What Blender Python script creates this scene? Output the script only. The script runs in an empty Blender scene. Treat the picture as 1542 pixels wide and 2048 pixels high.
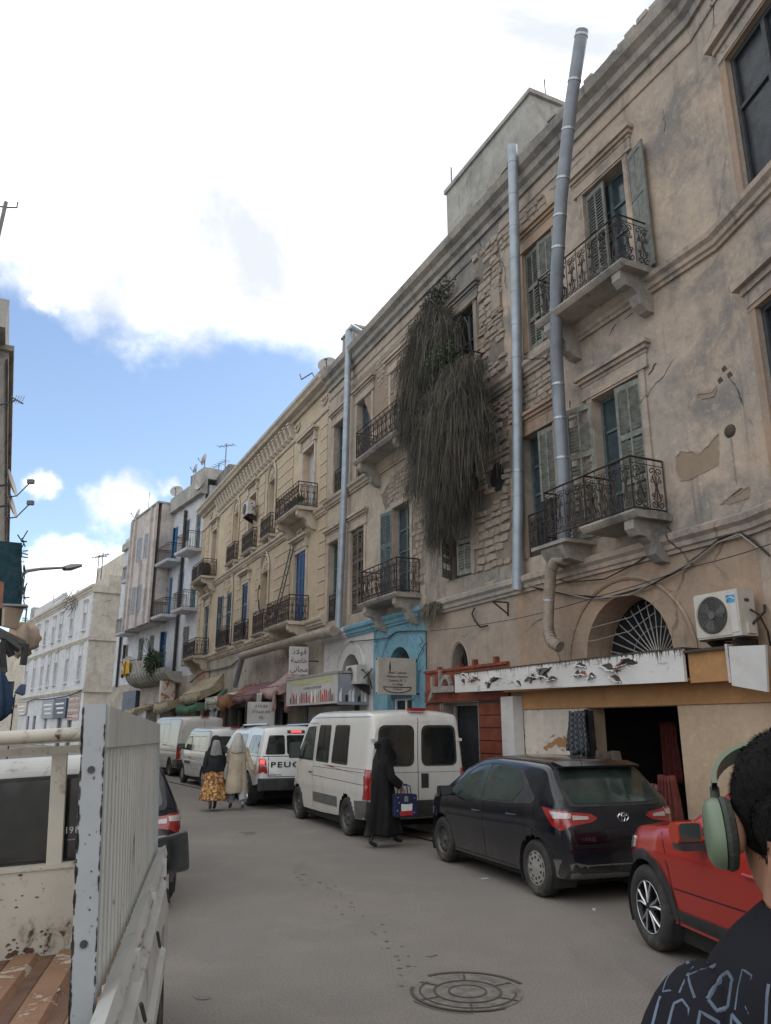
import bpy, bmesh, math, random
from mathutils import Vector, Matrix
from mathutils.bvhtree import BVHTree
from mathutils.geometry import delaunay_2d_cdt
R = math.radians
scene = bpy.context.scene
COL = scene.collection
rnd = random.Random(7)

# ------------------------------------------------------------------ camera
EYE = 1.9
FPX, HORIZ = 1540.0, 1450.0
PITCH = math.atan((HORIZ - 1024) / FPX)
cam = bpy.data.cameras.new('camera')
cam.sensor_fit = 'HORIZONTAL'; cam.sensor_width = 36.0
cam.lens = 36.0 * FPX / 1542.0
cam.clip_start = 0.05; cam.clip_end = 3000
camo = bpy.data.objects.new('camera', cam); COL.objects.link(camo)
camo.location = (0, 0, EYE); camo.rotation_euler = (math.pi / 2 + PITCH, 0, 0)
scene.camera = camo

# ------------------------------------------------------------------ light and sky
SUN_EL, SUN_AZ = R(48), R(62)          # azimuth clockwise from +Y: behind the right hand houses
sunl = bpy.data.lights.new('sun', 'SUN'); sunl.energy = 1.2; sunl.angle = R(10); sunl.color = (1, 0.95, 0.87)
suno = bpy.data.objects.new('sun', sunl); COL.objects.link(suno)
sd = Vector((math.sin(SUN_AZ) * math.cos(SUN_EL), math.cos(SUN_AZ) * math.cos(SUN_EL), math.sin(SUN_EL)))
suno.rotation_euler = (-sd).to_track_quat('-Z', 'Y').to_euler()
scene.view_settings.view_transform = 'Standard'; scene.view_settings.look = 'None'
scene.view_settings.exposure = 0.64; scene.view_settings.gamma = 1.0
scene.view_settings.use_curve_mapping = False

def raydir(x, y):
    cp, sp = math.cos(PITCH), math.sin(PITCH); u, v = x - 771.0, y - 1024.0
    return Vector((u, FPX * cp + v * sp, FPX * sp - v * cp)).normalized()

class NT:
    """small helper round a node tree"""
    def __init__(s, tree): s.t = tree; s.n = tree.nodes; s.l = tree.links
    def new(s, typ, **kw):
        nd = s.n.new(typ)
        for k, v in kw.items():
            if k.startswith('i_'): nd.inputs[k[2:].replace('_', ' ')].default_value = v
            else: setattr(nd, k, v)
        return nd
    def link(s, a, b): s.l.new(a, b)
    def val(s, sock, v):
        if hasattr(v, 'links'): s.l.new(v, sock)
        else: sock.default_value = v
    def math(s, op, a, b=0.0, clamp=False):
        nd = s.n.new('ShaderNodeMath'); nd.operation = op; nd.use_clamp = clamp
        s.val(nd.inputs[0], a); s.val(nd.inputs[1], b); return nd.outputs[0]
    def noise(s, vec, scale, detail=4.0, rough=0.55, dist=0.0):
        nd = s.n.new('ShaderNodeTexNoise'); s.val(nd.inputs['Vector'], vec)
        nd.inputs['Scale'].default_value = scale; nd.inputs['Detail'].default_value = detail
        nd.inputs['Roughness'].default_value = rough; nd.inputs['Distortion'].default_value = dist
        return nd.outputs['Fac']
    def maprange(s, v, a, b, c=0.0, d=1.0):
        nd = s.n.new('ShaderNodeMapRange'); nd.interpolation_type = 'SMOOTHSTEP'
        s.val(nd.inputs[0], v)
        for i, q in enumerate((a, b, c, d)): nd.inputs[i + 1].default_value = q
        return nd.outputs[0]
    def mix(s, f, a, b, typ='MIX'):
        nd = s.n.new('ShaderNodeMix'); nd.data_type = 'RGBA'; nd.blend_type = typ
        s.val(nd.inputs[0], f)
        for q, sock in ((a, nd.inputs[6]), (b, nd.inputs[7])):
            if isinstance(q, tuple): sock.default_value = (q[0], q[1], q[2], 1)
            else: s.l.new(q, sock)
        return nd.outputs[2]
    def scalev(s, vec, sc):
        nd = s.n.new('ShaderNodeVectorMath'); nd.operation = 'MULTIPLY'
        s.l.new(vec, nd.inputs[0]); nd.inputs[1].default_value = sc; return nd.outputs[0]

world = bpy.data.worlds.new('World'); scene.world = world; world.use_nodes = True
wt = NT(world.node_tree); wt.n.clear()
sky = wt.new('ShaderNodeTexSky'); sky.sky_type = 'NISHITA'; sky.sun_disc = False
sky.sun_elevation = SUN_EL; sky.sun_rotation = SUN_AZ; sky.air_density = 1.0; sky.dust_density = 0.9; sky.ozone_density = 0.7
tc = wt.new('ShaderNodeTexCoord'); D = tc.outputs['Generated']
def wdot(vec):
    nd = wt.new('ShaderNodeVectorMath', operation='DOT_PRODUCT'); wt.link(D, nd.inputs[0]); nd.inputs[1].default_value = vec
    return nd.outputs['Value']
nzb = wt.noise(D, 4.2, 9, 0.6, 0.3); nzs = wt.noise(D, 15.0, 6, 0.6)
edge = raydir(60, 600).cross(raydir(660, 740)).normalized()
if edge.z < 0: edge = -edge
bank = wt.math('ADD', wdot(tuple(edge)), wt.math('MULTIPLY', wt.math('SUBTRACT', nzb, 0.5), 0.20))
bank = wt.math('ADD', bank, wt.math('MULTIPLY', wt.math('SUBTRACT', nzs, 0.5), 0.12))
bank = wt.maprange(bank, -0.035, 0.06)
def puff(px, py, rad, soft):
    d = wdot(tuple(raydir(px, py)))
    a = wt.math('ARCCOSINE', d)
    a = wt.math('SUBTRACT', a, wt.math('MULTIPLY', wt.math('SUBTRACT', nzb, 0.5), 0.22))
    a = wt.math('SUBTRACT', a, wt.math('MULTIPLY', wt.math('SUBTRACT', nzs, 0.5), 0.10))
    return wt.maprange(a, rad, rad - soft)
# band of cumulus low over the roofs, all round the horizon
sep = wt.new('ShaderNodeSeparateXYZ'); wt.link(D, sep.inputs[0])
stretch = wt.scalev(D, (1.0, 1.0, 3.2))
nlow = wt.noise(stretch, 3.1, 9, 0.58, 0.2)
band = wt.math('MULTIPLY', wt.maprange(sep.outputs[2], 0.30, 0.20), wt.maprange(nlow, 0.57, 0.70))
cl = wt.math('MAXIMUM', bank, band)
for q in ((265, 1000, 0.055, 0.05), (110, 1140, 0.045, 0.04), (215, 1150, 0.035, 0.03), (80, 965, 0.022, 0.025), (330, 985, 0.03, 0.03), (75, 610, 0.03, 0.04)):
    cl = wt.math('MAXIMUM', cl, puff(*q))
shade = wt.noise(wt.scalev(D, (1.0, 1.0, 1.6)), 2.6, 8, 0.6, 0.5)
cc = wt.mix(wt.maprange(shade, 0.40, 0.64), (0.56, 0.59, 0.63), (1.22, 1.22, 1.21))
bgs = wt.new('ShaderNodeBackground'); wt.link(sky.outputs[0], bgs.inputs[0]); bgs.inputs[1].default_value = 0.15
bgc = wt.new('ShaderNodeBackground'); wt.link(cc, bgc.inputs[0]); bgc.inputs[1].default_value = 1.0
mx = wt.new('ShaderNodeMixShader'); wt.link(cl, mx.inputs[0]); wt.link(bgs.outputs[0], mx.inputs[1]); wt.link(bgc.outputs[0], mx.inputs[2])
wo = wt.new('ShaderNodeOutputWorld'); wt.link(mx.outputs[0], wo.inputs[0])

# ------------------------------------------------------------------ materials
MATS = {}
def _mat(name):
    m = bpy.data.materials.new(name); m.use_nodes = True; t = NT(m.node_tree); t.n.clear()
    out = t.new('ShaderNodeOutputMaterial'); b = t.new('ShaderNodeBsdfPrincipled'); t.link(b.outputs[0], out.inputs[0])
    c = t.new('ShaderNodeTexCoord'); MATS[name] = m
    return m, t, b, c.outputs['Object']
def bump(t, b, h, strength=0.4, dist=0.02):
    nd = t.new('ShaderNodeBump'); nd.inputs['Strength'].default_value = strength; nd.inputs['Distance'].default_value = dist
    t.link(h, nd.inputs['Height']); t.link(nd.outputs[0], b.inputs['Normal'])
def simple(name, col, rough=0.6, metal=0.0, var=0.12, scale=6.0, bmp=0.15, dirt=None, dirt_amt=0.3, spec=0.5, coat=0.0):
    """base colour with uneven tone, fine relief and optional grime"""
    m, t, b, co = _mat(name)
    n1 = t.noise(co, scale, 5); n2 = t.noise(co, scale * 7, 3)
    dk = tuple(c * (1 - var) for c in col); lt = tuple(min(1, c * (1 + var)) for c in col)
    c = t.mix(t.maprange(n1, 0.3, 0.7), dk, lt)
    if dirt: c = t.mix(t.math('MULTIPLY', t.maprange(t.noise(co, scale * 0.6, 6, 0.65), 0.48, 0.7), dirt_amt), c, dirt)
    t.link(c, b.inputs['Base Color'])
    b.inputs['Roughness'].default_value = rough; b.inputs['Metallic'].default_value = metal
    b.inputs['Specular IOR Level'].default_value = spec; b.inputs['Coat Weight'].default_value = coat; b.inputs['Coat Roughness'].default_value = 0.08
    if bmp: bump(t, b, n2, bmp, 0.004)
    return m
def plaster(name, c1, c2, grime, gr_amt=0.6, streak=0.5, cracks=0.5, rough=0.9, chips=None, chip_amt=0.62):
    m, t, b, co = _mat(name)
    big = t.noise(co, 0.42, 6, 0.6, 0.3); mid = t.noise(co, 2.1, 8, 0.62); fine = t.noise(co, 22, 4)
    c = t.mix(t.maprange(big, 0.38, 0.62), c1, c2)
    c = t.mix(t.math('MULTIPLY', t.maprange(mid, 0.35, 0.7), 0.45), c, tuple(v * 0.72 for v in c2))
    g = t.math('MULTIPLY', t.maprange(t.noise(co, 0.75, 9, 0.66, 0.5), 0.47, 0.66), gr_amt)
    c = t.mix(g, c, grime)
    st = t.noise(t.scalev(co, (5.5, 5.5, 0.28)), 1.0, 6, 0.6)
    st = t.math('MULTIPLY', t.maprange(st, 0.52, 0.72), t.maprange(mid, 0.3, 0.7))
    c = t.mix(t.math('MULTIPLY', st, streak), c, tuple(v * 0.45 for v in grime))
    f2 = t.noise(co, 7.5, 10, 0.72, 0.6)
    c = t.mix(t.math('MULTIPLY', t.maprange(f2, 0.52, 0.66), 0.30), c, tuple(v * 0.8 for v in grime))
    c = t.mix(t.math('MULTIPLY', t.maprange(f2, 0.46, 0.36), 0.30), c, tuple(min(1, v * 1.3) for v in c1))
    c = t.mix(t.math('MULTIPLY', t.maprange(fine, 0.55, 0.75), 0.22), c, tuple(min(1, v * 1.5) for v in c1))
    h = t.math('ADD', t.math('ADD', t.math('MULTIPLY', mid, 0.6), t.math('MULTIPLY', f2, 0.5)), t.math('MULTIPLY', fine, 0.15))
    if cracks:
        vo = t.new('ShaderNodeTexVoronoi', feature='DISTANCE_TO_EDGE'); vo.inputs['Scale'].default_value = 0.55
        ad = t.new('ShaderNodeMix', data_type='VECTOR'); ad.inputs[0].default_value = 0.22
        nv = t.new('ShaderNodeTexNoise'); t.link(co, nv.inputs['Vector']); nv.inputs['Scale'].default_value = 2.3; nv.inputs['Detail'].default_value = 6
        t.link(co, ad.inputs[4]); t.link(nv.outputs['Color'], ad.inputs[5]); t.link(ad.outputs[1], vo.inputs['Vector'])
        ck = t.math('MULTIPLY', t.maprange(vo.outputs[0], 0.010, 0.002), t.maprange(big, 0.5, 0.62))
        c = t.mix(t.math('MULTIPLY', ck, cracks), c, tuple(v * 0.18 for v in grime))
        h = t.math('SUBTRACT', h, ck)
    if chips:
        cn = t.noise(co, 1.3, 10, 0.68, 0.8)
        cm = t.maprange(cn, chip_amt, chip_amt + 0.012)
        c = t.mix(cm, c, chips); h = t.math('SUBTRACT', h, t.math('MULTIPLY', cm, 0.8))
    if name == 'rubble_stone':
        oi = t.new('ShaderNodeObjectInfo'); c = t.mix(t.maprange(oi.outputs['Random'], 0.0, 1.0, 0.0, 0.6), c, (0.22, 0.17, 0.135)); c = t.mix(t.maprange(oi.outputs['Random'], 0.6, 1.0, 0.0, 0.5), c, (0.42, 0.38, 0.33))
    t.link(c, b.inputs['Base Color']); b.inputs['Roughness'].default_value = rough; b.inputs['Specular IOR Level'].default_value = 0.25
    bump(t, b, h, 0.55, 0.03)
    return m
def chipped(name, paint, under, amt=0.6, rough=0.5, scale=6.0, grime=(0.12, 0.08, 0.05), stretch=(1, 1, 1)):
    """old paint with chips down to rust"""
    m, t, b, co = _mat(name)
    co = t.scalev(co, stretch)
    n = t.noise(co, scale, 10, 0.7, 0.4); n2 = t.noise(co, scale * 0.35, 5)
    k = t.math('ADD', t.math('MULTIPLY', n, 0.75), t.math('MULTIPLY', n2, 0.25))
    cm = t.maprange(k, amt, amt + 0.012)
    c = t.mix(t.maprange(n2, 0.3, 0.7), paint, tuple(v * 0.82 for v in paint))
    c = t.mix(t.math('MULTIPLY', t.maprange(k, amt - 0.07, amt), 0.5), c, grime)
    c = t.mix(cm, c, under); t.link(c, b.inputs['Base Color'])
    b.inputs['Roughness'].default_value = rough
    bump(t, b, t.math('SUBTRACT', 0.0, cm), 0.6, 0.004)
    return m
def glass(name, col, rough=0.06, spec=0.6):
    m, t, b, co = _mat(name)
    n = t.noise(co, 3.0, 4)
    c = t.mix(t.maprange(n, 0.3, 0.7), col, tuple(v * 0.6 for v in col)); t.link(c, b.inputs['Base Color'])
    t.link(t.maprange(t.noise(co, 5, 6), 0.3, 0.8, rough, rough + 0.18), b.inputs['Roughness'])
    b.inputs['Specular IOR Level'].default_value = spec
    return m
def carpaint(name, col, dust=(0.28, 0.25, 0.21), amt=0.5, rough=0.28, zlo=0.25, zhi=0.9, metal=0.0, blotch=0.35):
    """glossy paint with road dust thickest low down"""
    m, t, b, co = _mat(name)
    sp = t.new('ShaderNodeSeparateXYZ'); t.link(co, sp.inputs[0])
    low = t.maprange(sp.outputs[2], zhi, zlo)
    n = t.noise(co, 2.2, 8, 0.65, 0.5); n2 = t.noise(t.scalev(co, (1, 1, 0.35)), 4.0, 6, 0.6)
    d = t.math('MULTIPLY', t.math('ADD', t.math('MULTIPLY', low, 0.8), t.math('MULTIPLY', t.maprange(n2, 0.45, 0.7), blotch)), t.maprange(n, 0.2, 0.75, 0.35, 1.0))
    d = t.math('MULTIPLY', d, amt, True)
    c = t.mix(d, col, dust); t.link(c, b.inputs['Base Color'])
    t.link(t.maprange(d, 0.0, 0.7, rough, 0.75), b.inputs['Roughness'])
    b.inputs['Metallic'].default_value = metal; b.inputs['Coat Weight'].default_value = 0.6; b.inputs['Coat Roughness'].default_value = 0.12
    return m
M = {}
M['peach'] = plaster('peach_plaster', (0.49, 0.385, 0.30), (0.375, 0.325, 0.28), (0.175, 0.17, 0.165), 0.8, 0.6, 0.8)
M['peach_low'] = plaster('apricot_plaster', (0.40, 0.285, 0.205), (0.33, 0.25, 0.19), (0.22, 0.18, 0.15), 0.5, 0.5, 0.5)
M['sooty'] = plaster('sooty_plaster', (0.36, 0.31, 0.26), (0.22, 0.21, 0.20), (0.10, 0.10, 0.10), 0.75, 0.7, 0.8, chips=(0.40, 0.30, 0.22), chip_amt=0.60)
M['tan_low'] = plaster('tan_plaster', (0.37, 0.30, 0.245), (0.31, 0.265, 0.225), (0.17, 0.15, 0.13), 0.4, 0.45, 0.6)
M['cream_up'] = plaster('cream_plaster', (0.48, 0.40, 0.32), (0.39, 0.34, 0.285), (0.24, 0.21, 0.18), 0.6, 0.6, 0.6)
M['white_wall'] = plaster('white_limewash', (0.62, 0.61, 0.61), (0.52, 0.51, 0.51), (0.33, 0.30, 0.27), 0.4, 0.5, 0.4)
M['blue_wall'] = plaster('sky_blue_limewash', (0.20, 0.38, 0.46), (0.155, 0.32, 0.41), (0.12, 0.22, 0.28), 0.35, 0.4, 0.5)
M['yellow'] = plaster('yellow_plaster', (0.56, 0.45, 0.32), (0.49, 0.405, 0.305), (0.38, 0.30, 0.22), 0.4, 0.3, 0.0)
M['yellow_lt'] = plaster('pale_yellow_trim', (0.56, 0.49, 0.40), (0.49, 0.43, 0.36), (0.30, 0.26, 0.21), 0.55, 0.5, 0.0)
M['old_low'] = plaster('stained_old_plaster', (0.44, 0.40, 0.34), (0.34, 0.31, 0.27), (0.20, 0.16, 0.13), 0.7, 0.8, 0.4, chips=(0.26, 0.18, 0.12))
M['pinkish'] = plaster('pink_beige_plaster', (0.57, 0.52, 0.49), (0.50, 0.46, 0.44), (0.26, 0.24, 0.22), 0.6, 0.8, 0.3)
M['white_blue'] = plaster('bluish_white_plaster', (0.56, 0.58, 0.62), (0.50, 0.51, 0.54), (0.34, 0.32, 0.30), 0.35, 0.5, 0.2)
M['far_white'] = plaster('pale_grey_plaster', (0.62, 0.63, 0.65), (0.55, 0.56, 0.58), (0.36, 0.35, 0.33), 0.35, 0.55, 0.2)
M['far_beige'] = plaster('weathered_beige_plaster', (0.60, 0.56, 0.47), (0.50, 0.46, 0.40), (0.30, 0.28, 0.26), 0.5, 0.5, 0.4)
M['concrete'] = plaster('grey_concrete', (0.40, 0.39, 0.36), (0.33, 0.32, 0.30), (0.19, 0.18, 0.17), 0.6, 0.6, 0.3)
M['cornice'] = plaster('grey_cornice_stone', (0.40, 0.36, 0.31), (0.31, 0.29, 0.27), (0.13, 0.13, 0.13), 0.75, 0.6, 0.0)
M['stone'] = plaster('rubble_stone', (0.40, 0.335, 0.27), (0.31, 0.27, 0.23), (0.22, 0.19, 0.17), 0.5, 0.2, 0.0)
M['mortar'] = plaster('crumbling_mortar', (0.25, 0.21, 0.175), (0.18, 0.155, 0.135), (0.12, 0.11, 0.10), 0.5, 0.2, 0.0)
M['sand_patch'] = plaster('sandy_render', (0.30, 0.23, 0.17), (0.26, 0.205, 0.155), (0.27, 0.21, 0.16), 0.3, 0.1, 0.0)
M['paint_white'] = plaster('peeling_white_paint', (0.62, 0.57, 0.50), (0.56, 0.51, 0.45), (0.42, 0.37, 0.32), 0.35, 0.3, 0.0, chips=(0.33, 0.17, 0.08), chip_amt=0.545)
M['orange_wall'] = plaster('orange_brown_paint', (0.47, 0.25, 0.11), (0.40, 0.22, 0.10), (0.34, 0.22, 0.13), 0.35, 0.3, 0.0)
M['buff_wall'] = plaster('buff_paint', (0.52, 0.41, 0.31), (0.49, 0.37, 0.26), (0.40, 0.30, 0.20), 0.3, 0.2, 0.0)
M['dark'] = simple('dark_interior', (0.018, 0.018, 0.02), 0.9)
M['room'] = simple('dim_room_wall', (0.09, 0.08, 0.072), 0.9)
M['iron'] = simple('rusty_wrought_iron', (0.045, 0.032, 0.027), 0.6, 0.3, 0.3, 12)
M['iron_white'] = simple('silvered_iron', (0.33, 0.31, 0.29), 0.5, 0.3, 0.2, 12)
M['wood_grey'] = simple('grey_green_shutter_paint', (0.175, 0.185, 0.165), 0.75, 0, 0.25, 9, 0.3, (0.10, 0.09, 0.08), 0.5)
M['wood_teal'] = simple('faded_teal_frame', (0.09, 0.13, 0.14), 0.7, 0, 0.25, 9, 0.3, (0.08, 0.08, 0.08), 0.5)
M['wood_brown'] = simple('weathered_brown_wood', (0.12, 0.095, 0.08), 0.85, 0, 0.3, 9, 0.4, (0.05, 0.045, 0.04), 0.5)
M['wood_dark'] = simple('dark_slate_wood', (0.045, 0.05, 0.055), 0.7, 0, 0.25, 9, 0.3)
M['wood_blue'] = simple('deep_blue_door_paint', (0.022, 0.065, 0.17), 0.45, 0, 0.15, 6, 0.1)
M['wood_navy'] = simple('dark_teal_blue_paint', (0.022, 0.06, 0.095), 0.5, 0, 0.15, 6, 0.1)
M['wood_sky'] = simple('bright_blue_shutter_paint', (0.05, 0.17, 0.36), 0.5, 0, 0.15, 6, 0.1)
M['pane'] = glass('dusty_window_glass', (0.05, 0.075, 0.09), 0.12, 0.5)
M['pane_dark'] = glass('dark_window_glass', (0.020, 0.026, 0.034), 0.22, 0.25)
M['pane_pale'] = simple('pale_blind', (0.42, 0.43, 0.46), 0.7)
M['zinc'] = simple('galvanised_duct', (0.33, 0.38, 0.43), 0.42, 0.35, 0.12, 3, 0.1, (0.20, 0.21, 0.22), 0.4)
M['zinc_dark'] = simple('dull_grey_duct', (0.21, 0.235, 0.27), 0.5, 0.25, 0.12, 3, 0.1, (0.13, 0.13, 0.13), 0.4)
M['zinc_band'] = simple('duct_clamp_band', (0.38, 0.40, 0.43), 0.35, 0.6)
M['duct_beige'] = simple('beige_flexible_duct', (0.30, 0.255, 0.205), 0.7, 0.1, 0.2, 7, 0.5, (0.12, 0.10, 0.08), 0.5)
M['cable'] = simple('black_cable', (0.02, 0.019, 0.018), 0.6)
M['cable_grey'] = simple('grey_cable', (0.25, 0.23, 0.21), 0.6)
M['ac_white'] = simple('off_white_enamel', (0.50, 0.48, 0.43), 0.45, 0, 0.06, 4, 0.05, (0.30, 0.26, 0.20), 0.4)
M['ac_dark'] = simple('dark_fan_plastic', (0.05, 0.047, 0.043), 0.6)
M['ac_blue'] = simple('blue_badge', (0.06, 0.30, 0.52), 0.4)
M['print'] = simple('black_print', (0.02, 0.02, 0.025), 0.6)
M['print_grey'] = simple('grey_print', (0.22, 0.22, 0.23), 0.6)
M['print_white'] = simple('white_print', (0.70, 0.70, 0.70), 0.6)
M['print_red'] = simple('red_print', (0.42, 0.03, 0.03), 0.5)
M['print_green'] = simple('green_print', (0.10, 0.28, 0.10), 0.6)
M['print_yellow'] = simple('yellow_green_print', (0.48, 0.50, 0.18), 0.6)
M['sign_white'] = simple('white_sign_panel', (0.55, 0.54, 0.53), 0.5, 0, 0.06, 3, 0.05, (0.34, 0.30, 0.25), 0.4)
M['sign_cream'] = simple('cream_sign_panel', (0.42, 0.39, 0.345), 0.6, 0, 0.08, 3, 0.05, (0.25, 0.22, 0.18), 0.4)
M['sign_grey'] = simple('grey_board', (0.25, 0.265, 0.30), 0.5, 0, 0.1, 3, 0.05)
M['sign_navy'] = simple('navy_board', (0.045, 0.06, 0.11), 0.5, 0, 0.1, 3, 0.05)
M['sign_print'] = simple('pale_banner', (0.44, 0.42, 0.41), 0.5, 0, 0.08, 2, 0.05, (0.36, 0.38, 0.30), 0.5)
M['peel'] = chipped('peeling_white_sheet', (0.66, 0.65, 0.64), (0.30, 0.12, 0.06), 0.615, 0.5, 2.6, stretch=(1, 1, 2.2))
M['drip'] = simple('rust_drips', (0.06, 0.045, 0.035), 0.8, 0, 0.3)
M['red_board'] = simple('red_brown_boards', (0.20, 0.050, 0.026), 0.6, 0, 0.25, 4, 0.3, (0.16, 0.04, 0.02), 0.5)
M['red_letter'] = simple('orange_red_board', (0.26, 0.07, 0.04), 0.6, 0, 0.25, 4, 0.2, (0.2, 0.05, 0.03), 0.5)
def cloth(name, col, s=1.0, dirt=(0.1, 0.09, 0.08)): return simple(name, col, 0.9, 0, 0.18, 3 * s, 0.25, dirt, 0.35, 0.2)
M['maroon'] = cloth('dusty_maroon_canvas', (0.21, 0.115, 0.12)); M['pink'] = cloth('faded_pink_canvas', (0.42, 0.29, 0.27))
M['red_cloth'] = cloth('dull_red_canvas', (0.28, 0.13, 0.10)); M['khaki'] = cloth('khaki_canvas', (0.33, 0.275, 0.19))
M['green_cloth'] = cloth('green_tarpaulin', (0.07, 0.15, 0.09)); M['white_cloth'] = cloth('off_white_canvas', (0.48, 0.46, 0.41))
M['orange_cloth'] = cloth('burnt_orange_canvas', (0.25, 0.12, 0.065)); M['tan_cloth'] = cloth('tan_canvas', (0.36, 0.285, 0.215))
M['navy_cloth'] = cloth('navy_cloth', (0.025, 0.05, 0.09)); M['brown_cloth'] = cloth('brown_plastic_sheet', (0.10, 0.075, 0.065))
M['net_green'] = cloth('dark_teal_netting', (0.018, 0.05, 0.065), 3); M['stripe_red'] = cloth('striped_red_cloth', (0.15, 0.04, 0.035), 3)
M['flag_yellow'] = cloth('yellow_cloth', (0.62, 0.40, 0.05)); M['black_cloth'] = cloth('black_cloth', (0.012, 0.012, 0.013))
# ground
def asphalt():
    m, t, b, co = _mat('dusty_asphalt')
    big = t.noise(co, 0.25, 6, 0.6, 0.4); mid = t.noise(co, 1.6, 7, 0.6); fine = t.noise(co, 60, 3, 0.6); g = t.noise(co, 180, 2)
    c = t.mix(t.maprange(big, 0.35, 0.65), (0.255, 0.228, 0.203), (0.21, 0.19, 0.172))
    c = t.mix(t.math('MULTIPLY', t.maprange(mid, 0.45, 0.72), 0.5), c, (0.29, 0.26, 0.23))
    c = t.mix(t.math('MULTIPLY', t.maprange(t.noise(t.scalev(co, (1, 0.2, 1)), 1.1, 7, 0.6), 0.55, 0.72), 0.35), c, (0.10, 0.095, 0.09))
    c = t.mix(t.maprange(fine, 0.3, 0.75, 0.0, 0.6), c, (0.10, 0.095, 0.09))
    c = t.mix(t.math('MULTIPLY', t.maprange(g, 0.62, 0.75), 0.5), c, (0.34, 0.31, 0.28))
    t.link(c, b.inputs['Base Color']); b.inputs['Roughness'].default_value = 0.88; b.inputs['Specular IOR Level'].default_value = 0.3
    bump(t, b, t.math('ADD', fine, t.math('MULTIPLY', mid, 0.5)), 0.45, 0.01)
    return m
M['asphalt'] = asphalt()
M['pavement'] = plaster('pavement_concrete', (0.28, 0.26, 0.235), (0.23, 0.215, 0.195), (0.13, 0.12, 0.11), 0.6, 0.0, 0.4)
M['kerb'] = simple('kerb_stone', (0.30, 0.28, 0.25), 0.85, 0, 0.2, 5, 0.4)
M['tar'] = simple('oil_stain', (0.13, 0.117, 0.105), 0.7, 0, 0.3, 8)
M['cast'] = simple('worn_cast_iron', (0.19, 0.172, 0.155), 0.6, 0.3, 0.3, 10, 0.4)
M['cast_gap'] = simple('manhole_gap', (0.07, 0.06, 0.05), 0.9)
M['debris'] = simple('paper_scrap', (0.55, 0.54, 0.5), 0.8)
# cars
M['tyre'] = simple('tyre_rubber', (0.030, 0.029, 0.028), 0.85, 0, 0.2, 10, 0.3, (0.10, 0.09, 0.075), 0.6)
M['rim_steel'] = simple('dark_steel_rim', (0.10, 0.10, 0.10), 0.5, 0.6, 0.2, 8, 0.1, (0.16, 0.13, 0.10), 0.5)
M['rim_silver'] = simple('silver_hubcap', (0.42, 0.41, 0.39), 0.4, 0.5, 0.1, 8, 0.05, (0.25, 0.21, 0.17), 0.5)
M['rim_black'] = simple('gloss_black_rim', (0.02, 0.02, 0.022), 0.3, 0.3)
M['rim_cut'] = simple('machined_rim_face', (0.62, 0.62, 0.63), 0.28, 0.8, 0.05)
M['car_white'] = carpaint('white_car_paint', (0.60, 0.59, 0.56), (0.34, 0.29, 0.22), 0.75, 0.3, 0.2, 0.95)
M['car_white2'] = carpaint('bright_white_car_paint', (0.66, 0.66, 0.66), (0.38, 0.34, 0.29), 0.4, 0.25, 0.2, 0.8)
M['car_navy'] = carpaint('dark_blue_black_paint', (0.006, 0.008, 0.015), (0.15, 0.125, 0.10), 0.42, 0.15, 0.15, 0.62, 0.2, 0.25)
M['car_red'] = carpaint('metallic_red_paint', (0.42, 0.022, 0.014), (0.20, 0.07, 0.05), 0.2, 0.25, 0.1, 0.5, 0.25, 0.1)
M['car_orange'] = carpaint('orange_red_paint', (0.50, 0.05, 0.02), (0.20, 0.07, 0.05), 0.1, 0.25, 0.1, 0.5, 0.2, 0.1)
M['car_glass'] = glass('tinted_car_glass', (0.012, 0.016, 0.018), 0.03, 0.9)
M['car_glass_lt'] = glass('clear_car_glass', (0.035, 0.055, 0.05), 0.04, 0.9)
M['seam'] = simple('panel_gap', (0.008, 0.008, 0.008), 0.8)
M['plastic'] = simple('black_plastic', (0.025, 0.026, 0.028), 0.55, 0, 0.15, 8, 0.2, (0.12, 0.10, 0.08), 0.35)
M['plastic_grey'] = simple('grey_bumper_plastic', (0.10, 0.10, 0.098), 0.6, 0, 0.15, 8, 0.2, (0.16, 0.14, 0.11), 0.35)
M['chrome'] = simple('chrome', (0.6, 0.6, 0.62), 0.15, 1.0, 0.03)
M['lamp_red'] = simple('red_lamp_lens', (0.30, 0.012, 0.012), 0.12, 0, 0.15, 20, 0.1, spec=0.8, coat=0.8)
M['lamp_clear'] = simple('clear_lamp_lens', (0.50, 0.46, 0.45), 0.12, 0.2, 0.2, 40, 0.2, spec=0.8, coat=0.8)
def emis(name, col, st):
    m, t, b, co = _mat(name); b.inputs['Base Color'].default_value = (*col, 1); b.inputs['Emission Color'].default_value = (*col, 1); b.inputs['Emission Strength'].default_value = st
    return m
M['lamp_lit'] = emis('lit_brake_lamp', (1.0, 0.06, 0.05), 1.3)
M['plate'] = simple('dark_number_plate', (0.02, 0.02, 0.022), 0.5)
M['truck_white'] = chipped('chipped_cream_truck_paint', (0.50, 0.47, 0.40), (0.075, 0.040, 0.022), 0.595, 0.5, 7.0)
M['truck_grey'] = chipped('chipped_blue_grey_post_paint', (0.33, 0.355, 0.37), (0.06, 0.045, 0.035), 0.625, 0.5, 9.0)
M['truck_panel'] = chipped('pale_grey_corrugated_paint', (0.40, 0.40, 0.37), (0.10, 0.08, 0.06), 0.635, 0.5, 9.0, stretch=(1, 1, 0.4))
M['truck_clean'] = chipped('grey_white_side_paint', (0.46, 0.46, 0.44), (0.07, 0.05, 0.04), 0.62, 0.42, 7.0)
M['rust_floor'] = chipped('rusted_bed_floor', (0.30, 0.165, 0.095), (0.46, 0.39, 0.31), 0.555, 0.55, 5.5, grime=(0.20, 0.085, 0.04), stretch=(1.0, 0.7, 1))
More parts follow.
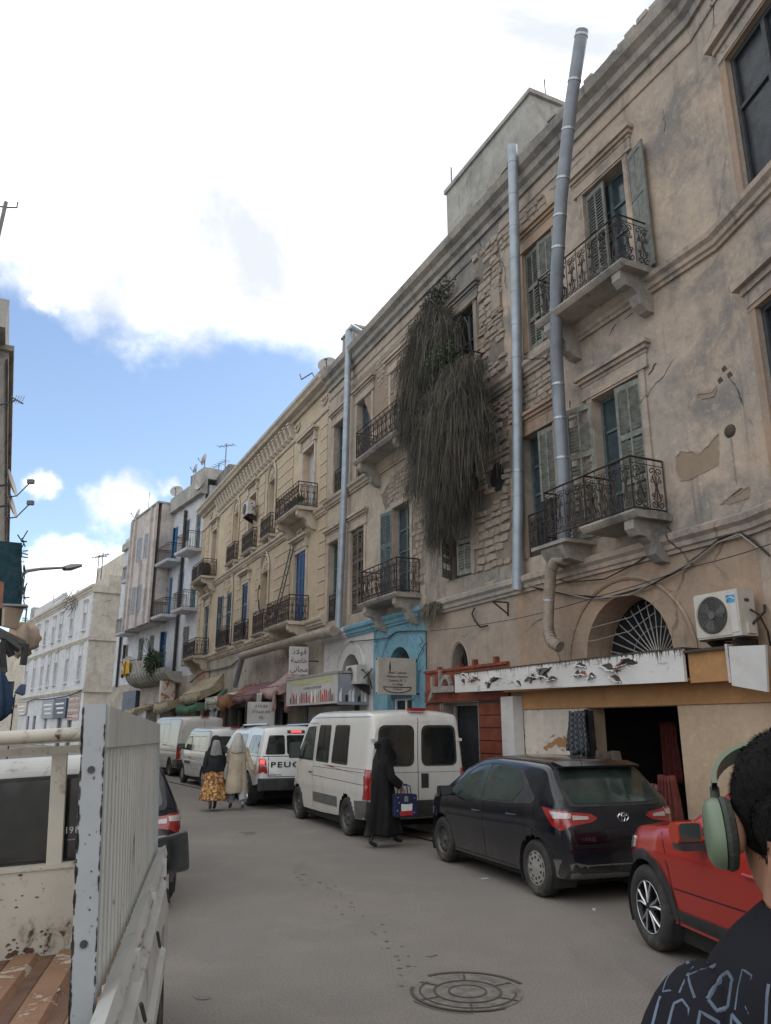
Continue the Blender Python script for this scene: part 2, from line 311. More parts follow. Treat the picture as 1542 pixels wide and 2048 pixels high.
M['rust_groove'] = simple('rust_groove', (0.13, 0.065, 0.04), 0.7, 0, 0.3, 6)
# people and plants
M['skin'] = simple('brown_skin', (0.36, 0.185, 0.115), 0.55, 0, 0.1, 12, 0.1)
M['hair'] = simple('short_black_hair', (0.009, 0.0085, 0.008), 0.85, 0, 0.5, 60, 1.0, spec=0.15)
M['phones'] = simple('sage_green_plastic', (0.12, 0.16, 0.105), 0.4, 0, 0.08, 6, 0.05)
M['phones_dark'] = simple('olive_black_cushion', (0.03, 0.035, 0.028), 0.75, 0, 0.3, 30, 0.6)
M['tshirt'] = simple('black_jersey', (0.012, 0.012, 0.016), 0.9, 0, 0.15, 5, 0.3, spec=0.15)
M['tprint'] = simple('faded_blue_white_print', (0.09, 0.12, 0.17), 0.8, 0, 0.35, 14, 0.2)
M['coat'] = cloth('cream_coat_cloth', (0.42, 0.36, 0.27)); M['scarf_grey'] = cloth('grey_scarf_cloth', (0.26, 0.26, 0.25))
M['scarf_cream'] = cloth('pale_scarf_cloth', (0.42, 0.40, 0.36)); M['jacket'] = cloth('charcoal_jacket', (0.022, 0.024, 0.03))
M['trouser'] = cloth('pale_grey_trousers', (0.32, 0.32, 0.34)); M['shoe'] = simple('dark_shoe', (0.02, 0.02, 0.025), 0.6)
M['shoe_blue'] = simple('navy_shoe', (0.04, 0.05, 0.09), 0.6)
def skirt_mat():
    m, t, b, co = _mat('gold_patterned_skirt_cloth')
    vo = t.new('ShaderNodeTexVoronoi'); vo.inputs['Scale'].default_value = 16; t.link(t.scalev(co, (1, 1, 0.6)), vo.inputs['Vector'])
    c = t.mix(t.maprange(vo.outputs[0], 0.2, 0.6), (0.52, 0.27, 0.05), (0.20, 0.07, 0.025))
    c = t.mix(t.maprange(t.noise(co, 22, 3), 0.55, 0.62), c, (0.62, 0.50, 0.32)); t.link(c, b.inputs['Base Color']); b.inputs['Roughness'].default_value = 0.85
    return m
M['skirt'] = skirt_mat()
def check_mat():
    m, t, b, co = _mat('dark_checked_cloth'); ch = t.new('ShaderNodeTexChecker'); ch.inputs['Scale'].default_value = 22; t.link(co, ch.inputs['Vector']); ch.inputs[1].default_value = (.03, .035, .045, 1); ch.inputs[2].default_value = (.10, .11, .12, 1)
    t.link(ch.outputs[0], b.inputs['Base Color']); b.inputs['Roughness'].default_value = .95; bump(t, b, t.noise(co, 9, 5), .6, .03); return m
M['check'] = check_mat()
M['bag'] = simple('navy_bag_cloth', (0.014, 0.02, 0.07), 0.8, 0, 0.2, 6)
M['straw_a'] = simple('dry_brown_stalk', (0.090, 0.078, 0.066), 0.95, 0, 0.3, 3, 0); M['straw_b'] = simple('dry_grey_green_stalk', (0.075, 0.080, 0.068), 0.95, 0, 0.3, 3, 0)
M['straw_c'] = simple('pale_dry_stalk', (0.19, 0.165, 0.13), 0.95, 0, 0.3, 3, 0); M['leafy'] = simple('small_green_leaf', (0.045, 0.068, 0.032), 0.7, 0, 0.4, 3, 0)
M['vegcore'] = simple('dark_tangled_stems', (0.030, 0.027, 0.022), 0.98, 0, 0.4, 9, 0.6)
M['dish'] = simple('grey_dish', (0.36, 0.34, 0.33), 0.6, 0.1, 0.1, 5); M['aerial'] = simple('aerial_metal', (0.14, 0.14, 0.145), 0.5, 0.5)
M['pale_wall'] = M['far_beige']

# ------------------------------------------------------------------ mesh helpers
class MB:
    """collects vertices and faces; build() links ONE mesh object"""
    def __init__(s): s.v = []; s.f = []; s.k = []; s.mi = 0; s.smooth = False; s.sm = []
    def face(s, pts):
        i = len(s.v); s.v += [tuple(p) for p in pts]; s.f.append(tuple(range(i, i + len(pts)))); s.k.append(s.mi); s.sm.append(s.smooth)
    def idx(s, fs, i): 
        for f in fs: s.f.append(tuple(i + j for j in f)); s.k.append(s.mi); s.sm.append(s.smooth)
    def box(s, x0, x1, y0, y1, z0, z1):
        i = len(s.v); s.v += [(x, y, z) for z in (z0, z1) for (x, y) in ((x0, y0), (x1, y0), (x1, y1), (x0, y1))]
        s.idx(((3, 2, 1, 0), (4, 5, 6, 7), (0, 1, 5, 4), (1, 2, 6, 5), (2, 3, 7, 6), (3, 0, 4, 7)), i); return s
    def hexa(s, p):
        i = len(s.v); s.v += [tuple(q) for q in p]
        s.idx(((3, 2, 1, 0), (4, 5, 6, 7), (0, 1, 5, 4), (1, 2, 6, 5), (2, 3, 7, 6), (3, 0, 4, 7)), i); return s
    def prism(s, prof, a0, a1, axis='x'):
        """profile of 2-D points extruded along an axis: axis x -> prof is (y,z); y -> (x,z); z -> (x,y)"""
        f = {'x': lambda a, p: (a, p[0], p[1]), 'y': lambda a, p: (p[0], a, p[1]), 'z': lambda a, p: (p[0], p[1], a)}[axis]
        n = len(prof); i = len(s.v); s.v += [f(a0, p) for p in prof] + [f(a1, p) for p in prof]
        s.idx([(j, (j + 1) % n, n + (j + 1) % n, n + j) for j in range(n)], i)
        s.idx([tuple(range(n - 1, -1, -1)), tuple(range(n, 2 * n))], i); return s
    def tube(s, pts, r, n=5, caps=True):
        pts = [Vector(p) for p in pts]
        if len(pts) < 2: return s
        rs = r if isinstance(r, (list, tuple)) else [r] * len(pts); rings = []; up = None
        for k, p in enumerate(pts):
            t = (pts[min(k + 1, len(pts) - 1)] - pts[max(k - 1, 0)])
            t = t.normalized() if t.length > 1e-9 else Vector((0, 0, 1))
            if up is None or abs(up.dot(t)) > 0.95:
                up = Vector((0, 0, 1)) if abs(t.z) < 0.9 else Vector((1, 0, 0))
            a = t.cross(up).normalized(); b = a.cross(t).normalized(); up = b
            i = len(s.v); s.v += [tuple(p + (a * math.cos(2 * math.pi * j / n) + b * math.sin(2 * math.pi * j / n)) * rs[k]) for j in range(n)]
            rings.append(i)
        for q, w in zip(rings, rings[1:]): s.idx([(q + j, q + (j + 1) % n, w + (j + 1) % n, w + j) for j in range(n)], 0)
        if caps: s.idx([tuple(rings[0] + j for j in range(n))[::-1], tuple(rings[-1] + j for j in range(n))], 0)
        return s
    def lathe(s, prof, n=24, c=(0, 0, 0), axis='y'):
        """profile of (radius, along) revolved round an axis through c"""
        i = len(s.v); m = len(prof)
        for j in range(n):
            a = 2 * math.pi * j / n
            for r, h in prof:
                p = {'y': (r * math.cos(a), h, r * math.sin(a)), 'z': (r * math.cos(a), r * math.sin(a), h), 'x': (h, r * math.cos(a), r * math.sin(a))}[axis]
                s.v.append((p[0] + c[0], p[1] + c[1], p[2] + c[2]))
        s.idx([(j * m + k, ((j + 1) % n) * m + k, ((j + 1) % n) * m + k + 1, j * m + k + 1) for j in range(n) for k in range(m - 1)], i); return s
    def build(s, name, mats, parent=None, kind=None, smooth=None, label=None):
        me = bpy.data.meshes.new(name); me.from_pydata(s.v, [], s.f)
        for m in (mats if isinstance(mats, (list, tuple)) else [mats]): me.materials.append(m)
        if any(s.k): me.polygons.foreach_set('material_index', s.k)
        if smooth or any(s.sm):
            me.polygons.foreach_set('use_smooth', [True] * len(s.f) if smooth else s.sm)
        bm = bmesh.new(); bm.from_mesh(me)
        if smooth: bmesh.ops.remove_doubles(bm, verts=bm.verts, dist=0.0002)
        bmesh.ops.recalc_face_normals(bm, faces=bm.faces)
        if smooth:
            for e in bm.edges:
                if len(e.link_faces) == 2 and e.calc_face_angle(0) > 0.7: e.smooth = False
        bm.to_mesh(me); bm.free(); me.update()
        o = bpy.data.objects.new(name, me); COL.objects.link(o)
        if parent is not None: o.parent = parent
        if kind: o['kind'] = kind
        if label: o['label'] = label
        return o
def tag(o, label=None, cat=None, group=None, kind=None):
    if label: o['label'] = label
    if cat: o['category'] = cat
    if group: o['group'] = group
    if kind: o['kind'] = kind
    return o
def thing(name, label, cat, loc=(0, 0, 0), rz=0.0, group=None):
    o = bpy.data.objects.new(name, None); COL.objects.link(o); o.location = loc; o.rotation_euler = (0, 0, rz); o.empty_display_size = 0.2
    return tag(o, label, cat, group)
def copy_tree(o, parent=None):
    c = o.copy(); COL.objects.link(c)
    if parent is not None: c.parent = parent
    for ch in list(o.children): copy_tree(ch, c)
    return c

# ------------------------------------------------------------------ street frames: s along the houses (away), o out over the street, z up
class Frame:
    def __init__(f, vx, O=None, dist=None):
        a = math.atan2(vx - 771.0, FPX / math.cos(PITCH)); f.d = Vector((math.sin(a), math.cos(a), 0)); f.n = Vector((-f.d.y, f.d.x, 0))
        f.O = Vector(O) if O is not None else -f.n * dist
        f.rz = math.atan2(f.d.y, f.d.x)
    def W(f, s, o=0.0, z=0.0): return f.O + f.d * s + f.n * o + Vector((0, 0, z))
    def at(f, x, y, o=0.0):
        """pixel of the photograph -> (s, z) on the plane o metres in front of this facade"""
        r = raydir(x, y); t = (f.O.dot(f.n) + o) / r.dot(f.n); p = r * t
        return ((p - f.O).dot(f.d), EYE + p.z)
    def thing(f, name, label, cat, group=None, s=0.0, o=0.0, z=0.0): return thing(name, label, cat, f.W(s, o, z), f.rz, group)
def ground(x, y, z=0.0):
    r = raydir(x, y); t = (z - EYE) / r.z; return Vector((r.x * t, r.y * t, z))
FA = Frame(10, dist=8.76)
S_BEND, S_PS, S_SC, S_CY, S_YW = 6.89, 12.45, 16.16, 22.85, 42.1
FB = Frame(530, O=FA.W(S_BEND))
FW = Frame(-280, O=FA.W(S_YW))

# ------------------------------------------------------------------ architecture kit (x = s, y = out, z = up in the frame of a facade)
def wall_mb(mb, s0, s1, z0, z1, ops=(), o=0.0, depth=0.28):
    """wall face with real openings: ops = (s0, s1, z0, z1, arch rise)"""
    ss = sorted({s0, s1} | {v for q in ops for v in q[:2]}); zz = sorted({z0, z1} | {v for q in ops for v in q[2:4]})
    for a, b in zip(ss, ss[1:]):
        for c, d in zip(zz, zz[1:]):
            ms, mz = (a + b) / 2, (c + d) / 2
            if any(q[0] < ms < q[1] and q[2] < mz < q[3] for q in ops): continue
            mb.face([(a, o, c), (b, o, c), (b, o, d), (a, o, d)])
    for q in ops:
        a, b, c, d, rise = q[0], q[1], q[2], q[3], q[4] if len(q) > 4 else 0
        if rise:
            n = 14; m = (a + b) / 2; hw = (b - a) / 2; zs = d - rise
            cur = [(m - hw * math.cos(math.pi * k / n), zs + rise * math.sin(math.pi * k / n)) for k in range(n + 1)]
            for (p, r_) in zip(cur, cur[1:]):
                cx = a if (p[0] + r_[0]) / 2 < m else b
                mb.face([(cx, o, d), (p[0], o, p[1]), (r_[0], o, r_[1])])
            mid = cur[n // 2]
            loop = [(a, c)] + cur + [(b, c)]
        else: loop = [(a, c), (a, d), (b, d), (b, c)]
        for p, r_ in zip(loop, loop[1:] + loop[:1]):
            mb.face([(p[0], o, p[1]), (r_[0], o, r_[1]), (r_[0], o - depth, r_[1]), (p[0], o - depth, p[1])])
def molding(b, name, s0, s1, z, prof, m, o=0.0):
    """moulded band: prof of (out, height) above z"""
    return MB().prism([(o + p[0], z + p[1]) for p in prof], s0, s1).build(name, m, b)
COURSE = [(-0.02, 0), (0.05, 0.0), (0.06, 0.05), (0.10, 0.07), (0.11, 0.14), (0.17, 0.19), (0.18, 0.27), (0.14, 0.30), (-0.02, 0.36)]
EAVE = [(-0.02, 0), (0.06, 0.0), (0.07, 0.14), (0.16, 0.20), (0.18, 0.34), (0.30, 0.42), (0.34, 0.60), (0.28, 0.66), (-0.3, 0.72), (-0.3, 0)]
def lintel(b, sc, w, z, m, proj=0.15):
    mb = MB(); h = w / 2
    mb.box(sc - h, sc + h, 0.002, 0.035, z - 0.42, z - 0.20); mb.box(sc - h - 0.02, sc + h + 0.02, 0.0, 0.06, z - 0.46, z - 0.42)
    for k, (e, p, t0, t1) in enumerate(((0.02, 0.05, -0.20, -0.14), (0.06, 0.10, -0.14, -0.07), (0.11, proj, -0.07, 0.0))):
        mb.box(sc - h - e, sc + h + e, -0.001 * k, p, z + t0, z + t1)
    return mb.build('lintel_cornice', m, b)
def architrave(b, sa, sb, z0, z1, m, w=0.13, p=0.035):
    mb = MB(); mb.box(sa - w, sa, 0.001, p, z0, z1); mb.box(sb, sb + w, 0.001, p, z0, z1); mb.box(sa - w, sb + w, 0.001, p + 0.004, z1, z1 + w)
    return mb.build('window_surround', m, b)
def window(b, sa, sb, z0, z1, fm, pm, rows=3, o=-0.17, cols=2, name='window', top=0.28):
    fr = MB(); t = 0.055; H = z1 - z0
    fr.box(sa, sa + t, o - 0.06, o, z0, z1); fr.box(sb - t, sb, o - 0.06, o, z0, z1)
    fr.box(sa + t, sb - t, o - 0.06, o, z1 - t, z1); fr.box(sa + t, sb - t, o - 0.06, o, z0, z0 + 0.12)
    cw = (sb - sa - 2 * t) / cols; zz = [z0 + 0.12] + [z0 + 0.12 + (H - 0.12 - t) * (k + 1) / rows for k in range(rows)]
    for c in range(1, cols): fr.box(sa + t + cw * c - 0.04, sa + t + cw * c + 0.04, o - 0.05, o + 0.008, z0 + 0.12, z1 - t)
    for zq in zz[1:-1]:
        for c in range(cols): fr.box(sa + t + cw * c + 0.04, sa + t + cw * (c + 1) - 0.04, o - 0.045, o + 0.004, zq - 0.022, zq + 0.022)
    w = fr.build(name, fm, b); bx = None
    for c in range(cols):
        for k in range(rows):
            x0, x1, y0, y1 = sa + t + cw * c + 0.03, sa + t + cw * (c + 1) - 0.03, zz[k], zz[k + 1]
            if bx is None or abs(bx[1] - (x1 - x0)) > 1e-4 or abs(bx[2] - (y1 - y0)) > 1e-4:
                q = MB().box(0, x1 - x0, -0.036, -0.028, 0, y1 - y0).build('pane', pm, w); bx = (q.data, x1 - x0, y1 - y0)
            else: q = bpy.data.objects.new('pane', bx[0]); COL.objects.link(q); q.parent = w
            q.location = (x0, o, y0)
    return w
SLATC = {}
def shutter(b, hs, ho, z0, w, h, ang, m, kind='slat', lower=None, label=None):
    """hinged louvred leaf: hinge at (hs, ho); angle 0 points along +s, 90 straight out"""
    key = (round(w, 3), round(h, 3), kind)
    if key not in SLATC:
        fr = MB(); t = 0.06; T = 0.035
        fr.box(0, t, 0, T, 0, h); fr.box(w - t, w, 0, T, 0, h); rails = [0, h * 0.30, h * 0.62, h] if h > 1.6 else [0, h]
        for k, r_ in enumerate(rails):
            a = 0 if k == 0 else (r_ - 0.10 if k == len(rails) - 1 else r_ - 0.05)
            fr.box(t, w - t, 0.002, T - 0.002, a, a + 0.10)
        fr.box(w / 2 - 0.018, w / 2 + 0.018, 0.004, T - 0.004, 0.1, h - 0.1)
        sl = MB()
        for r0, r1 in zip(rails, rails[1:]):
            a0, a1 = r0 + 0.08, r1 - 0.08
            if kind == 'panel': sl.box(t, w - t, 0.012, 0.02, a0 - 0.03, a1 + 0.03); continue
            n = max(1, int((a1 - a0) / 0.062)); 
            for k in range(n):
                z = a0 + (a1 - a0) * (k + 0.5) / n
                if kind == 'broken' and rnd.random() < 0.25: continue
                for (u0, u1) in ((t, w / 2 - 0.018), (w / 2 + 0.018, w - t)):
                    if kind == 'broken' and rnd.random() < 0.2: continue
                    p = 0.022
                    sl.hexa([(u0, 0.003, z - p), (u1, 0.003, z - p), (u1, 0.008, z - p - 0.005), (u0, 0.008, z - p - 0.005), (u0, 0.027, z + p), (u1, 0.027, z + p), (u1, 0.032, z + p - 0.005), (u0, 0.032, z + p - 0.005)])
        SLATC[key] = (fr, sl)
    fr, sl = SLATC[key]
    f = fr.build('shutter', m, b); f.location = (hs, ho, z0); f.rotation_euler = (0, 0, R(ang))
    s_ = sl.build('slats', m, f, kind='stuff')
    if label: f['label'] = label
    return f
def spiral(cx, cz, r0, a0, turns, sgn, n=11):
    out = []
    for k in range(n):
        q = k / (n - 1); a = a0 + sgn * turns * 2 * math.pi * q; r = r0 * (1 - 0.82 * q); out.append((cx + r * math.cos(a), cz + r * math.sin(a)))
    return out
def rail_panel(mb, P, Q, z, h, unit=0.30, r=0.0105):
    unit = min(unit, 0.27)
    """scrolled ironwork between ground points P and Q"""
    P, Q = Vector(P), Vector(Q); L = (Q - P).length; u = (Q - P) / L; n = max(1, round(L / unit)); w = L / n
    pt = lambda a, zz: (P.x + u.x * a, P.y + u.y * a, zz)
    mb.tube([pt(0, z + h), pt(L, z + h)], 0.019, 4); mb.tube([pt(0, z + 0.06), pt(L, z + 0.06)], 0.013, 4); mb.tube([pt(0, z + h - 0.10), pt(L, z + h - 0.10)], 0.009, 3)
    for k in range(n + 1): mb.tube([pt(w * k, z), pt(w * k, z + h)], 0.010 if 0 < k < n else 0.016, 4, False)
    for k in range(n):
        c = w * (k + 0.5); rr = w * 0.23
        for sx in (-1, 1):
            for top in (0, 1):
                zc = z + h - 0.10 - rr * 1.15 if top else z + 0.06 + rr * 1.15
                sg = -1 if top else 1
                sp = spiral(c + sx * rr * 0.95, zc, rr, math.pi / 2 * (-1 if top else 1) + (0 if sx > 0 else 0), 1.35, sx * sg * (1), 11)
                stem = [(c + sx * rr * 0.35, z + h / 2)]
                mb.tube([pt(a, b_) for a, b_ in [(c + sx * rr * 0.15, z + h / 2)] + sp], r, 3, False)
        for sx in (-1, 1):
            for dz in (-0.12, 0.12): mb.tube([pt(a, b_) for a, b_ in spiral(c + sx * w * 0.25, z + h * 0.47 + dz, w * 0.15, math.pi / 2 * (1 if dz > 0 else -1), 1.2, sx * (1 if dz > 0 else -1), 8)], r * 0.9, 3, False)
        mb.tube([pt(c, z + 0.06 + w * 0.5), pt(c, z + h - 0.10 - w * 0.5)], r * 1.1, 3, False)
def bracket(b, s, z, d, m, w=0.20):
    prof = [(0.0, 0), (d, 0), (d, -0.14), (d * 0.86, -0.24), (d * 0.66, -0.25), (d * 0.5, -0.34), (d * 0.42, -0.50), (d * 0.22, -0.60), (0.0, -0.62)]
    return MB().prism([(p[0], z + p[1]) for p in prof], s - w / 2, s + w / 2).build('bracket', m, b)
def balcony(b, s0, s1, z, d, m, iron, h=0.86, unit=0.30, br=0.0, plain=False, t=0.11, brm=None, label=None):
    sl = MB(); sl.prism([(0, z - t), (d - 0.04, z - t), (d, z - t + 0.04), (d + 0.03, z - 0.03), (d + 0.03, z), (0, z)], s0 - 0.03, s1 + 0.03)
    bo = sl.build('balcony', m, b, label=label)
    rl = MB(); e = 0.05
    for P, Q in (((s0 + e, 0.02), (s0 + e, d - e)), ((s0 + e, d - e), (s1 - e, d - e)), ((s1 - e, d - e), (s1 - e, 0.02))):
        if plain:
            P_, Q_ = Vector((*P, 0)), Vector((*Q, 0)); L = (Q_ - P_).length; u = (Q_ - P_) / L
            for hh, rr in ((z + h, 0.02), (z + h - 0.12, 0.012), (z + 0.06, 0.012)): rl.tube([P_ + Vector((0, 0, hh)), Q_ + Vector((0, 0, hh))], rr, 4)
            n = max(1, int(L / 0.12))
            for k in range(n + 1): rl.tube([P_ + u * L * k / n + Vector((0, 0, z)), P_ + u * L * k / n + Vector((0, 0, z + h))], 0.009, 3, False)
        else: rail_panel(rl, (*P, 0), (*Q, 0), z, h, unit)
    rl.build('railing', iron, bo, kind='stuff')
    if br:
        for s in (s0 + 0.22, s1 - 0.22):
            q = bracket(bo, s, z - t, d * 0.92, brm or m)
    return bo
def plate(b, name, pts, o, t, m, jit=0.0, label=None, inner=None):
    """irregular thin slab on the wall: pts of (s, z)"""
    P = []
    for (a, c), (e, f) in zip(pts, pts[1:] + pts[:1]):
        n = max(1, int(math.hypot(e - a, f - c) / 0.12)) if jit else 1
        for k in range(n): P.append((a + (e - a) * k / n + rnd.uniform(-jit, jit), c + (f - c) * k / n + rnd.uniform(-jit, jit)))
    vs, es, fs, *_ = delaunay_2d_cdt([Vector(p) for p in P], [(i, (i + 1) % len(P)) for i in range(len(P))], [], 1, 1e-4)
    mb = MB()
    for f in fs: mb.face([(vs[i].x, o + t, vs[i].y) for i in f])
    for p, q in zip(P, P[1:] + P[:1]): mb.face([(p[0], o + t, p[1]), (q[0], o + t, q[1]), (q[0], o, q[1]), (p[0], o, p[1])])
    q = mb.build(name, m, b)
    if label: q['label'] = label
    return q
def crack(b, pts, o=0.003, w=0.012):
    mb = MB(); P = []
    for (a, c), (e, f) in zip(pts, pts[1:]):
        n = max(2, int(math.hypot(e - a, f - c) / 0.06))
        for k in range(n): P.append((a + (e - a) * k / n + rnd.uniform(-.018, .018), c + (f - c) * k / n + rnd.uniform(-.018, .018)))
    for k, (p, q) in enumerate(zip(P, P[1:])):
        ww = w * (0.4 + 0.6 * math.sin(math.pi * (k + 0.5) / len(P)))
        mb.face([(p[0] - ww / 2, o, p[1] - ww / 2), (q[0] - ww / 2, o, q[1] - ww / 2), (q[0] + ww / 2, o, q[1] + ww / 2), (p[0] + ww / 2, o, p[1] + ww / 2)])
    return mb.build('crack', M['drip'], b)
STONES = []
def stone_mesh(k):
    r = random.Random(50 + k); mb = MB(); n = 8
    out = []
    for j in range(n):
        a = 2 * math.pi * j / n + r.uniform(-0.14, 0.14); q = max(abs(math.cos(a)), abs(math.sin(a))); rad = 0.5 / (q ** 0.86) * r.uniform(0.90, 1.03)
        out.append((rad * math.cos(a), rad * math.sin(a)))
    top = [(p[0] * 0.90 + r.uniform(-.04, .04), p[1] * 0.84 + r.uniform(-.05, .05)) for p in out]
    i = 0; mb.v = [(p[0], 0, p[1]) for p in out] + [(p[0], 0.75 + r.uniform(-.25, .25), p[1]) for p in top] + [(r.uniform(-.15, .15), 0.85, r.uniform(-.1, .1))]
    mb.idx([(j, (j + 1) % n, n + (j + 1) % n, n + j) for j in range(n)] + [(n + j, n + (j + 1) % n, 2 * n) for j in range(n)], 0)
    return mb
def stones(b, s0, s1, z0, z1, skip=lambda s, z: False, ch=(0.13, 0.24), cw=(0.20, 0.48), o=0.0, th=0.055, cap=999):
    if not STONES:
        for k in range(9):
            q = stone_mesh(k).build('stone', M['stone']); STONES.append(q.data); bpy.data.objects.remove(q)
    z = z0; n = 0
    while z < z1 - 0.05:
        h = rnd.uniform(*ch); s = s0 - rnd.uniform(0, 0.2)
        while s < s1:
            w = rnd.uniform(*cw); c = s + w / 2; cz = z + h / 2 + rnd.uniform(-.015, .015)
            if s0 < c < s1 and not skip(c, cz) and n < cap:
                q = bpy.data.objects.new('stone', rnd.choice(STONES)); COL.objects.link(q); q.parent = b
                q.location = (c, o, cz); q.scale = ((w - 0.012) * rnd.choice((-1, 1)), th * rnd.uniform(0.5, 1.25), (h - 0.010)); q.rotation_euler = (0, rnd.uniform(-.09, .09), 0); n += 1
            s += w
        z += h
    return n
def text_mesh(name, s, size, m, parent, loc, rot, font=None, depth=0.002, align='CENTER', sx=1.0, bold=0.0, label=None, width=None, space=1.0):
    cu = bpy.data.curves.new(name, 'FONT'); cu.body = s; cu.size = size; cu.align_x = align; cu.align_y = 'CENTER'; cu.extrude = depth; cu.offset = bold; cu.resolution_u = 3; cu.space_character = space
    o = bpy.data.objects.new(name, cu); COL.objects.link(o)
    dg = bpy.context.evaluated_depsgraph_get(); me = bpy.data.meshes.new_from_object(o.evaluated_get(dg)); bpy.data.objects.remove(o)
    me.materials.clear(); me.materials.append(m)
    q = bpy.data.objects.new(name, me); COL.objects.link(q); q.parent = parent; q.location = loc; q.rotation_euler = rot; q.scale = (sx if not width else width / max(.01, max(v.co.x for v in me.vertices) - min(v.co.x for v in me.vertices)), 1, 1)
    if label: q['label'] = label
    return q
FRONT = (math.pi / 2, 0, math.pi)      # text on a facade, read from the street
def body(b, s0, s1, z1, m, back=9.0, z0=0.0, o=-0.30, roof=None):
    MB().box(s0, s1, -back, o, z0, z1).build('body', m, b)

def mesh_only(mb, m, name='shared'):
    o = mb.build(name, m); me = o.data; bpy.data.objects.remove(o); return me
def inst(me, name, parent, loc=(0, 0, 0), rot=(0, 0, 0), sc=(1, 1, 1)):
    q = bpy.data.objects.new(name, me); COL.objects.link(q); q.parent = parent; q.location = loc; q.rotation_euler = rot; q.scale = sc; return q
# ------------------------------------------------------------------ ground
def flat(name, pts, z, m, label=None, cat=None, kind='structure'):
    mb = MB(); mb.face([(p[0], p[1], z) for p in pts]); o = mb.build(name, m); return tag(o, label, cat, None, kind)
flat('ground', [(-900, -300), (900, -300), (900, 1500), (-900, 1500)], -0.03, M['pavement'])
road = MB()
P = [FA.W(-12, 12.0), FB.W(-25, 1.8), FB.W(0, 1.55), FA.W(S_BEND, 1.55), FA.W(S_YW, 1.5), FW.W(60, 1.5), FW.W(60, 13), FW.W(10, 11.5), FA.W(30, 10.5)]
road.face([(p.x, p.y, 0.0) for p in P]); tag(road.build('road', M['asphalt']), kind='structure')
def sidewalk(fr, s0, s1, w):
    mb = MB(); p = [fr.W(s0, 0.0), fr.W(s1, 0.0), fr.W(s1, w - 0.16), fr.W(s0, w - 0.16)]
    mb.prism([(q.x, q.y) for q in p], -0.02, 0.13, 'z'); o = tag(mb.build('pavement', M['pavement']), kind='structure')
    n = int((s1 - s0) / 1.0)
    kb = [MB().box(0, (s1 - s0) / n - 0.012, 0, 0.155, -0.02, 0.14)]
    me = mesh_only(kb[0], M['kerb'])
    for k in range(n):
        q = bpy.data.objects.new('kerb_stone', me); COL.objects.link(q); q.parent = o
        q.location = fr.W(s0 + (s1 - s0) * k / n, w - 0.16 + 0.004); q.rotation_euler = (0, 0, fr.rz)
sidewalk(FA, S_BEND, S_YW, 1.5)
sidewalk(FW, 0.2, 40, 1.5)

# ------------------------------------------------------------------ the long old terrace: apricot, stone, cream sections share floors
C1, C2, ROOF = 4.36, 8.70, 12.88
def roof_tiles(b, s0, s1, z, o, n):
    mb = MB().box(-0.5, 0.5, -0.5, 0.5, 0, 1); me = mesh_only(mb, M['cornice'])
    for k in range(n):
        if rnd.random() < 0.16: continue
        w = (s1 - s0) / n
        q = bpy.data.objects.new('roof_tile', me); COL.objects.link(q); q.parent = b
        q.location = (s0 + w * (k + 0.5), o - rnd.uniform(0.0, 0.10), z + rnd.uniform(-0.015, 0.0)); q.scale = (w * rnd.uniform(0.8, 0.98), 0.42, rnd.uniform(0.06, 0.13)); q.rotation_euler = (rnd.uniform(-.1, .12), rnd.uniform(-.07, .07), rnd.uniform(-.1, .1))

# --- apricot corner house
b = FA.thing('corner_house', 'peeling apricot and beige old house with two iron balconies and a big fanlight arch', 'house')
ops = [(8.56, 10.54, 0.14, 2.17), (8.53, 10.47, 2.95, 3.92, 0.97), (8.68, 9.84, 4.98, 7.46), (10.96, 11.95, 5.0, 7.46), (8.58, 9.66, 9.1, 11.58), (10.62, 11.62, 9.22, 11.5)]
up = [q for q in ops if q[2] > 4.6]; lo = [q for q in ops if q[2] < 4.6]
mb = MB(); wall_mb(mb, S_BEND, S_PS, C1 + 0.2, ROOF + 0.4, up, depth=0.30); mb.build('wall', M['peach'], b)
mb = MB(); wall_mb(mb, 12.38, S_PS, 0.0, C1 + 0.2, []); wall_mb(mb, S_BEND, 12.38, 2.17, C1 + 0.2, [lo[1]], depth=0.55); mb.build('wall', M['peach_low'], b)
mb = MB(); wall_mb(mb, 10.54, 12.38, 0.0, 2.17, []); mb.build('wall', M['paint_white'], b)
mb = MB(); wall_mb(mb, S_BEND, 8.56, 0.0, 2.17, []); mb.build('wall', M['buff_wall'], b)
mb = MB(); wall_mb(mb, 8.555, 10.545, -0.01, 2.175, [lo[0]], o=-0.004, depth=0.35); mb.build('doorway', M['buff_wall'], b)
# solid behind, with a room behind the shop opening
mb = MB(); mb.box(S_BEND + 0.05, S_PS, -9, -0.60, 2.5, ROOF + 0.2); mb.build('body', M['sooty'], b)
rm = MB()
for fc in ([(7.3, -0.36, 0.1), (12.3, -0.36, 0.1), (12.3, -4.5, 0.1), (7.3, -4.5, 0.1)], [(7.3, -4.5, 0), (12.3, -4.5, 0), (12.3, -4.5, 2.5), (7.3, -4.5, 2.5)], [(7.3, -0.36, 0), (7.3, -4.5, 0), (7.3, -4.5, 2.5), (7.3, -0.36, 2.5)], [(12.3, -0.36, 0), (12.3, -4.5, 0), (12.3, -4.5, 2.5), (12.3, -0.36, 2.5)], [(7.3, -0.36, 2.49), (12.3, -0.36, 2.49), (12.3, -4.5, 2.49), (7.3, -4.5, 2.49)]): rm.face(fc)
rm.build('shop_room', M['room'], b)
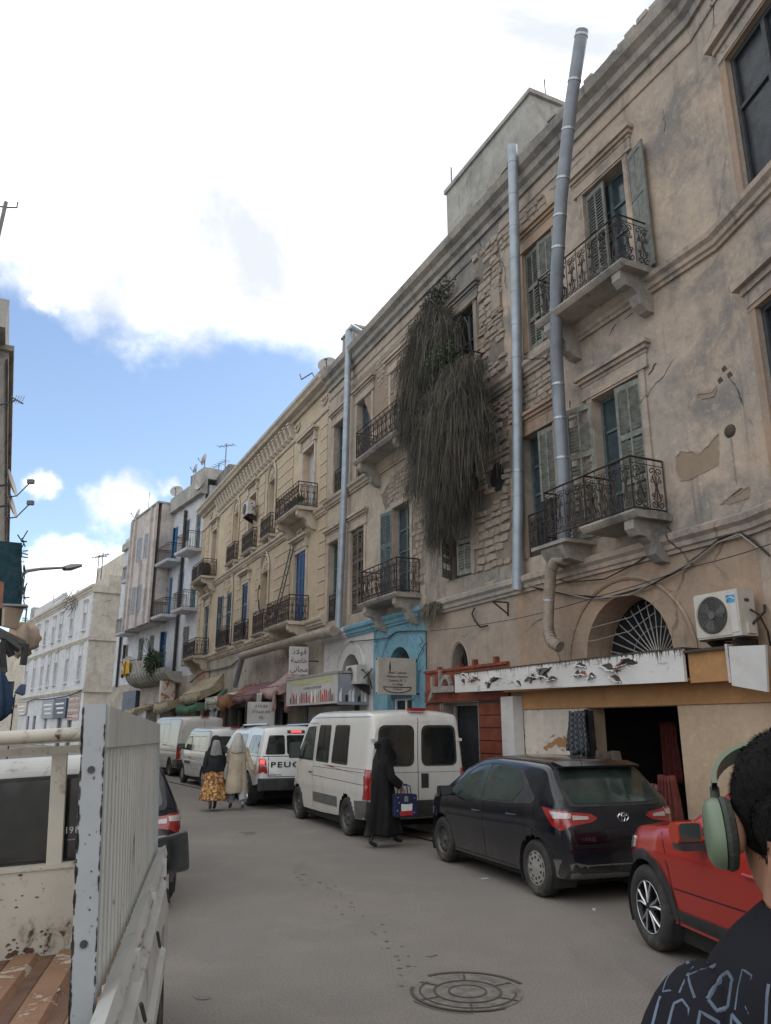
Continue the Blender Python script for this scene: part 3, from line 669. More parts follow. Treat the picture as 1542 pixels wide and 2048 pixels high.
# the stretch of house past the bend, towards the camera
mbB = MB()
def wB(s, o, z):
    p = FB.W(s, o, z); q = p - FA.O; return (q.dot(FA.d), q.dot(FA.n), z)
tmp = MB(); wall_mb(tmp, -7.0, 0.0, 0.0, ROOF + 0.4, [(-2.1, -0.66, 4.95, 7.35), (-2.3, -0.78, 8.95, 11.4)], depth=0.35)
for f in tmp.f: mbB.face([wB(*tmp.v[i]) for i in f])
mbB.build('wall', M['peach'], b)
tmp = MB().box(-7.0, -0.02, -6, -0.5, 0, ROOF + 0.3); mbB = MB(); mbB.v = [wB(*v) for v in tmp.v]; mbB.idx(tmp.f, 0); mbB.build('body', M['sooty'], b)
for (sa, sb_, z0, z1, zl) in ((-2.1, -0.66, 4.95, 7.35, 7.84), (-2.3, -0.78, 8.95, 11.4, 11.85)):
    tmp = MB()
    for e, p, t0, t1 in ((0.14, 0.06, -0.42, -0.22), (0.18, 0.10, -0.22, -0.12), (0.26, 0.18, -0.12, 0.0)): tmp.box(sa - e, sb_ + e, -0.001, p, zl + t0, zl + t1)
    mbB = MB(); mbB.v = [wB(*v) for v in tmp.v]; mbB.idx(tmp.f, 0); mbB.build('lintel_cornice', M['peach'], b)
    tmp = MB(); w = 0.15
    tmp.box(sa - w, sa, 0, 0.04, z0, z1); tmp.box(sb_, sb_ + w, 0, 0.04, z0, z1); tmp.box(sa - w, sb_ + w, 0.0, 0.046, z1, z1 + 0.1)
    mbB = MB(); mbB.v = [wB(*v) for v in tmp.v]; mbB.idx(tmp.f, 0); mbB.build('window_surround', M['peach_low'], b)
    tmp = MB(); t = 0.07
    tmp.box(sa, sa + t, -0.12, -0.05, z0, z1); tmp.box(sb_ - t, sb_, -0.12, -0.05, z0, z1); tmp.box(sa + t, sb_ - t, -0.12, -0.05, z1 - t, z1); tmp.box((sa + sb_) / 2 - .04, (sa + sb_) / 2 + .04, -0.12, -0.04, z0, z1 - t); tmp.box(sa + t, sb_ - t, -0.11, -0.055, z0 + 1.5, z0 + 1.56)
    mbB = MB(); mbB.v = [wB(*v) for v in tmp.v]; mbB.idx(tmp.f, 0); wn = mbB.build('window', M['wood_dark'], b)
    for k in range(2):
        for j in range(2):
            h0, h1 = (z0, z0 + 1.5) if j == 0 else (z0 + 1.56, z1 - t)
            a0, a1 = (sa + t, (sa + sb_) / 2 - .04) if k == 0 else ((sa + sb_) / 2 + .04, sb_ - t)
            tmp = MB().box(a0, a1, -0.10, -0.09, h0, h1); mbB = MB(); mbB.v = [wB(*v) for v in tmp.v]; mbB.idx(tmp.f, 0); mbB.build('pane', M['pane_dark'], wn)
def moldB(name, z, prof, m, s0=-7.0):
    mbB = MB(); a = [wB(s0, p[0], z + p[1]) for p in prof]; c = [(S_BEND + p[0] * 0.15, p[0], z + p[1]) for p in prof]; n = len(prof)
    mbB.v = a + c; mbB.idx([(j, (j + 1) % n, n + (j + 1) % n, n + j) for j in range(n)], 0); return mbB.build(name, m, b)
for zz, prof, nm in ((C1, COURSE, 'string_course'), (C2, COURSE, 'string_course'), (ROOF, EAVE, 'cornice')):
    molding(b, nm, S_BEND, S_PS, zz, prof, M['peach'] if nm != 'cornice' else M['cornice']); moldB(nm, zz, prof, M['peach'] if nm != 'cornice' else M['cornice'])
molding(b, 'cornice_band', S_BEND, S_PS, ROOF - 0.33, [(0, 0), (0.03, 0), (0.04, 0.05), (0, 0.06)], M['peach']); moldB('cornice_band', ROOF - 0.33, [(0, 0), (0.03, 0), (0.04, 0.05), (0, 0.06)], M['peach'])
roof_tiles(b, 3.0, S_PS, ROOF + 0.70, 0.10, 34)
# windows, shutters, lintels, balconies
for (sa, sb_, z0, z1) in ((8.68, 9.84, 4.98, 7.46), (8.58, 9.66, 9.1, 11.58)):
    window(b, sa, sb_, z0, z1, M['wood_teal'], M['pane'], 4); architrave(b, sa, sb_, z0, z1, M['peach']); lintel(b, (sa + sb_) / 2, sb_ - sa + 0.42, z1 + 0.50, M['peach'])
for (sa, sb_, z0, z1) in ((10.96, 11.95, 5.0, 7.46), (10.62, 11.62, 9.22, 11.5)):
    window(b, sa, sb_, z0, z1, M['wood_teal'], M['pane'], 4); architrave(b, sa, sb_, z0, z1, M['peach_low']); lintel(b, (sa + sb_) / 2, sb_ - sa + 0.35, z1 + 0.45, M['peach_low'])
shutter(b, 8.68, -0.03, 5.0, 0.57, 2.42, 4, M['wood_grey']); shutter(b, 9.86, 0.01, 5.0, 0.57, 2.42, 14, M['wood_grey'], 'broken')
shutter(b, 9.66, -0.03, 9.12, 0.53, 2.42, 177, M['wood_grey']); shutter(b, 8.56, 0.01, 9.12, 0.55, 2.42, 168, M['wood_grey'], 'panel')
shutter(b, 10.96, -0.04, 6.0, 0.49, 1.42, 3, M['wood_grey'])
shutter(b, 10.62, -0.04, 9.24, 0.49, 2.22, 4, M['wood_grey']); shutter(b, 11.62, -0.04, 9.24, 0.49, 2.22, 176, M['wood_grey'])
balcony(b, 8.11, 10.36, 9.08, 0.72, M['cornice'], M['iron'], 0.88, 0.36, 1, label='upper balcony with scrolled iron railing')
bl = balcony(b, 8.32, 9.5, 4.98, 0.72, M['cornice'], M['iron'], 0.86, 0.36, 0, label='lower balcony, its slab broken off on the far half')
for s in (8.52, ): bracket(bl, s, 4.87, 0.66, M['cornice'])
MB().prism([(0, 4.55), (0.5, 4.62), (0.62, 4.80), (0.62, 4.86), (0, 4.86)], 10.15, 10.75).build('balcony_stub', M['cornice'], b)
MB().box(10.0, 10.95, 0.0, 0.68, 4.86, 4.92).build('balcony_stub', M['cornice'], b)
rl = MB(); rail_panel(rl, (9.45, 0.66, 0), (10.52, 0.66, 0), 4.98, 0.86, 0.30); rail_panel(rl, (10.52, 0.66, 0), (10.52, 0.02, 0), 4.98, 0.86, 0.32); rl.build('railing', M['iron'], b, kind='stuff')
rl = MB(); rail_panel(rl, (10.98, -0.02, 0), (11.93, -0.02, 0), 5.02, 0.82, 0.32); rl.build('railing', M['iron'], b, kind='stuff')
# fanlight of radiating bars in the big arch
fl = MB(); c = (9.25, 2.86)
for k in range(19):
    a = math.pi * (k + 0.5) / 19; L = 1.15
    e = (c[0] + L * math.cos(a) * 0.98, c[1] + L * math.sin(a) * 0.86)
    fl.tube([(c[0] + 0.12 * math.cos(a), -0.42, c[1] + 0.12 * math.sin(a)), (e[0], -0.42, e[1])], 0.012, 4, False)
fl.tube([(c[0] + 0.13 * math.cos(math.pi * k / 8), -0.41, c[1] + 0.13 * math.sin(math.pi * k / 8)) for k in range(9)], 0.02, 4)
fl.tube([(c[0] + 0.62 * math.cos(math.pi * k / 12), -0.44, c[1] + 0.55 * math.sin(math.pi * k / 12)) for k in range(13)], 0.008, 4)
fl.build('fanlight', M['iron_white'], b)
MB().box(8.4, 10.6, -0.58, -0.55, 2.8, 4.0).build('fanlight_glass', M['pane_dark'], b)
ar = MB(); pr = [(9.5 + 1.42 * math.cos(math.pi * k / 20), 0.012, 2.85 + 1.34 * math.sin(math.pi * k / 20)) for k in range(21)]; ar.tube(pr, 0.035, 5); ar.build('arch_molding', M['peach_low'], b)
# bare render where plaster fell, cracks, drain stub
at = FA.at
def polypx(pts, o=0.0): return [FA.at(x, y, o) for x, y in pts]
def patch_px(pts, name='bare_patch', m='sand_patch', lip=True, bb=None, label=None):
    P = polypx(pts); q = plate(bb or b, name, P, 0.0, 0.004, M[m], 0.012, label)
    if lip:
        mb = MB(); n = len(P); jag = []
        for (a, c), (e, f) in zip(P, P[1:] + P[:1]):
            k = max(2, int(math.hypot(e - a, f - c) / 0.07))
            for j in range(k): jag.append((a + (e - a) * j / k + rnd.uniform(-.012, .012), rnd.uniform(0.002, 0.012), c + (f - c) * j / k + rnd.uniform(-.012, .012)))
        mb.tube(jag + jag[:1], [rnd.uniform(0.004, 0.011) for _ in jag] + [0.008], 4, False); mb.build('plaster_edge', M['peach'], bb or b)
patch_px([(1352, 915), (1362, 903), (1385, 903), (1400, 908), (1418, 890), (1436, 867), (1438, 905), (1437, 930), (1415, 942), (1380, 958), (1362, 962), (1352, 940)])
patch_px([(1395, 790), (1425, 783), (1434, 772), (1430, 792), (1405, 800)]); patch_px([(1442, 1008), (1480, 985), (1500, 975), (1497, 995), (1470, 1006)])
patch_px([(1265, 1012), (1300, 1003), (1340, 1000), (1342, 1010), (1300, 1014)], lip=False)
crack(b, polypx([(1325, 215), (1330, 245), (1326, 275)])); crack(b, polypx([(1330, 735), (1312, 725), (1300, 748), (1292, 752)]), w=0.03); crack(b, polypx([(1218, 672), (1228, 655), (1235, 640)]), w=0.02)
crack(b, polypx([(1250, 640), (1262, 628), (1272, 624)]), w=0.02); crack(b, polypx([(1130, 720), (1150, 705), (1160, 690)]), w=0.02); crack(b, polypx([(1140, 815), (1142, 795)]), w=0.03); crack(b, polypx([(1442, 1008), (1465, 990), (1482, 978), (1520, 985), (1530, 965)]), w=0.03)
s_, z_ = at(1460, 862); q = MB().lathe([(0.0, 0.01), (0.05, 0.012), (0.085, 0.0), (0.10, -0.02)], 12, (s_, 0.02, z_)).build('drain_hole', M['drip'], b)
plate(b, 'rust_streak', [(s_ - 0.02, z_ - 0.05), (s_ + 0.02, z_ - 0.05), (s_ + 0.012, z_ - 0.8), (s_ - 0.006, z_ - 0.8)], 0, 0.003, M['sooty'])
for x, y in ((1449, 737), (1460, 749), (1441, 760)): s2, z2 = at(x, y); plate(b, 'plaster_hole', [(s2 - .05, z2 - .03), (s2 + .03, z2 - .05), (s2 + .05, z2 + .02), (s2 - .01, z2 + .05)], 0, 0.003, M['drip'], 0.0)
# masonry laid bare on the far side of this house
for (a0, a1, c0, c1_) in ((10.72, 12.43, 7.98, 8.58), (10.72, 12.43, 12.02, 12.42)):
    plate(b, 'mortar', [(a0, c0), (a1, c0), (a1, c1_), (a0 + 0.1, c1_)], 0, 0.004, M['mortar'], 0.02); stones(b, a0 + 0.05, a1, c0 + 0.02, c1_, ch=(0.10, 0.18), cw=(0.14, 0.34), th=0.04)

# --- rubble stone section
b = FA.thing('stone_house', 'narrow old house with bare rubble stone showing and a red boarded shopfront', 'house')
SH = [(14.0, 14.98, 5.05, 7.6), (13.6, 14.6, 9.2, 11.42)]
mb = MB(); wall_mb(mb, S_PS, S_SC, C1 + 0.2, ROOF + 0.4, SH, depth=0.30); mb.build('wall', M['sooty'], b)
mb = MB(); wall_mb(mb, S_PS, S_SC, 0.0, C1 + 0.2, [(14.29, 15.0, 2.6, 3.62, 0.6), (13.92, 15.42, 0.13, 2.36)], depth=0.3); mb.build('wall', M['tan_low'], b)
body(b, S_PS, S_SC, ROOF + 0.2, M['sooty'], o=-0.31)
for zz, prof, nm in ((C1, COURSE, 'string_course'), (C2, COURSE, 'string_course'), (ROOF, EAVE, 'cornice')): molding(b, nm, S_PS, S_SC, zz, prof, M['cornice'])
molding(b, 'cornice_band', S_PS, S_SC, ROOF - 0.33, [(0, 0), (0.03, 0), (0.04, 0.05), (0, 0.06)], M['sooty'])
hole = (12.91, 6.92)
blobs = [(12.78, 9.75, 0.26), (13.5, 6.55, 0.24), (12.7, 5.35, 0.22), (13.35, 12.1, 0.35)]
def skip(s, z):
    if C2 - 0.08 < z < C2 + 0.44 or z > 12.62: return True
    if math.hypot((s - hole[0]) / 0.34, (z - hole[1]) / 0.42) < 1: return True
    return any(math.hypot(s - q[0], z - q[1]) < q[2] for q in blobs)
plate(b, 'mortar', [(12.46, 5.0), (13.75, 5.1), (13.62, 6.5), (13.85, 8.55), (12.46, 8.58)], 0, 0.005, M['mortar'], 0.03)
plate(b, 'mortar', [(12.46, 9.05), (13.45, 9.1), (13.5, 10.5), (13.4, 12.2), (13.0, 12.6), (12.46, 12.6)], 0, 0.005, M['mortar'], 0.03)
stones(b, 12.48, 13.80, 5.02, 12.6, lambda s, z: skip(s, z) or (z > 9 and s > 13.42) or rnd.random() < 0.02, ch=(0.10, 0.20), cw=(0.16, 0.42), th=0.065, cap=285)
# small stones laid bare round the far windows
plate(b, 'mortar', [(14.95, 9.1), (15.6, 9.2), (16.1, 10.5), (16.1, 12.5), (15.3, 12.3), (14.9, 11.2)], 0, 0.005, M['mortar'], 0.03)
plate(b, 'wall_hole', [(hole[0] + 0.28 * math.cos(a / 9 * 6.283) * rnd.uniform(.8, 1.1), hole[1] + 0.36 * math.sin(a / 9 * 6.283) * rnd.uniform(.8, 1.1)) for a in range(9)], 0, 0.007, M['dark'])
ns, nz = at(994, 590); mb = MB(); mb.box(ns - 0.16, ns + 0.16, 0.0, 0.05, nz - 0.42, nz - 0.36); mb.box(ns + 0.14, ns + 0.18, 0, 0.06, nz - 0.36, nz + 0.36); mb.build('niche_frame', M['sooty'], b)
MB().box(ns - 0.17, ns + 0.14, 0.0, 0.058, nz - 0.36, nz + 0.36).build('blocked_niche', M['tan_low'], b)
window(b, 14.0, 14.98, 5.05, 7.6, M['wood_brown'], M['pane_dark'], 3); architrave(b, 14.0, 14.98, 5.05, 7.6, M['tan_low'])
shutter(b, 14.0, -0.02, 5.08, 0.50, 2.48, 10, M['wood_grey']); shutter(b, 15.0, -0.02, 5.08, 0.50, 2.48, 125, M['wood_grey'], 'broken')
window(b, 13.6, 14.6, 9.2, 11.42, M['wood_teal'], M['pane_dark'], 3); architrave(b, 13.6, 14.6, 9.2, 11.42, M['tan_low']); lintel(b, 14.1, 1.4, 11.9, M['sooty'])
balcony(b, 13.2, 14.9, 9.08, 0.6, M['cornice'], M['iron'], 0.86, 0.32, 1)
MB().box(14.25, 15.04, -0.27, -0.25, 2.55, 3.7).build('fanlight_glass', M['pane_dark'], b)
fl = MB()
for k in range(7): a = math.pi * (k + 0.5) / 7; fl.tube([(14.65, -0.2, 2.95), (14.65 + 0.36 * math.cos(a), -0.2, 2.95 + 0.62 * math.sin(a))], 0.01, 3)
fl.tube([(14.30, -0.1, 2.95), (14.62, -0.12, 2.6)], 0.02, 4); fl.build('fanlight', M['iron'], b)
ar = MB(); ar.tube([(14.645 + 0.40 * math.cos(math.pi * k / 14), 0.004, 3.0 + 0.66 * math.sin(math.pi * k / 14)) for k in range(15)], 0.025, 4); ar.build('arch_molding', M['tan_low'], b)
# red boarded shopfront
for (a0, a1) in ((12.80, 13.86), (15.47, 16.14)):
    for k in range(9):
        z0 = 0.14 + k * 0.245; MB().box(a0 + rnd.uniform(0, .006), a1, 0.004, 0.04 + rnd.uniform(0, .006), z0, z0 + 0.225).build('plank', M['red_board'], b)
    MB().box(a0 - 0.02, a1 + 0.02, 0.0, 0.022, 0.13, 2.38).build('board_backing', M['drip'], b)
    for e in (a0 - 0.03, a1 + 0.01): MB().box(e, e + 0.022, 0.0, 0.05, 0.13, 2.36).build('metal_strip', M['iron_white'], b)
MB().box(12.75, 16.14, 0.004, 0.07, 2.39, 2.64).build('plank', M['red_board'], b)
MB().box(12.75, 16.14, 0.004, 0.05, 2.66, 3.04).build('plank', M['red_letter'], b); MB().box(12.75, 16.14, 0.0, 0.09, 3.045, 3.10).build('plank', M['red_board'], b)
for s in (13.1, 13.9, 14.5, 15.4): MB().box(s, s + 0.09, 0.0, 0.10, 3.04, 3.22 if s < 14 else 3.16).build('post_stub', M['red_board'], b)
MB().box(13.92, 15.42, -0.30, -0.28, 0.13, 2.36).build('shop_glass', M['pane_dark'], b)
mb = MB(); mb.box(15.22, 15.30, -0.26, -0.2, 0.13, 2.36); mb.box(13.92, 13.97, -0.26, -0.2, 0.13, 2.36); mb.box(13.92, 15.42, -0.27, -0.2, 2.30, 2.36); mb.build('shop_frame', M['iron_white'], b)
MB().box(12.36, 12.76, 0.02, 0.24, 0.14, 2.42).build('white_board', M['sign_white'], b)
# --- steel letters left over the door
L = FA.thing('shop_letters', 'pale steel Arabic letter shapes standing on the red boards over the shop door', 'sign', s=0, o=0)
mb = MB()
def ribbon(mb, pts, w, t, o):
    for (p, q) in zip(pts, pts[1:]):
        d = Vector((q[0] - p[0], q[1] - p[1])); n = Vector((-d.y, d.x)).normalized() * w / 2
        mb.hexa([(p[0] - n.x, o, p[1] - n.y), (q[0] - n.x, o, q[1] - n.y), (q[0] - n.x, o + t, q[1] - n.y), (p[0] - n.x, o + t, p[1] - n.y), (p[0] + n.x, o, p[1] + n.y), (q[0] + n.x, o, q[1] + n.y), (q[0] + n.x, o + t, q[1] + n.y), (p[0] + n.x, o + t, p[1] + n.y)])
def pxl(L_, o=0.2): return [FA.at(840 + x / 5.507, 1280 + y / 5.507, o) for x, y in L_]
ribbon(mb, pxl([(380, 535), (130, 550)]), 0.13, 0.06, 0.16); ribbon(mb, pxl([(132, 405), (135, 560), (115, 640), (100, 650)]), 0.09, 0.06, 0.161)
ribbon(mb, pxl([(215, 330), (217, 530)]), 0.05, 0.06, 0.162); arc = [(285 + 50 * math.cos(a), 530 - 125 * math.sin(a)) for a in [math.pi * k / 10 for k in range(11)]]; ribbon(mb, pxl(arc), 0.09, 0.06, 0.163)
mb.build('letters', M['iron_white'], L)

# --- cream section
b = FA.thing('cream_house', 'old beige plastered house with a sky blue ground floor bay and torn plaster', 'house')
CH = [(16.9, 17.92, 5.02, 7.5), (19.8, 20.78, 5.0, 7.5), (21.78, 22.6, 5.0, 7.5), (17.0, 18.0, 9.1, 11.5), (19.32, 20.4, 9.06, 11.5), (21.45, 22.3, 9.06, 11.45)]
mb = MB(); wall_mb(mb, S_SC, S_CY, C1 + 0.2, ROOF + 0.4, CH, depth=0.28); mb.build('wall', M['cream_up'], b)
mb = MB(); wall_mb(mb, S_SC, 19.15, 0, C1 + 0.2, [(16.92, 18.28, 0.13, 3.80, 0.68)], depth=0.35); mb.build('wall', M['blue_wall'], b)
mb = MB(); wall_mb(mb, 19.15, S_CY, 0, C1 + 0.2, [(20.05, 21.42, 0.13, 3.87, 0.68)], depth=0.45); mb.build('wall', M['white_wall'], b)
body(b, S_SC, S_CY, ROOF + 0.2, M['cream_up'], o=-0.5)
molding(b, 'string_course', S_SC, 20.9, C1, COURSE, M['blue_wall']); molding(b, 'string_course', 20.9, S_CY, C1, COURSE, M['white_wall'])
molding(b, 'string_course', S_SC, S_CY, C2, COURSE, M['cream_up']); molding(b, 'cornice', S_SC, S_CY, ROOF, EAVE, M['cornice']); molding(b, 'cornice_band', S_SC, S_CY, ROOF - 0.33, [(0, 0), (0.03, 0), (0.04, 0.05), (0, 0.06)], M['cream_up'])
for q in CH:
    col = 'wood_brown' if q[0] == 19.8 else 'wood_teal'
    window(b, q[0], q[1], q[2], q[3], M[col], M['pane'], 4 if q[0] < 18 else 3); architrave(b, q[0], q[1], q[2], q[3], M['cream_up'])
    if q[0] not in (16.9,): lintel(b, (q[0] + q[1]) / 2, q[1] - q[0] + 0.35, q[3] + 0.48, M['cream_up'])
shutter(b, 17.94, 0.01, 5.02, 0.52, 2.44, 10, M['wood_teal']); shutter(b, 19.8, -0.04, 5.02, 0.47, 2.44, 3, M['wood_brown'], 'broken'); shutter(b, 20.78, -0.04, 5.02, 0.47, 2.44, 175, M['wood_brown'], 'broken')
balcony(b, 16.39, 18.6, 4.98, 0.68, M['cornice'], M['iron'], 0.86, 0.34, 1); balcony(b, 16.3, 19.0, 9.08, 0.7, M['cornice'], M['iron'], 0.86, 0.34, 1)
for (a0, a1, z0) in ((19.34, 20.38, 9.08), (21.47, 22.28, 9.08), (21.8, 22.58, 5.02)):
    rl = MB(); rail_panel(rl, (a0, -0.03, 0), (a1, -0.03, 0), z0, 0.8, 0.28); rl.build('railing', M['iron'], b, kind='stuff')
plate(b, 'mortar', [(16.6, 9.5), (18.3, 9.2), (19.2, 10.3), (20.2, 11.95), (21.8, 12.1), (21.9, 12.35), (16.6, 12.35)], 0, 0.005, M['sand_patch'], 0.04)
stones(b, 16.7, 19.0, 9.6, 12.3, lambda s, z: (z < 9.3 + (s - 16.6) * 1.0) or rnd.random() < 0.3, ch=(0.10, 0.16), cw=(0.12, 0.26), th=0.03, cap=110)
plate(b, 'mortar', [(16.4, 7.6), (18.4, 7.6), (18.7, 8.1), (17.6, 8.5), (16.4, 8.5)], 0, 0.005, M['mortar'], 0.04); stones(b, 16.5, 18.2, 7.62, 8.45, lambda s, z: rnd.random() < 0.15, ch=(0.09, 0.15), cw=(0.12, 0.24), th=0.03)
plate(b, 'mortar', [(16.2, 5.2), (16.75, 5.2), (16.7, 7.4), (16.2, 7.9)], 0, 0.005, M['mortar'], 0.04); stones(b, 16.22, 16.72, 5.25, 7.5, lambda s, z: rnd.random() < 0.2, ch=(0.12, 0.2), cw=(0.14, 0.3), th=0.03)
for (c0, hw) in ((17.6, 0.68), (20.735, 0.685)):
    ar = MB(); ar.tube([(c0 + (hw + 0.42) * math.cos(math.pi * k / 16), 0.01, 3.15 + (hw + 0.38) * math.sin(math.pi * k / 16)) for k in range(17)], 0.03, 4); ar.build('arch_molding', M['blue_wall'] if c0 < 19 else M['white_wall'], b)
fl = MB()
for k in range(9):
    a = math.pi * (k + 0.5) / 9; fl.tube([(17.6 + 0.1 * math.cos(a), -0.15, 3.1 + 0.1 * math.sin(a)), (17.6 + 0.66 * math.cos(a), -0.15, 3.1 + 0.66 * math.sin(a))], 0.010, 3)
    fl.tube([(17.6 + x, -0.15, 3.1 + z) for x, z in spiral(0.45 * math.cos(a), 0.45 * math.sin(a), 0.10, a, 1.2, 1, 9)], 0.008, 3)
fl.build('fanlight', M['iron'], b); MB().box(16.9, 18.3, -0.34, -0.3, 2.9, 3.85).build('fanlight_glass', M['pane'], b)
window(b, 16.98, 18.24, 0.16, 2.55, M['sign_white'], M['pane_dark'], 1, o=-0.2, name='glazed_door'); mb = MB(); mb.box(16.93, 18.27, -0.22, -0.1, 2.55, 2.9); mb.box(16.93, 16.99, -0.2, -0.1, 0.13, 2.6); mb.build('door_frame', M['wood_navy'], b)
MB().box(20.06, 21.41, -0.48, -0.44, 0.13, 3.85).build('shop_interior', M['room'], b)

# ------------------------------------------------------------------ yellow house with rusticated piers
YC1, YC2, YR = 4.95, 8.72, 12.10
b = FA.thing('yellow_house', 'yellow ornate house with carved frieze, scroll bracket balconies and deep blue shutters', 'house')
UP = [(24.15, 25.35, 9.15, 11.5, 0), (28.75, 29.65, 9.4, 11.6, 0), (31.35, 32.45, 9.3, 11.7, 0), (34.3, 35.2, 9.4, 11.6, 0), (38.5, 39.5, 9.2, 11.7, 0)]
LW = [(24.75, 25.95, 5.35, 7.78, 0), (29.2, 30.15, 5.5, 7.85, 0), (32.0, 33.1, 5.45, 7.82, 0), (34.75, 36.2, 5.45, 7.85, 0), (39.2, 40.3, 5.35, 7.82, 0)]
mb = MB(); wall_mb(mb, S_CY, S_YW, YC1 + 0.15, 13.6, [q[:4] for q in UP + LW], depth=0.34); mb.build('wall', M['yellow'], b)
mb = MB(); wall_mb(mb, S_CY, S_YW, 0, YC1 + 0.2, [(23.9, 25.3, 0.13, 2.6), (26.2, 27.9, 0.13, 2.7), (28.6, 30.6, 0.13, 2.7), (31.6, 33.4, 0.13, 2.6), (34.4, 36.4, 0.13, 2.7), (37.2, 39.2, 0.13, 2.6), (39.9, 41.4, 0.13, 2.6)], depth=0.4); mb.build('wall', M['old_low'], b)
body(b, S_CY, S_YW, 13.5, M['yellow'], o=-0.42)
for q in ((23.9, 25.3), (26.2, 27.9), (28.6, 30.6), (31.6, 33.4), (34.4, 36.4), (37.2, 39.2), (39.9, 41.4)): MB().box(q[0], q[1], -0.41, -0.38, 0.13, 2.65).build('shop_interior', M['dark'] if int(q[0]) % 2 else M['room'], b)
for q in ((23.95, 24.5), (27.4, 27.9), (33.0, 33.4)): MB().box(q[0], q[1], -0.2, -0.12, 0.13, 2.5).build('shop_door', M['sign_grey'], b)
molding(b, 'string_course', S_CY, S_YW, YC1, COURSE, M['yellow_lt']); molding(b, 'string_course', S_CY, S_YW, YC2 - 0.1, COURSE, M['yellow_lt'])
molding(b, 'architrave', S_CY, S_YW, 12.28, [(0, 0), (0.05, 0), (0.07, 0.06), (0.07, 0.12), (0, 0.14)], M['yellow_lt'])
molding(b, 'cornice', S_CY, S_YW + 0.1, 13.1, [(-0.02, 0), (0.10, 0.0), (0.14, 0.10), (0.34, 0.16), (0.38, 0.26), (0.46, 0.34), (0.44, 0.42), (-0.1, 0.46)], M['yellow_lt'])
MB().box(S_CY, S_YW, -0.2, 0.24, 13.55, 13.85).build('parapet', M['cornice'], b)
# carved consoles of the frieze
cmx = MB(); cmx.prism([(0, 0), (0.10, 0.02), (0.14, 0.16), (0.20, 0.34), (0.26, 0.46), (0.26, 0.56), (0, 0.56)], -0.10, 0.10); cmx.lathe([(0.0, 0.17), (0.06, 0.15), (0.075, 0.08), (0.0, 0.06)], 6, (0, 0.04, 0.10)); cmx.box(-0.13, 0.13, 0, 0.30, 0.56, 0.62)
me = mesh_only(cmx, M['yellow_lt'])
for k in range(25): inst(me, 'console', b, (26.6 + k * 0.485, 0.0, 12.46))
gar = MB()
for k in range(7): a = k / 6; gar.lathe([(0, -.05), (.06, 0), (0, .05)], 6, (-0.25 + 0.5 * a, 0.04, 0.12 * math.sin(math.pi * a) * -1), 'y')
for s in (-0.2, 0, 0.2): gar.lathe([(0, -.05), (.07, 0), (0, .06)], 6, (s, 0.05, 0.12), 'y')
gme = mesh_only(gar, M['yellow_lt'])
for s in (23.25, 26.1, 40.2): inst(gme, 'carved_garland', b, (s, 0.0, 12.75))
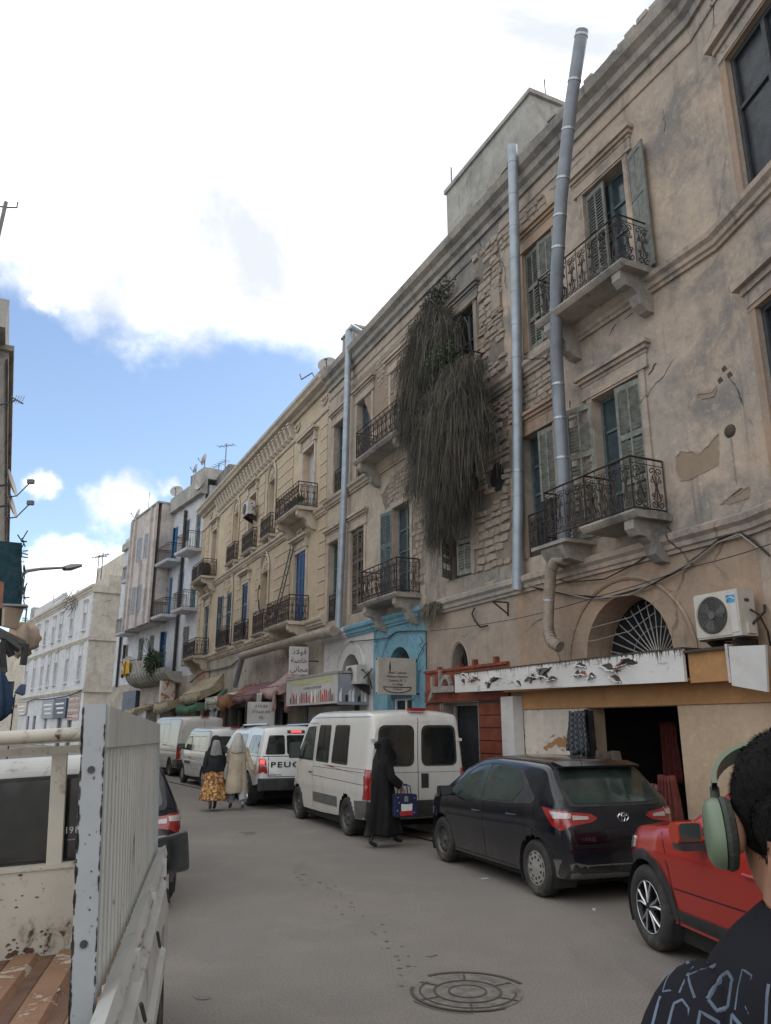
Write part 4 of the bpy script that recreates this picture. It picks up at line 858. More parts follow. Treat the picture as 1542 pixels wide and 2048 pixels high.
# rusticated piers: every block a part
blk = MB().hexa([(0.0, 0, 0), (1, 0, 0), (1, 1, 0), (0, 1, 0), (0, 0, 1), (1, 0, 1), (1, 1, 1), (0, 1, 1)]); bme = mesh_only(blk, M['yellow'])
for (s0, s1) in ((22.9, 23.55), (26.5, 28.35), (30.15, 30.95), (32.95, 33.95), (35.65, 36.4), (40.4, 41.0), (41.4, 42.05)):
    for (z0, z1) in ((YC1 + 0.55, YC2 - 0.15), (YC2 + 0.40, 12.2)):
        n = round((z1 - z0) / 0.46); h = (z1 - z0) / n
        for k in range(n): inst(bme, 'quoin_block', b, (s0, 0.001, z0 + h * k + 0.018), sc=(s1 - s0, 0.035, h - 0.036))
for i, q in enumerate(UP + LW):
    up_ = i < 5; c = (q[0] + q[1]) / 2; w = q[1] - q[0]; kind = i % 5
    fm = M['yellow_lt'] if up_ else M['wood_navy']
    if kind in (0, 2, 4):
        architrave(b, q[0], q[1], q[2], q[3], M['yellow_lt'], 0.12, 0.05)
        mb = MB(); h = w / 2 + 0.22
        mb.box(c - h + 0.05, c + h - 0.05, 0.0, 0.04, q[3] + 0.16, q[3] + 0.42); mb.box(c - h - 0.04, c + h + 0.04, 0, 0.14, q[3] + 0.42, q[3] + 0.48); mb.box(c - h - 0.10, c + h + 0.10, 0, 0.22, q[3] + 0.48, q[3] + 0.56)
        for e in (-h + 0.08, h - 0.08): mb.prism([(0, 0), (0.05, 0.02), (0.12, 0.28), (0.12, 0.36), (0, 0.36)], c + e - 0.06, c + e + 0.06) if False else mb.box(c + e - 0.06, c + e + 0.06, 0, 0.12, q[3] + 0.08, q[3] + 0.42)
        mb.build('window_pediment', M['yellow_lt'], b); inst(gme, 'carved_garland', b, (c, 0.02, q[3] + 0.66))
    else:
        mb = MB(); hw = w / 2 + 0.10
        for r_, p in ((hw + 0.10, 0.05), (hw, 0.035)):
            mb.tube([(c - r_, p, q[2])] + [(c - r_ * math.cos(math.pi * k / 12), p, q[3] + r_ * 1.2 * math.sin(math.pi * k / 12)) for k in range(13)] + [(c + r_, p, q[2])], 0.035, 4)
        mb.build('arched_surround', M['yellow_lt'], b)
        mb = MB(); mb.lathe([(0, 0.07), (0.07, 0.06), (0.10, 0.02), (0.15, 0.05), (0.2, 0.0)], 10, (c, 0, q[3] + 0.30))
        for k in range(6): mb.tube([(c + x, 0.03, q[3] + 0.3 + z) for x, z in spiral(0.24 * math.cos(k * 1.05), 0.24 * math.sin(k * 1.05), 0.08, k, 1.2, 1, 7)], 0.018, 3)
        mb.build('carved_rosette', M['yellow_lt'], b)
    if up_:
        MB().box(q[0], q[1], -0.30, -0.24, q[2], q[3]).build('rolled_blind', M['pane_pale'] if kind < 3 else M['yellow_lt'], b)
    elif kind == 1: MB().box(q[0], q[1], -0.30, -0.24, q[2], q[3]).build('blocked_window', M['old_low'], b)
    else:
        wm = M['wood_blue'] if kind in (0, 2) else M['wood_navy']
        MB().box(q[0], q[1], -0.32, -0.28, q[2], q[3]).build('window_back', M['pane_dark'], b)
        for e in (0, 1): shutter(b, q[0] + e * w, -0.06, q[2], w / 2 - 0.02, q[3] - q[2] - 0.02, 6 if e == 0 else 172, wm, 'panel' if kind == 0 else 'slat')
        if kind == 3: shutter(b, q[1] + 0.02, 0.0, q[2], 0.5, q[3] - q[2] - 0.02, 22, wm)
# balconies
for (s0, s1, z, lab) in ((23.75, 26.3, 9.02, 'upper near'), (24.35, 26.95, 5.22, ''), (38.2, 40.85, 9.12, ''), (38.95, 41.9, 5.22, '')):
    bo = balcony(b, s0, s1, z, 0.74, M['yellow_lt'], M['iron'], 0.88, 0.26, 1, brm=M['yellow_lt'])
for (s0, s1, z) in ((28.5, 29.9, 9.16), (31.0, 32.75, 9.12), (34.0, 35.5, 9.16), (28.95, 30.45, 5.36), (31.75, 33.4, 5.32), (34.5, 36.45, 5.32)):
    balcony(b, s0, s1, z, 0.26, M['yellow_lt'], M['iron'], 0.88, 0.22, 0, t=0.09)
    MB().prism([(0, z - 0.45), (0.16, z - 0.30), (0.22, z - 0.10), (0, z - 0.10)], s0 + 0.1, s0 + 0.28).build('bracket', M['yellow_lt'], b); MB().prism([(0, z - 0.45), (0.16, z - 0.30), (0.22, z - 0.10), (0, z - 0.10)], s1 - 0.28, s1 - 0.1).build('bracket', M['yellow_lt'], b)
MB().box(39.5, 44.0, -2.6, -0.6, 13.5, 15.6).build('roof_room', M['sooty'], b)

# ------------------------------------------------------------------ bluish white block with blue shutters
b = FW.thing('white_apartment_block', 'dirty white apartment block with blue shutters, a projecting bay and a ribbed curved balcony', 'building')
WR = 15.1
ops = [(0.5, 1.3, 11.4, 13.6), (2.35, 3.25, 12.3, 13.6), (4.4, 5.35, 11.3, 13.6), (2.75, 3.75, 8.6, 10.5), (4.75, 5.65, 8.1, 10.5), (0.6, 1.5, 8.1, 10.4),
       (5.1, 6.2, 5.0, 7.3), (7.5, 8.45, 6.0, 7.3), (9.7, 10.8, 5.2, 7.35), (1.2, 2.2, 5.0, 7.2), (13.2, 14.3, 5.0, 7.2)]
mb = MB(); wall_mb(mb, 0, 16.5, 4.5, WR, ops, depth=0.2); mb.build('wall', M['white_blue'], b)
mb = MB(); wall_mb(mb, 0, 16.5, 0, 4.5, [(1.0, 3.0, 0.13, 2.8), (4.2, 6.6, 0.13, 2.8), (8.0, 10.6, 0.13, 2.8), (12, 14.5, 0.13, 2.8)], depth=0.3); mb.build('wall', M['old_low'], b)
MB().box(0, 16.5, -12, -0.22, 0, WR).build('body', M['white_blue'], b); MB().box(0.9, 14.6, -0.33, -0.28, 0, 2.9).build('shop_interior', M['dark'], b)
MB().box(0, 5.35, -0.1, 0.32, WR - 0.55, WR + 0.35).build('parapet', M['concrete'], b); MB().box(0, 1.9, -1.6, 0.2, WR + 0.35, WR + 1.0).build('parapet', M['concrete'], b); MB().box(11, 16.5, -0.3, 0.2, WR - 0.9, WR - 0.4).build('parapet', M['concrete'], b)
for i, q in enumerate(ops):
    col = 'wood_sky' if i in (3, 4, 6, 2) else ('wood_teal' if i in (0, 1, 5) else 'wood_grey')
    MB().box(q[0], q[1], -0.18, -0.14, q[2], q[3]).build('window', M['pane_dark'], b)
    w = (q[1] - q[0]) / 2
    shutter(b, q[0], -0.08, q[2], w - 0.01, q[3] - q[2], 8 if i % 3 else 2, M[col]); shutter(b, q[1], -0.08, q[2], w - 0.01, q[3] - q[2], 150 if i % 4 == 2 else 175, M[col])
# projecting bay with vertical fins
bay = MB(); bo = [(6.95, 7.95, 12.05, 13.55), (8.35, 9.5, 12.05, 13.55), (7.6, 8.3, 8.7, 10.4), (8.75, 9.75, 8.7, 10.4)]
wall_mb(bay, 5.4, 11.0, 7.8, WR + 0.05, bo, o=1.0, depth=0.2); bay.box(5.4, 11.0, -0.1, 0.78, 7.8, WR + 0.05); bay.build('bay', M['pinkish'], b)
for a, z0, z1 in ((5.42, 7.8, WR), (6.5, 7.8, WR), (9.95, 7.8, WR), (8.1, 7.75, 12.0), (10.9, 7.8, WR)): MB().box(a, a + 0.10, 0.99, 1.14, z0 - 0.05, z1).build('fin', M['pinkish'], b)
for q in bo: MB().box(q[0], q[1], 0.86, 0.90, q[2], q[3]).build('window', M['pane_dark'], b); shutter(b, q[0], 0.95, q[2], (q[1] - q[0]) * 0.5, q[3] - q[2], 20, M['sign_grey'], 'panel'); shutter(b, q[1], 0.95, q[2], (q[1] - q[0]) * 0.5, q[3] - q[2], 178, M['sign_grey'], 'panel')
MB().box(5.35, 11.05, -0.1, 1.08, WR + 0.05, WR + 0.16).build('bay_coping', M['concrete'], b)
for (s0, s1, z, d) in ((0.0, 2.1, 11.35, 0.85), (3.0, 5.4, 11.25, 0.95), (0.1, 2.0, 8.05, 0.85), (3.3, 5.4, 8.05, 0.95), (11.0, 13.2, 11.4, 0.9), (11.0, 13.6, 7.85, 0.9)):
    balcony(b, s0, s1, z, d, M['white_blue'], M['iron'], 0.95, plain=True, t=0.16)
# low ribbed balcony
mb = MB(); prof = [(0, 4.15), (0.35, 4.18), (0.72, 4.36), (0.95, 4.66), (1.02, 4.95), (0.94, 4.95), (0.7, 4.75), (0, 4.75)]
mb.prism(prof, 1.9, 9.6); cb = mb.build('curved_balcony', M['concrete'], b)
for k in range(13):
    s = 2.1 + k * 0.6; q = MB().prism([(0, 4.10), (0.37, 4.13), (0.77, 4.32), (1.02, 4.64), (1.07, 4.9), (0.9, 4.9), (0, 4.3)], s, s + 0.09).build('rib', M['concrete'], cb)
rl = MB()
for k in range(26): rl.tube([(2.0 + k * 0.3, 0.96, 4.95), (2.0 + k * 0.3, 0.96, 5.75)], 0.012, 3)
rl.tube([(1.95, 0.96, 5.76), (9.6, 0.96, 5.76)], 0.025, 4); rl.build('railing', M['iron'], cb, kind='stuff')
MB().box(3.2, 9.3, 0.93, 0.95, 5.0, 5.62).build('privacy_board', M['sign_cream'], cb)
for nm, s, z0, z1, o in (('drain_pipe', 2.9, 7.9, 14.2, 0.12), ('drain_pipe', 3.0, 4.6, 7.9, 0.12), ('drain_pipe', 14.9, 4.4, 8.0, 0.12)):
    t = FW.thing(nm, {2.9: 'black drain pipe on the white block, upper length between its balconies', 3.0: 'black drain pipe on the white block, lower length down to its ledge', 14.9: 'black drain pipe at the far corner of the white block'}[s], 'drain pipe')
    MB().tube([(s, o, z1), (s, o, z0)], 0.09, 8).build('pipe', M['cable'], t, smooth=True); MB().tube([(s, o, z1 - 0.3), (s, o, z1 - 0.36)], 0.11, 8).build('clamp', M['cable'], t)

# ------------------------------------------------------------------ far corner building across the end of the street
C0 = raydir(189, 1178); C0 = Vector((C0.x, C0.y, 0)) * ((13.2 - EYE) / C0.z)
FV = Frame(-310, O=C0)
b = FV.thing('corner_block', 'pale three storey block with rows of tall narrow windows closing the street', 'building')
wu = [2.3, 7.2, 11.8, 15.0, 18.9, 23.1, 27.2]; wl = [2.5, 7.4, 12.1, 15.3, 18.6, 22.8, 27.1]
ops = [(s - 0.5, s + 0.5, 10.0, 12.3 if False else 11.4) for s in wu] + [(s - 0.5, s + 0.5, 5.7, 7.7) for s in wl] + [(3.2, 5.0, 0, 3.0), (7, 9, 0, 2.6), (13.6, 14.6, 0, 3.2), (19, 20.5, 0, 2.8), (22.5, 24, 0, 2.8)]
mb = MB(); wall_mb(mb, 0, 29, 0, 13.2, ops, depth=0.22); mb.build('wall', M['far_white'], b)
MB().box(0, 29, -16, -0.25, 0, 13.1).build('body', M['far_beige'], b); MB().box(0, 0.9, -16, -0.001, 0, 13.19).build('end_wall', M['far_beige'], b)
for i, q in enumerate(ops):
    MB().box(q[0], q[1], -0.2, -0.16, q[2], q[3]).build('window', M['pane_dark'] if (i in (4, 5) or i > 13) else M['pane_pale'], b)
    if i < 14:
        MB().box(q[0] - 0.15, q[1] + 0.15, 0, 0.22, q[2] - 0.22, q[2] - 0.08).build('sill', M['far_white'], b)
        architrave(b, q[0], q[1], q[2], q[3] + 0.9, M['far_white'], 0.12, 0.08); MB().box(q[0], q[1], 0.0, 0.03, q[3] + 0.02, q[3] + 0.86).build('window_panel', M['far_white'], b)
        MB().prism([(0, 0), (0.16, 0), (0.2, 0.12), (0, 0.14)], q[0] - 0.2, q[1] + 0.2).build('window_hood', M['far_beige'], b).location = (0, 0, q[3] + 1.02)
for z, pr in ((4.55, COURSE), (8.85, COURSE), (12.95, EAVE)):
    molding(b, 'string_course' if pr is COURSE else 'cornice', -0.15, 29.2, z, pr, M['far_beige'])
    MB().box(-0.18, 0.0, -16, 0.15, z, z + (0.3 if pr is COURSE else 0.6)).build('end_molding', M['far_beige'], b)
for s in (0.3, 28.6): MB().box(s - 0.3, s + 0.1, 0, 0.08, 4.9, 12.9).build('corner_pilaster', M['far_white'], b)
MB().box(12, 29, -0.3, -0.05, 13.6, 14.6).build('parapet', M['far_white'], b); MB().box(27.5, 29, -2, 0.1, 13.6, 15.0).build('parapet', M['concrete'], b)
MB().box(-3, 12.5, -16, -3, 13.3, 17.3).build('roof_room', M['far_beige'], b); MB().box(0.2, 12.0, -15, -1.2, 13.3, 14.6).build('roof_room', M['far_beige'], b)
for k in range(9): MB().box(0.9, 5.0, 0.01, 0.05, 2.3 + k * 0.24, 2.5 + k * 0.24).build('pink_board', M['pinkish'] if k % 2 else M['pink'], b)
for (nm, s0, s1, z0, z1, m, tx, lab) in (('shop_sign', 5.2, 10.2, 2.5, 4.2, 'sign_navy', 'SALON', 'dark navy shop board low on the pale corner block'), ('shop_sign', 10.3, 15.6, 2.5, 4.2, 'sign_grey', 'MODE', 'blue grey shop board beside the navy one on the pale block'), ('shop_sign', 24, 29.5, 3.0, 4.3, 'sign_cream', '', 'long cream shop board at the far end of the pale block')):
    t = FV.thing(nm, lab, 'sign'); MB().box(s0, s1, 0.02, 0.2, z0, z1).build('board', M[m], t)
    for k in range(3): MB().box(s0 + 0.8, s1 - 0.8 - k * 0.5, 0.2, 0.215, z1 - 0.5 - k * 0.4, z1 - 0.36 - k * 0.4).build('lettering', M['print_white'], t)
# older stone house glimpsed at the very end of the street
FE = Frame(-3000, O=Vector((-40.0, 99.0, 0)))
b = FE.thing('distant_house', 'weathered beige house glimpsed at the very end of the street on the left', 'house')
mb = MB(); wall_mb(mb, -10, 26, 0, 11.2, [(9, 10.4, 5.4, 7.4), (14, 15.4, 5.4, 7.4), (17, 18.5, 0, 2.8), (11, 13, 0, 2.8), (21, 22.4, 5.4, 7.4)], depth=0.3); mb.build('wall', M['far_beige'], b)
MB().box(-10, 26, -12, -0.33, 0, 11).build('body', M['far_beige'], b); molding(b, 'cornice', -10, 26, 10.8, EAVE, M['cornice']); molding(b, 'string_course', -10, 26, 6.3 - 2.2, COURSE, M['cornice'])
for q in ((9, 10.4, 5.4, 7.4), (14, 15.4, 5.4, 7.4), (17, 18.5, 0, 2.8), (11, 13, 0, 2.8), (21, 22.4, 5.4, 7.4)): MB().box(q[0], q[1], -0.3, -0.26, q[2], q[3]).build('window', M['pane_dark'], b)
# street beyond: a low skyline wall so that the ground never meets bare sky between houses
FX = Frame(-3300, O=Vector((60, 120, 0)))
b = FX.thing('distant_terrace', 'plain beige terrace far behind the end of the street', 'building'); mb = MB(); wall_mb(mb, -60, 70, 0, 9.5, [(-50 + k * 5, -48.7 + k * 5, 5, 7) for k in range(22)], depth=0.3); mb.build('wall', M['far_beige'], b); MB().box(-60, 70, -10, -0.31, 0, 9.4).build('body', M['far_beige'], b)

# ------------------------------------------------------------------ left hand side: sliver of a house and its hangings
FL = Frame(10, O=Vector((0, 0, 0)))
def lat(x, y, z): r = raydir(x, y); t = (z - EYE) / r.z; p = r * t; return (p - FL.O).dot(FL.n), p.dot(FL.d)
b = FL.thing('left_house', 'sliver of a grey plastered house with a projecting eave at the left edge', 'house')
(sA, zA), (sB, zB) = FL.at(19, 600, 1.30), FL.at(29, 692, 1.02)
zB = 11.2; r_ = raydir(29, 692); t_ = (zB - EYE) / r_.z; pB = r_ * t_; sB, oB = pB.dot(FL.d), pB.dot(FL.n); r_ = raydir(19, 600); t_ = (zB + 0.75 - EYE) / r_.z; pA = r_ * t_; sA, oA = pA.dot(FL.d), pA.dot(FL.n)
MB().box(sA + 0.1, 46, oB + 0.45, 9, 0, zB).build('wall', M['sooty'], b)
MB().box(sB, 46, oB, oB + 0.5, zB - 0.14, zB).build('eave', M['cornice'], b); MB().box(sB + 0.1, 46, oB + 0.1, oB + 0.5, zB - 0.35, zB - 0.14).build('eave', M['cornice'], b)
MB().prism([(oB + 0.45, zB - 1.1), (oB + 0.30, zB - 0.7), (oB + 0.15, zB - 0.35), (oB + 0.5, zB - 0.35)], sB + 0.1, 46).build('cornice', M['concrete'], b)
MB().box(sA, sA + 12, oA, oA + 3, zB, zB + 0.75).build('parapet', M['concrete'], b)
for s in (22, 26, 30, 34): MB().box(s, s + 1.1, oB + 0.42, oB + 0.46, 5.2, 7.6).build('window', M['wood_teal'], b); MB().box(s, s + 1.1, oB + 0.42, oB + 0.46, 8.0, 10.0).build('window', M['wood_teal'], b)

# ------------------------------------------------------------------ roof top block behind the stone house and other roof pieces
t = FA.thing('rooftop_room', 'plain grey rendered room standing on the roof behind the stone house', 'roof room')
MB().box(11.85, 15.75, -4.2, -0.62, 12.9, 16.1).build('wall', M['concrete'], t); MB().box(11.78, 15.8, -4.3, -0.56, 16.1, 16.22).build('coping', M['concrete'], t)
for (s, o) in ((12.0, -1.2), (11.9, -3.3), (15.6, -0.7)): MB().tube([(s, o, 16.2), (s, o, 16.9)], 0.018, 4).build('rebar', M['iron'], t)
t = FA.thing('chimney_stack', 'stubby square rendered chimney on the roof of the beige house', 'chimney')
MB().box(21.7, 22.75, -1.6, -0.4, 12.9, 14.95).build('stack', M['concrete'], t); MB().box(21.65, 22.8, -1.65, -0.35, 14.95, 15.03).build('cap', M['concrete'], t)

# ------------------------------------------------------------------ vehicles (x forward, y left, z up; origin on the ground under the middle)
def interp(tab, x):
    if x <= tab[0][0]: return tab[0][1]
    for (a, b_), (c, d) in zip(tab, tab[1:]):
        if x <= c: return b_ + (d - b_) * (x - a) / (c - a)
    return tab[-1][1]
def sm(tab, x, e=0.05): return (interp(tab, x - e) + 2 * interp(tab, x) + interp(tab, x + e)) / 4
def car_shell(root, S, mat):
    L0, L1 = S['top'][0][0], S['top'][-1][0]; xs = []; x = L0
    while x < L1 - 1e-6:
        xs.append(x); x += 0.02 if (x - L0 < 0.14 or L1 - x < 0.14) else 0.045
    xs.append(L1); rings = []; NB, NG = 13, 6
    for x in xs:
        w = sm(S['w'], x, 0.03); zt = sm(S['top'], x, 0.03); zb = sm(S['bot'], x, 0.03); zB = min(sm(S['belt'], x), zt - 0.05); w *= 1.0
        ring = [(0, zb), (w * 0.80, zb), (w * 0.955, zb + 0.03)]
        for k in range(NB):
            q = (k + 1) / NB; z = zb + 0.03 + (zB - zb - 0.03) * q
            ring.append((w * (1 - 0.055 * (1 - q) ** 2 * S.get('sill', 1) - 0.028 * max(0, (q - 0.72) / 0.28) ** 2) + (0.012 if abs(q - S.get('crease', 0.62)) < 0.05 else 0), z))
        yB = ring[-1][0]; lean = S.get('lean', 0.30); rc = min(0.07, (zt - zB) * 0.4)
        for k in range(NG):
            q = (k + 1) / NG; z = zB + (zt - rc - zB) * q; ring.append((max(0.05, yB - lean * (z - zB) * (0.75 + 0.25 * q)), z))
        yT = ring[-1][0]; cr = S.get('crown', 0.05)
        ring += [(yT - rc * 0.35, zt - rc * 0.35), (yT - rc, zt), (yT * 0.6, zt + cr * 0.65), (yT * 0.25, zt + cr * 0.95), (0, zt + cr)]
        rings.append([(x, y, z) for y, z in ring])
    n = len(rings[0]); mb = MB(); bowb, bowf = S.get('bow_rear', 0.05), S.get('bow_front', 0.16)
    def warp(p):
        x, y, z = p; w = S['w'][len(S['w']) // 2][1]; q = (y / w) ** 2
        if x < L0 + 0.5: x += bowb * q * (1 - (x - L0) / 0.5)
        if x > L1 - 0.7: x -= bowf * q * (1 - (L1 - x) / 0.7)
        return [x, y, z]
    wheels = [(S['rear'], S['wr']), (S['front'], S['wr'])]; ra = S['wr'] + S.get('gap', 0.055)
    def snap(p):
        for wx, wr in wheels:
            if abs(p[1]) > 0.55 * S['hw']:
                d = math.hypot(p[0] - wx, p[2] - wr)
                if abs(d - ra) < 0.030 and d > 0: k = ra / d; p[0] = wx + (p[0] - wx) * k; p[2] = wr + (p[2] - wr) * k
        return p
    V = []
    for sg in (1, -1):
        for rg in rings: V.append([snap(warp([p[0], p[1] * sg, p[2]])) for p in rg])
    m = len(rings); inside = lambda c: any(math.hypot(c[0] - wx, c[2] - wr) < ra - 0.004 and abs(c[1]) > 0.5 * S['hw'] for wx, wr in wheels)
    mb.smooth = True
    for h in (0, 1):
        base = len(mb.v)
        for rg in V[h * m:(h + 1) * m]: mb.v += [tuple(p) for p in rg]
        for i in range(m - 1):
            for j in range(n - 1):
                ids = (base + i * n + j, base + (i + 1) * n + j, base + (i + 1) * n + j + 1, base + i * n + j + 1)
                c = [sum(mb.v[k][a] for k in ids) / 4 for a in range(3)]
                if inside(c): continue
                mb.f.append(ids if h == 0 else ids[::-1]); mb.k.append(0); mb.sm.append(True)
    mb.smooth = False
    for i in (0, m - 1): mb.face([V[i][j] for j in range(n)] + [V[m + i][j] for j in range(n - 1, -1, -1)])
    # wheel housings
    mb.mi = 1; N = 18
    for wx, wr in wheels:
        for sg in (1, -1):
            yo, yi = (S['hw'] - 0.03) * sg, (S['hw'] - 0.34) * sg
            arc = [(wx + (ra + 0.012) * math.cos(a), wr + (ra + 0.012) * math.sin(a)) for a in [(-0.15 + 1.3 * k / N) * math.pi for k in range(N + 1)]]
            for p, q in zip(arc, arc[1:]): mb.face([(p[0], yo, p[1]), (q[0], yo, q[1]), (q[0], yi, q[1]), (p[0], yi, p[1])])
            mb.face([(p[0], yi, p[1]) for p in arc])
    mb.mi = 0
    o = mb.build('body', [mat, M['plastic']], root, smooth=False)
    bm = bmesh.new(); bm.from_mesh(o.data); bmesh.ops.remove_doubles(bm, verts=bm.verts, dist=0.001)
    bm.faces.ensure_lookup_table()
    for f in bm.faces: f.smooth = True
    for e in bm.edges:
        if len(e.link_faces) == 2 and e.calc_face_angle(0) > 0.75: e.smooth = False
    bvh = BVHTree.FromBMesh(bm); bm.to_mesh(o.data); bm.free()
    return o, bvh
def rounded(pts, r, n=4):
    out = []; N = len(pts)
    for i in range(N):
        p0, p, p1 = Vector(pts[i - 1]), Vector(pts[i]), Vector(pts[(i + 1) % N]); a = (p0 - p); c = (p1 - p); rr = min(r, a.length * 0.45, c.length * 0.45)
        a = p + a.normalized() * rr; c = p + c.normalized() * rr
        for k in range(n + 1): q = k / n; out.append(tuple((1 - q) ** 2 * a + 2 * q * (1 - q) * p + q * q * c))
    return out
def caster(bvh, th, off):
    t = R(th); rd = Vector((math.sin(t), -math.cos(t), 0)); u = Vector((math.cos(t), math.sin(t), 0)); last = [None]
    def f(U, z):
        hit = bvh.ray_cast(u * U + Vector((0, 0, z)) - rd * 5, rd)
        if hit[0] is None:
            if last[0] is None: return None
            q = bvh.find_nearest(u * U + Vector((0, 0, z)) - rd * (5 - last[0])); return q[0] - rd * off if q[0] is not None and (q[0] - (u * U + Vector((0, 0, z)))).cross(rd).length < 0.12 else None
        d = (hit[0] - (u * U + Vector((0, 0, z)))).dot(rd); last[0] = d
        return hit[0] + hit[1] * off if hit[1].dot(rd) < 0 else hit[0] - hit[1] * off
    return f, rd
def patch(root, bvh, name, pts, th, m, off=0.004, grid=0.09, label=None, rnd_=0.0):
    if rnd_: pts = rounded(pts, rnd_)
    dense = []
    for a, c in zip(pts, pts[1:] + pts[:1]):
        n = max(1, int(math.hypot(a[0] - c[0], a[1] - c[1]) / grid))
        for k in range(n): dense.append((a[0] + (c[0] - a[0]) * k / n, a[1] + (c[1] - a[1]) * k / n))
    x0, x1 = min(p[0] for p in dense), max(p[0] for p in dense); z0, z1 = min(p[1] for p in dense), max(p[1] for p in dense)
    extra = []; x = x0 + grid / 2
    while x < x1:
        z = z0 + grid / 2
        while z < z1: extra.append((x, z)); z += grid
        x += grid
    nb = len(dense)
    vs, es, fs, ov, *_ = delaunay_2d_cdt([Vector(p) for p in dense + extra], [(i, (i + 1) % nb) for i in range(nb)], [], 1, 1e-5)
    f, rd = caster(bvh, th, off); P = [f(v.x, v.y) for v in vs]
    mb = MB(); used = [t for t in fs if all(P[i] is not None for i in t)]
    par = list(range(len(vs)))
    def fd(i):
        while par[i] != i: i = par[i]
        return i
    for tr in used:
        for q_ in tr[1:]: par[fd(q_)] = fd(tr[0])
    cn = {}
    for tr in used: cn[fd(tr[0])] = cn.get(fd(tr[0]), 0) + 1
    if cn: bst = max(cn, key=cn.get); used = [tr for tr in used if fd(tr[0]) == bst]
    mb.smooth = True
    mb.v = [tuple(p) if p is not None else (0, 0, 0) for p in P]; mb.idx(used, 0)
    cnt = {}
    for t in used:
        for a, c in zip(t, t[1:] + t[:1]): cnt[frozenset((a, c))] = cnt.get(frozenset((a, c)), 0) + 1
    mb.smooth = False
    for e, c in cnt.items():
        if c == 1: a, q = tuple(e); mb.face([P[a], P[q], P[q] + rd * (off + 0.012), P[a] + rd * (off + 0.012)])
    return mb.build(name, m, root, label=label)
def seam(mb, bvh, pts, th, w=0.010, off=0.0025):
    f, rd = caster(bvh, th, off); pr = []
    for a, c in zip(pts, pts[1:]):
        n = max(1, int(math.hypot(a[0] - c[0], a[1] - c[1]) / 0.06)); t = Vector((c[0] - a[0], c[1] - a[1])).normalized(); nn = Vector((-t.y, t.x)) * w / 2
        for k in range(n + 1): x, z = a[0] + (c[0] - a[0]) * k / n, a[1] + (c[1] - a[1]) * k / n; pr.append((f(x + nn.x, z + nn.y), f(x - nn.x, z - nn.y)))
    for p, q in zip(pr, pr[1:]):
        if None not in p and None not in q: mb.face([p[0], q[0], q[1], p[1]])
def hit(bvh, th, U, z, off=0.0): return caster(bvh, th, off)[0](U, z)
TY = {}
def wheel(root, x, y, r, w, style, left=True, label=None):
    """tyre > rim; style steel, cap or alloy"""
    key = (r, w, style)
    if key not in TY:
        rr = r * 0.64
        t = MB().lathe([(rr - 0.02, w * 0.30), (rr, w * 0.42), (rr + 0.02, w * 0.49), (r * 0.87, w * 0.5), (r - 0.035, w * 0.47), (r - 0.012, w * 0.40), (r, w * 0.3), (r, -w * 0.3), (r - 0.012, -w * 0.42), (rr, -w * 0.45)], 36)
        g = MB().lathe([(rr + 0.004, w * 0.43), (rr - 0.004, w * 0.44), (rr - 0.02, w * 0.36), (rr - 0.028, w * 0.10), (0, w * 0.08)], 36)
        f = MB()
        if style == 'steel':
            f.lathe([(rr * 0.90, w * 0.12), (rr * 0.80, w * 0.28), (rr * 0.62, w * 0.30), (rr * 0.45, w * 0.20), (rr * 0.25, w * 0.26), (rr * 0.2, w * 0.36), (0, w * 0.37)], 28)
            for k in range(10): a = k * math.pi / 5; f.mi = 1; f.lathe([(0.022, 0.006), (0.018, 0.008), (0, 0.008)], 6, (rr * 0.72 * math.cos(a), w * 0.285, rr * 0.72 * math.sin(a)))
        elif style == 'cap':
            f.lathe([(rr * 0.98, w * 0.30), (rr * 0.95, w * 0.40), (rr * 0.7, w * 0.45), (rr * 0.3, w * 0.42), (rr * 0.16, w * 0.46), (0, w * 0.47)], 30)
            f.mi = 1
            for k in range(10):
                a = k * math.pi / 5 + 0.3; c, s = math.cos(a), math.sin(a)
                q = [(rr * 0.50, -0.012), (rr * 0.86, -0.030), (rr * 0.86, 0.030), (rr * 0.50, 0.012)]; f.face([(u * c - v * s, w * 0.463 - (u / rr - .5) * 0.02, u * s + v * c) for u, v in q])
        else:
            n = 5 if style == 'alloy' else 8
            for k in range(n):
                a0 = k * 2 * math.pi / n + 0.3
                for sg in (-1, 1):
                    P = [(rr * 0.16, sg * 0.12), (rr * 0.55, sg * 0.16), (rr * 0.97, sg * (0.26 if style == 'alloy' else 0.1))]
                    pts = [(q * math.cos(a0 + d), w * (0.40 - 0.05 * (q / rr)), q * math.sin(a0 + d)) for q, d in P]; f.mi = 0; f.tube([(p[0], p[1] - 0.012, p[2]) for p in pts], [0.030, 0.026, 0.022], 6); f.mi = 1; f.tube([(p[0], p[1] + 0.010, p[2]) for p in pts], [0.010, 0.009, 0.009], 4)
            f.mi = 0; f.lathe([(rr * 0.25, w * 0.2), (rr * 0.22, w * 0.42), (0, w * 0.43)], 14); f.mi = 1; f.lathe([(rr * 0.99, w * 0.42), (rr * 0.965, w * 0.445), (rr * 0.94, w * 0.43)], 36)
        TY[key] = (mesh_only_s(t, [M['tyre']]), mesh_only_s(g, [M['rim_steel'] if style != 'alloy' else M['rim_black']]), mesh_only_s(f, {'steel': [M['rim_steel'], M['seam']], 'cap': [M['rim_silver'], M['seam']]}.get(style, [M['rim_black'], M['rim_cut']])))
    t, g, f = TY[key]; q = inst(t, 'wheel', root, (x, y, r), (0, 0, 0 if left else math.pi)); inst(g, 'rim', q); inst(f, 'hubcap' if style == 'cap' else 'wheel_face', q)
    if label: q['label'] = label
    return q
def mesh_only_s(mb, mats):
    o = mb.build('shared', mats, smooth=True); me = o.data; bpy.data.objects.remove(o); return me
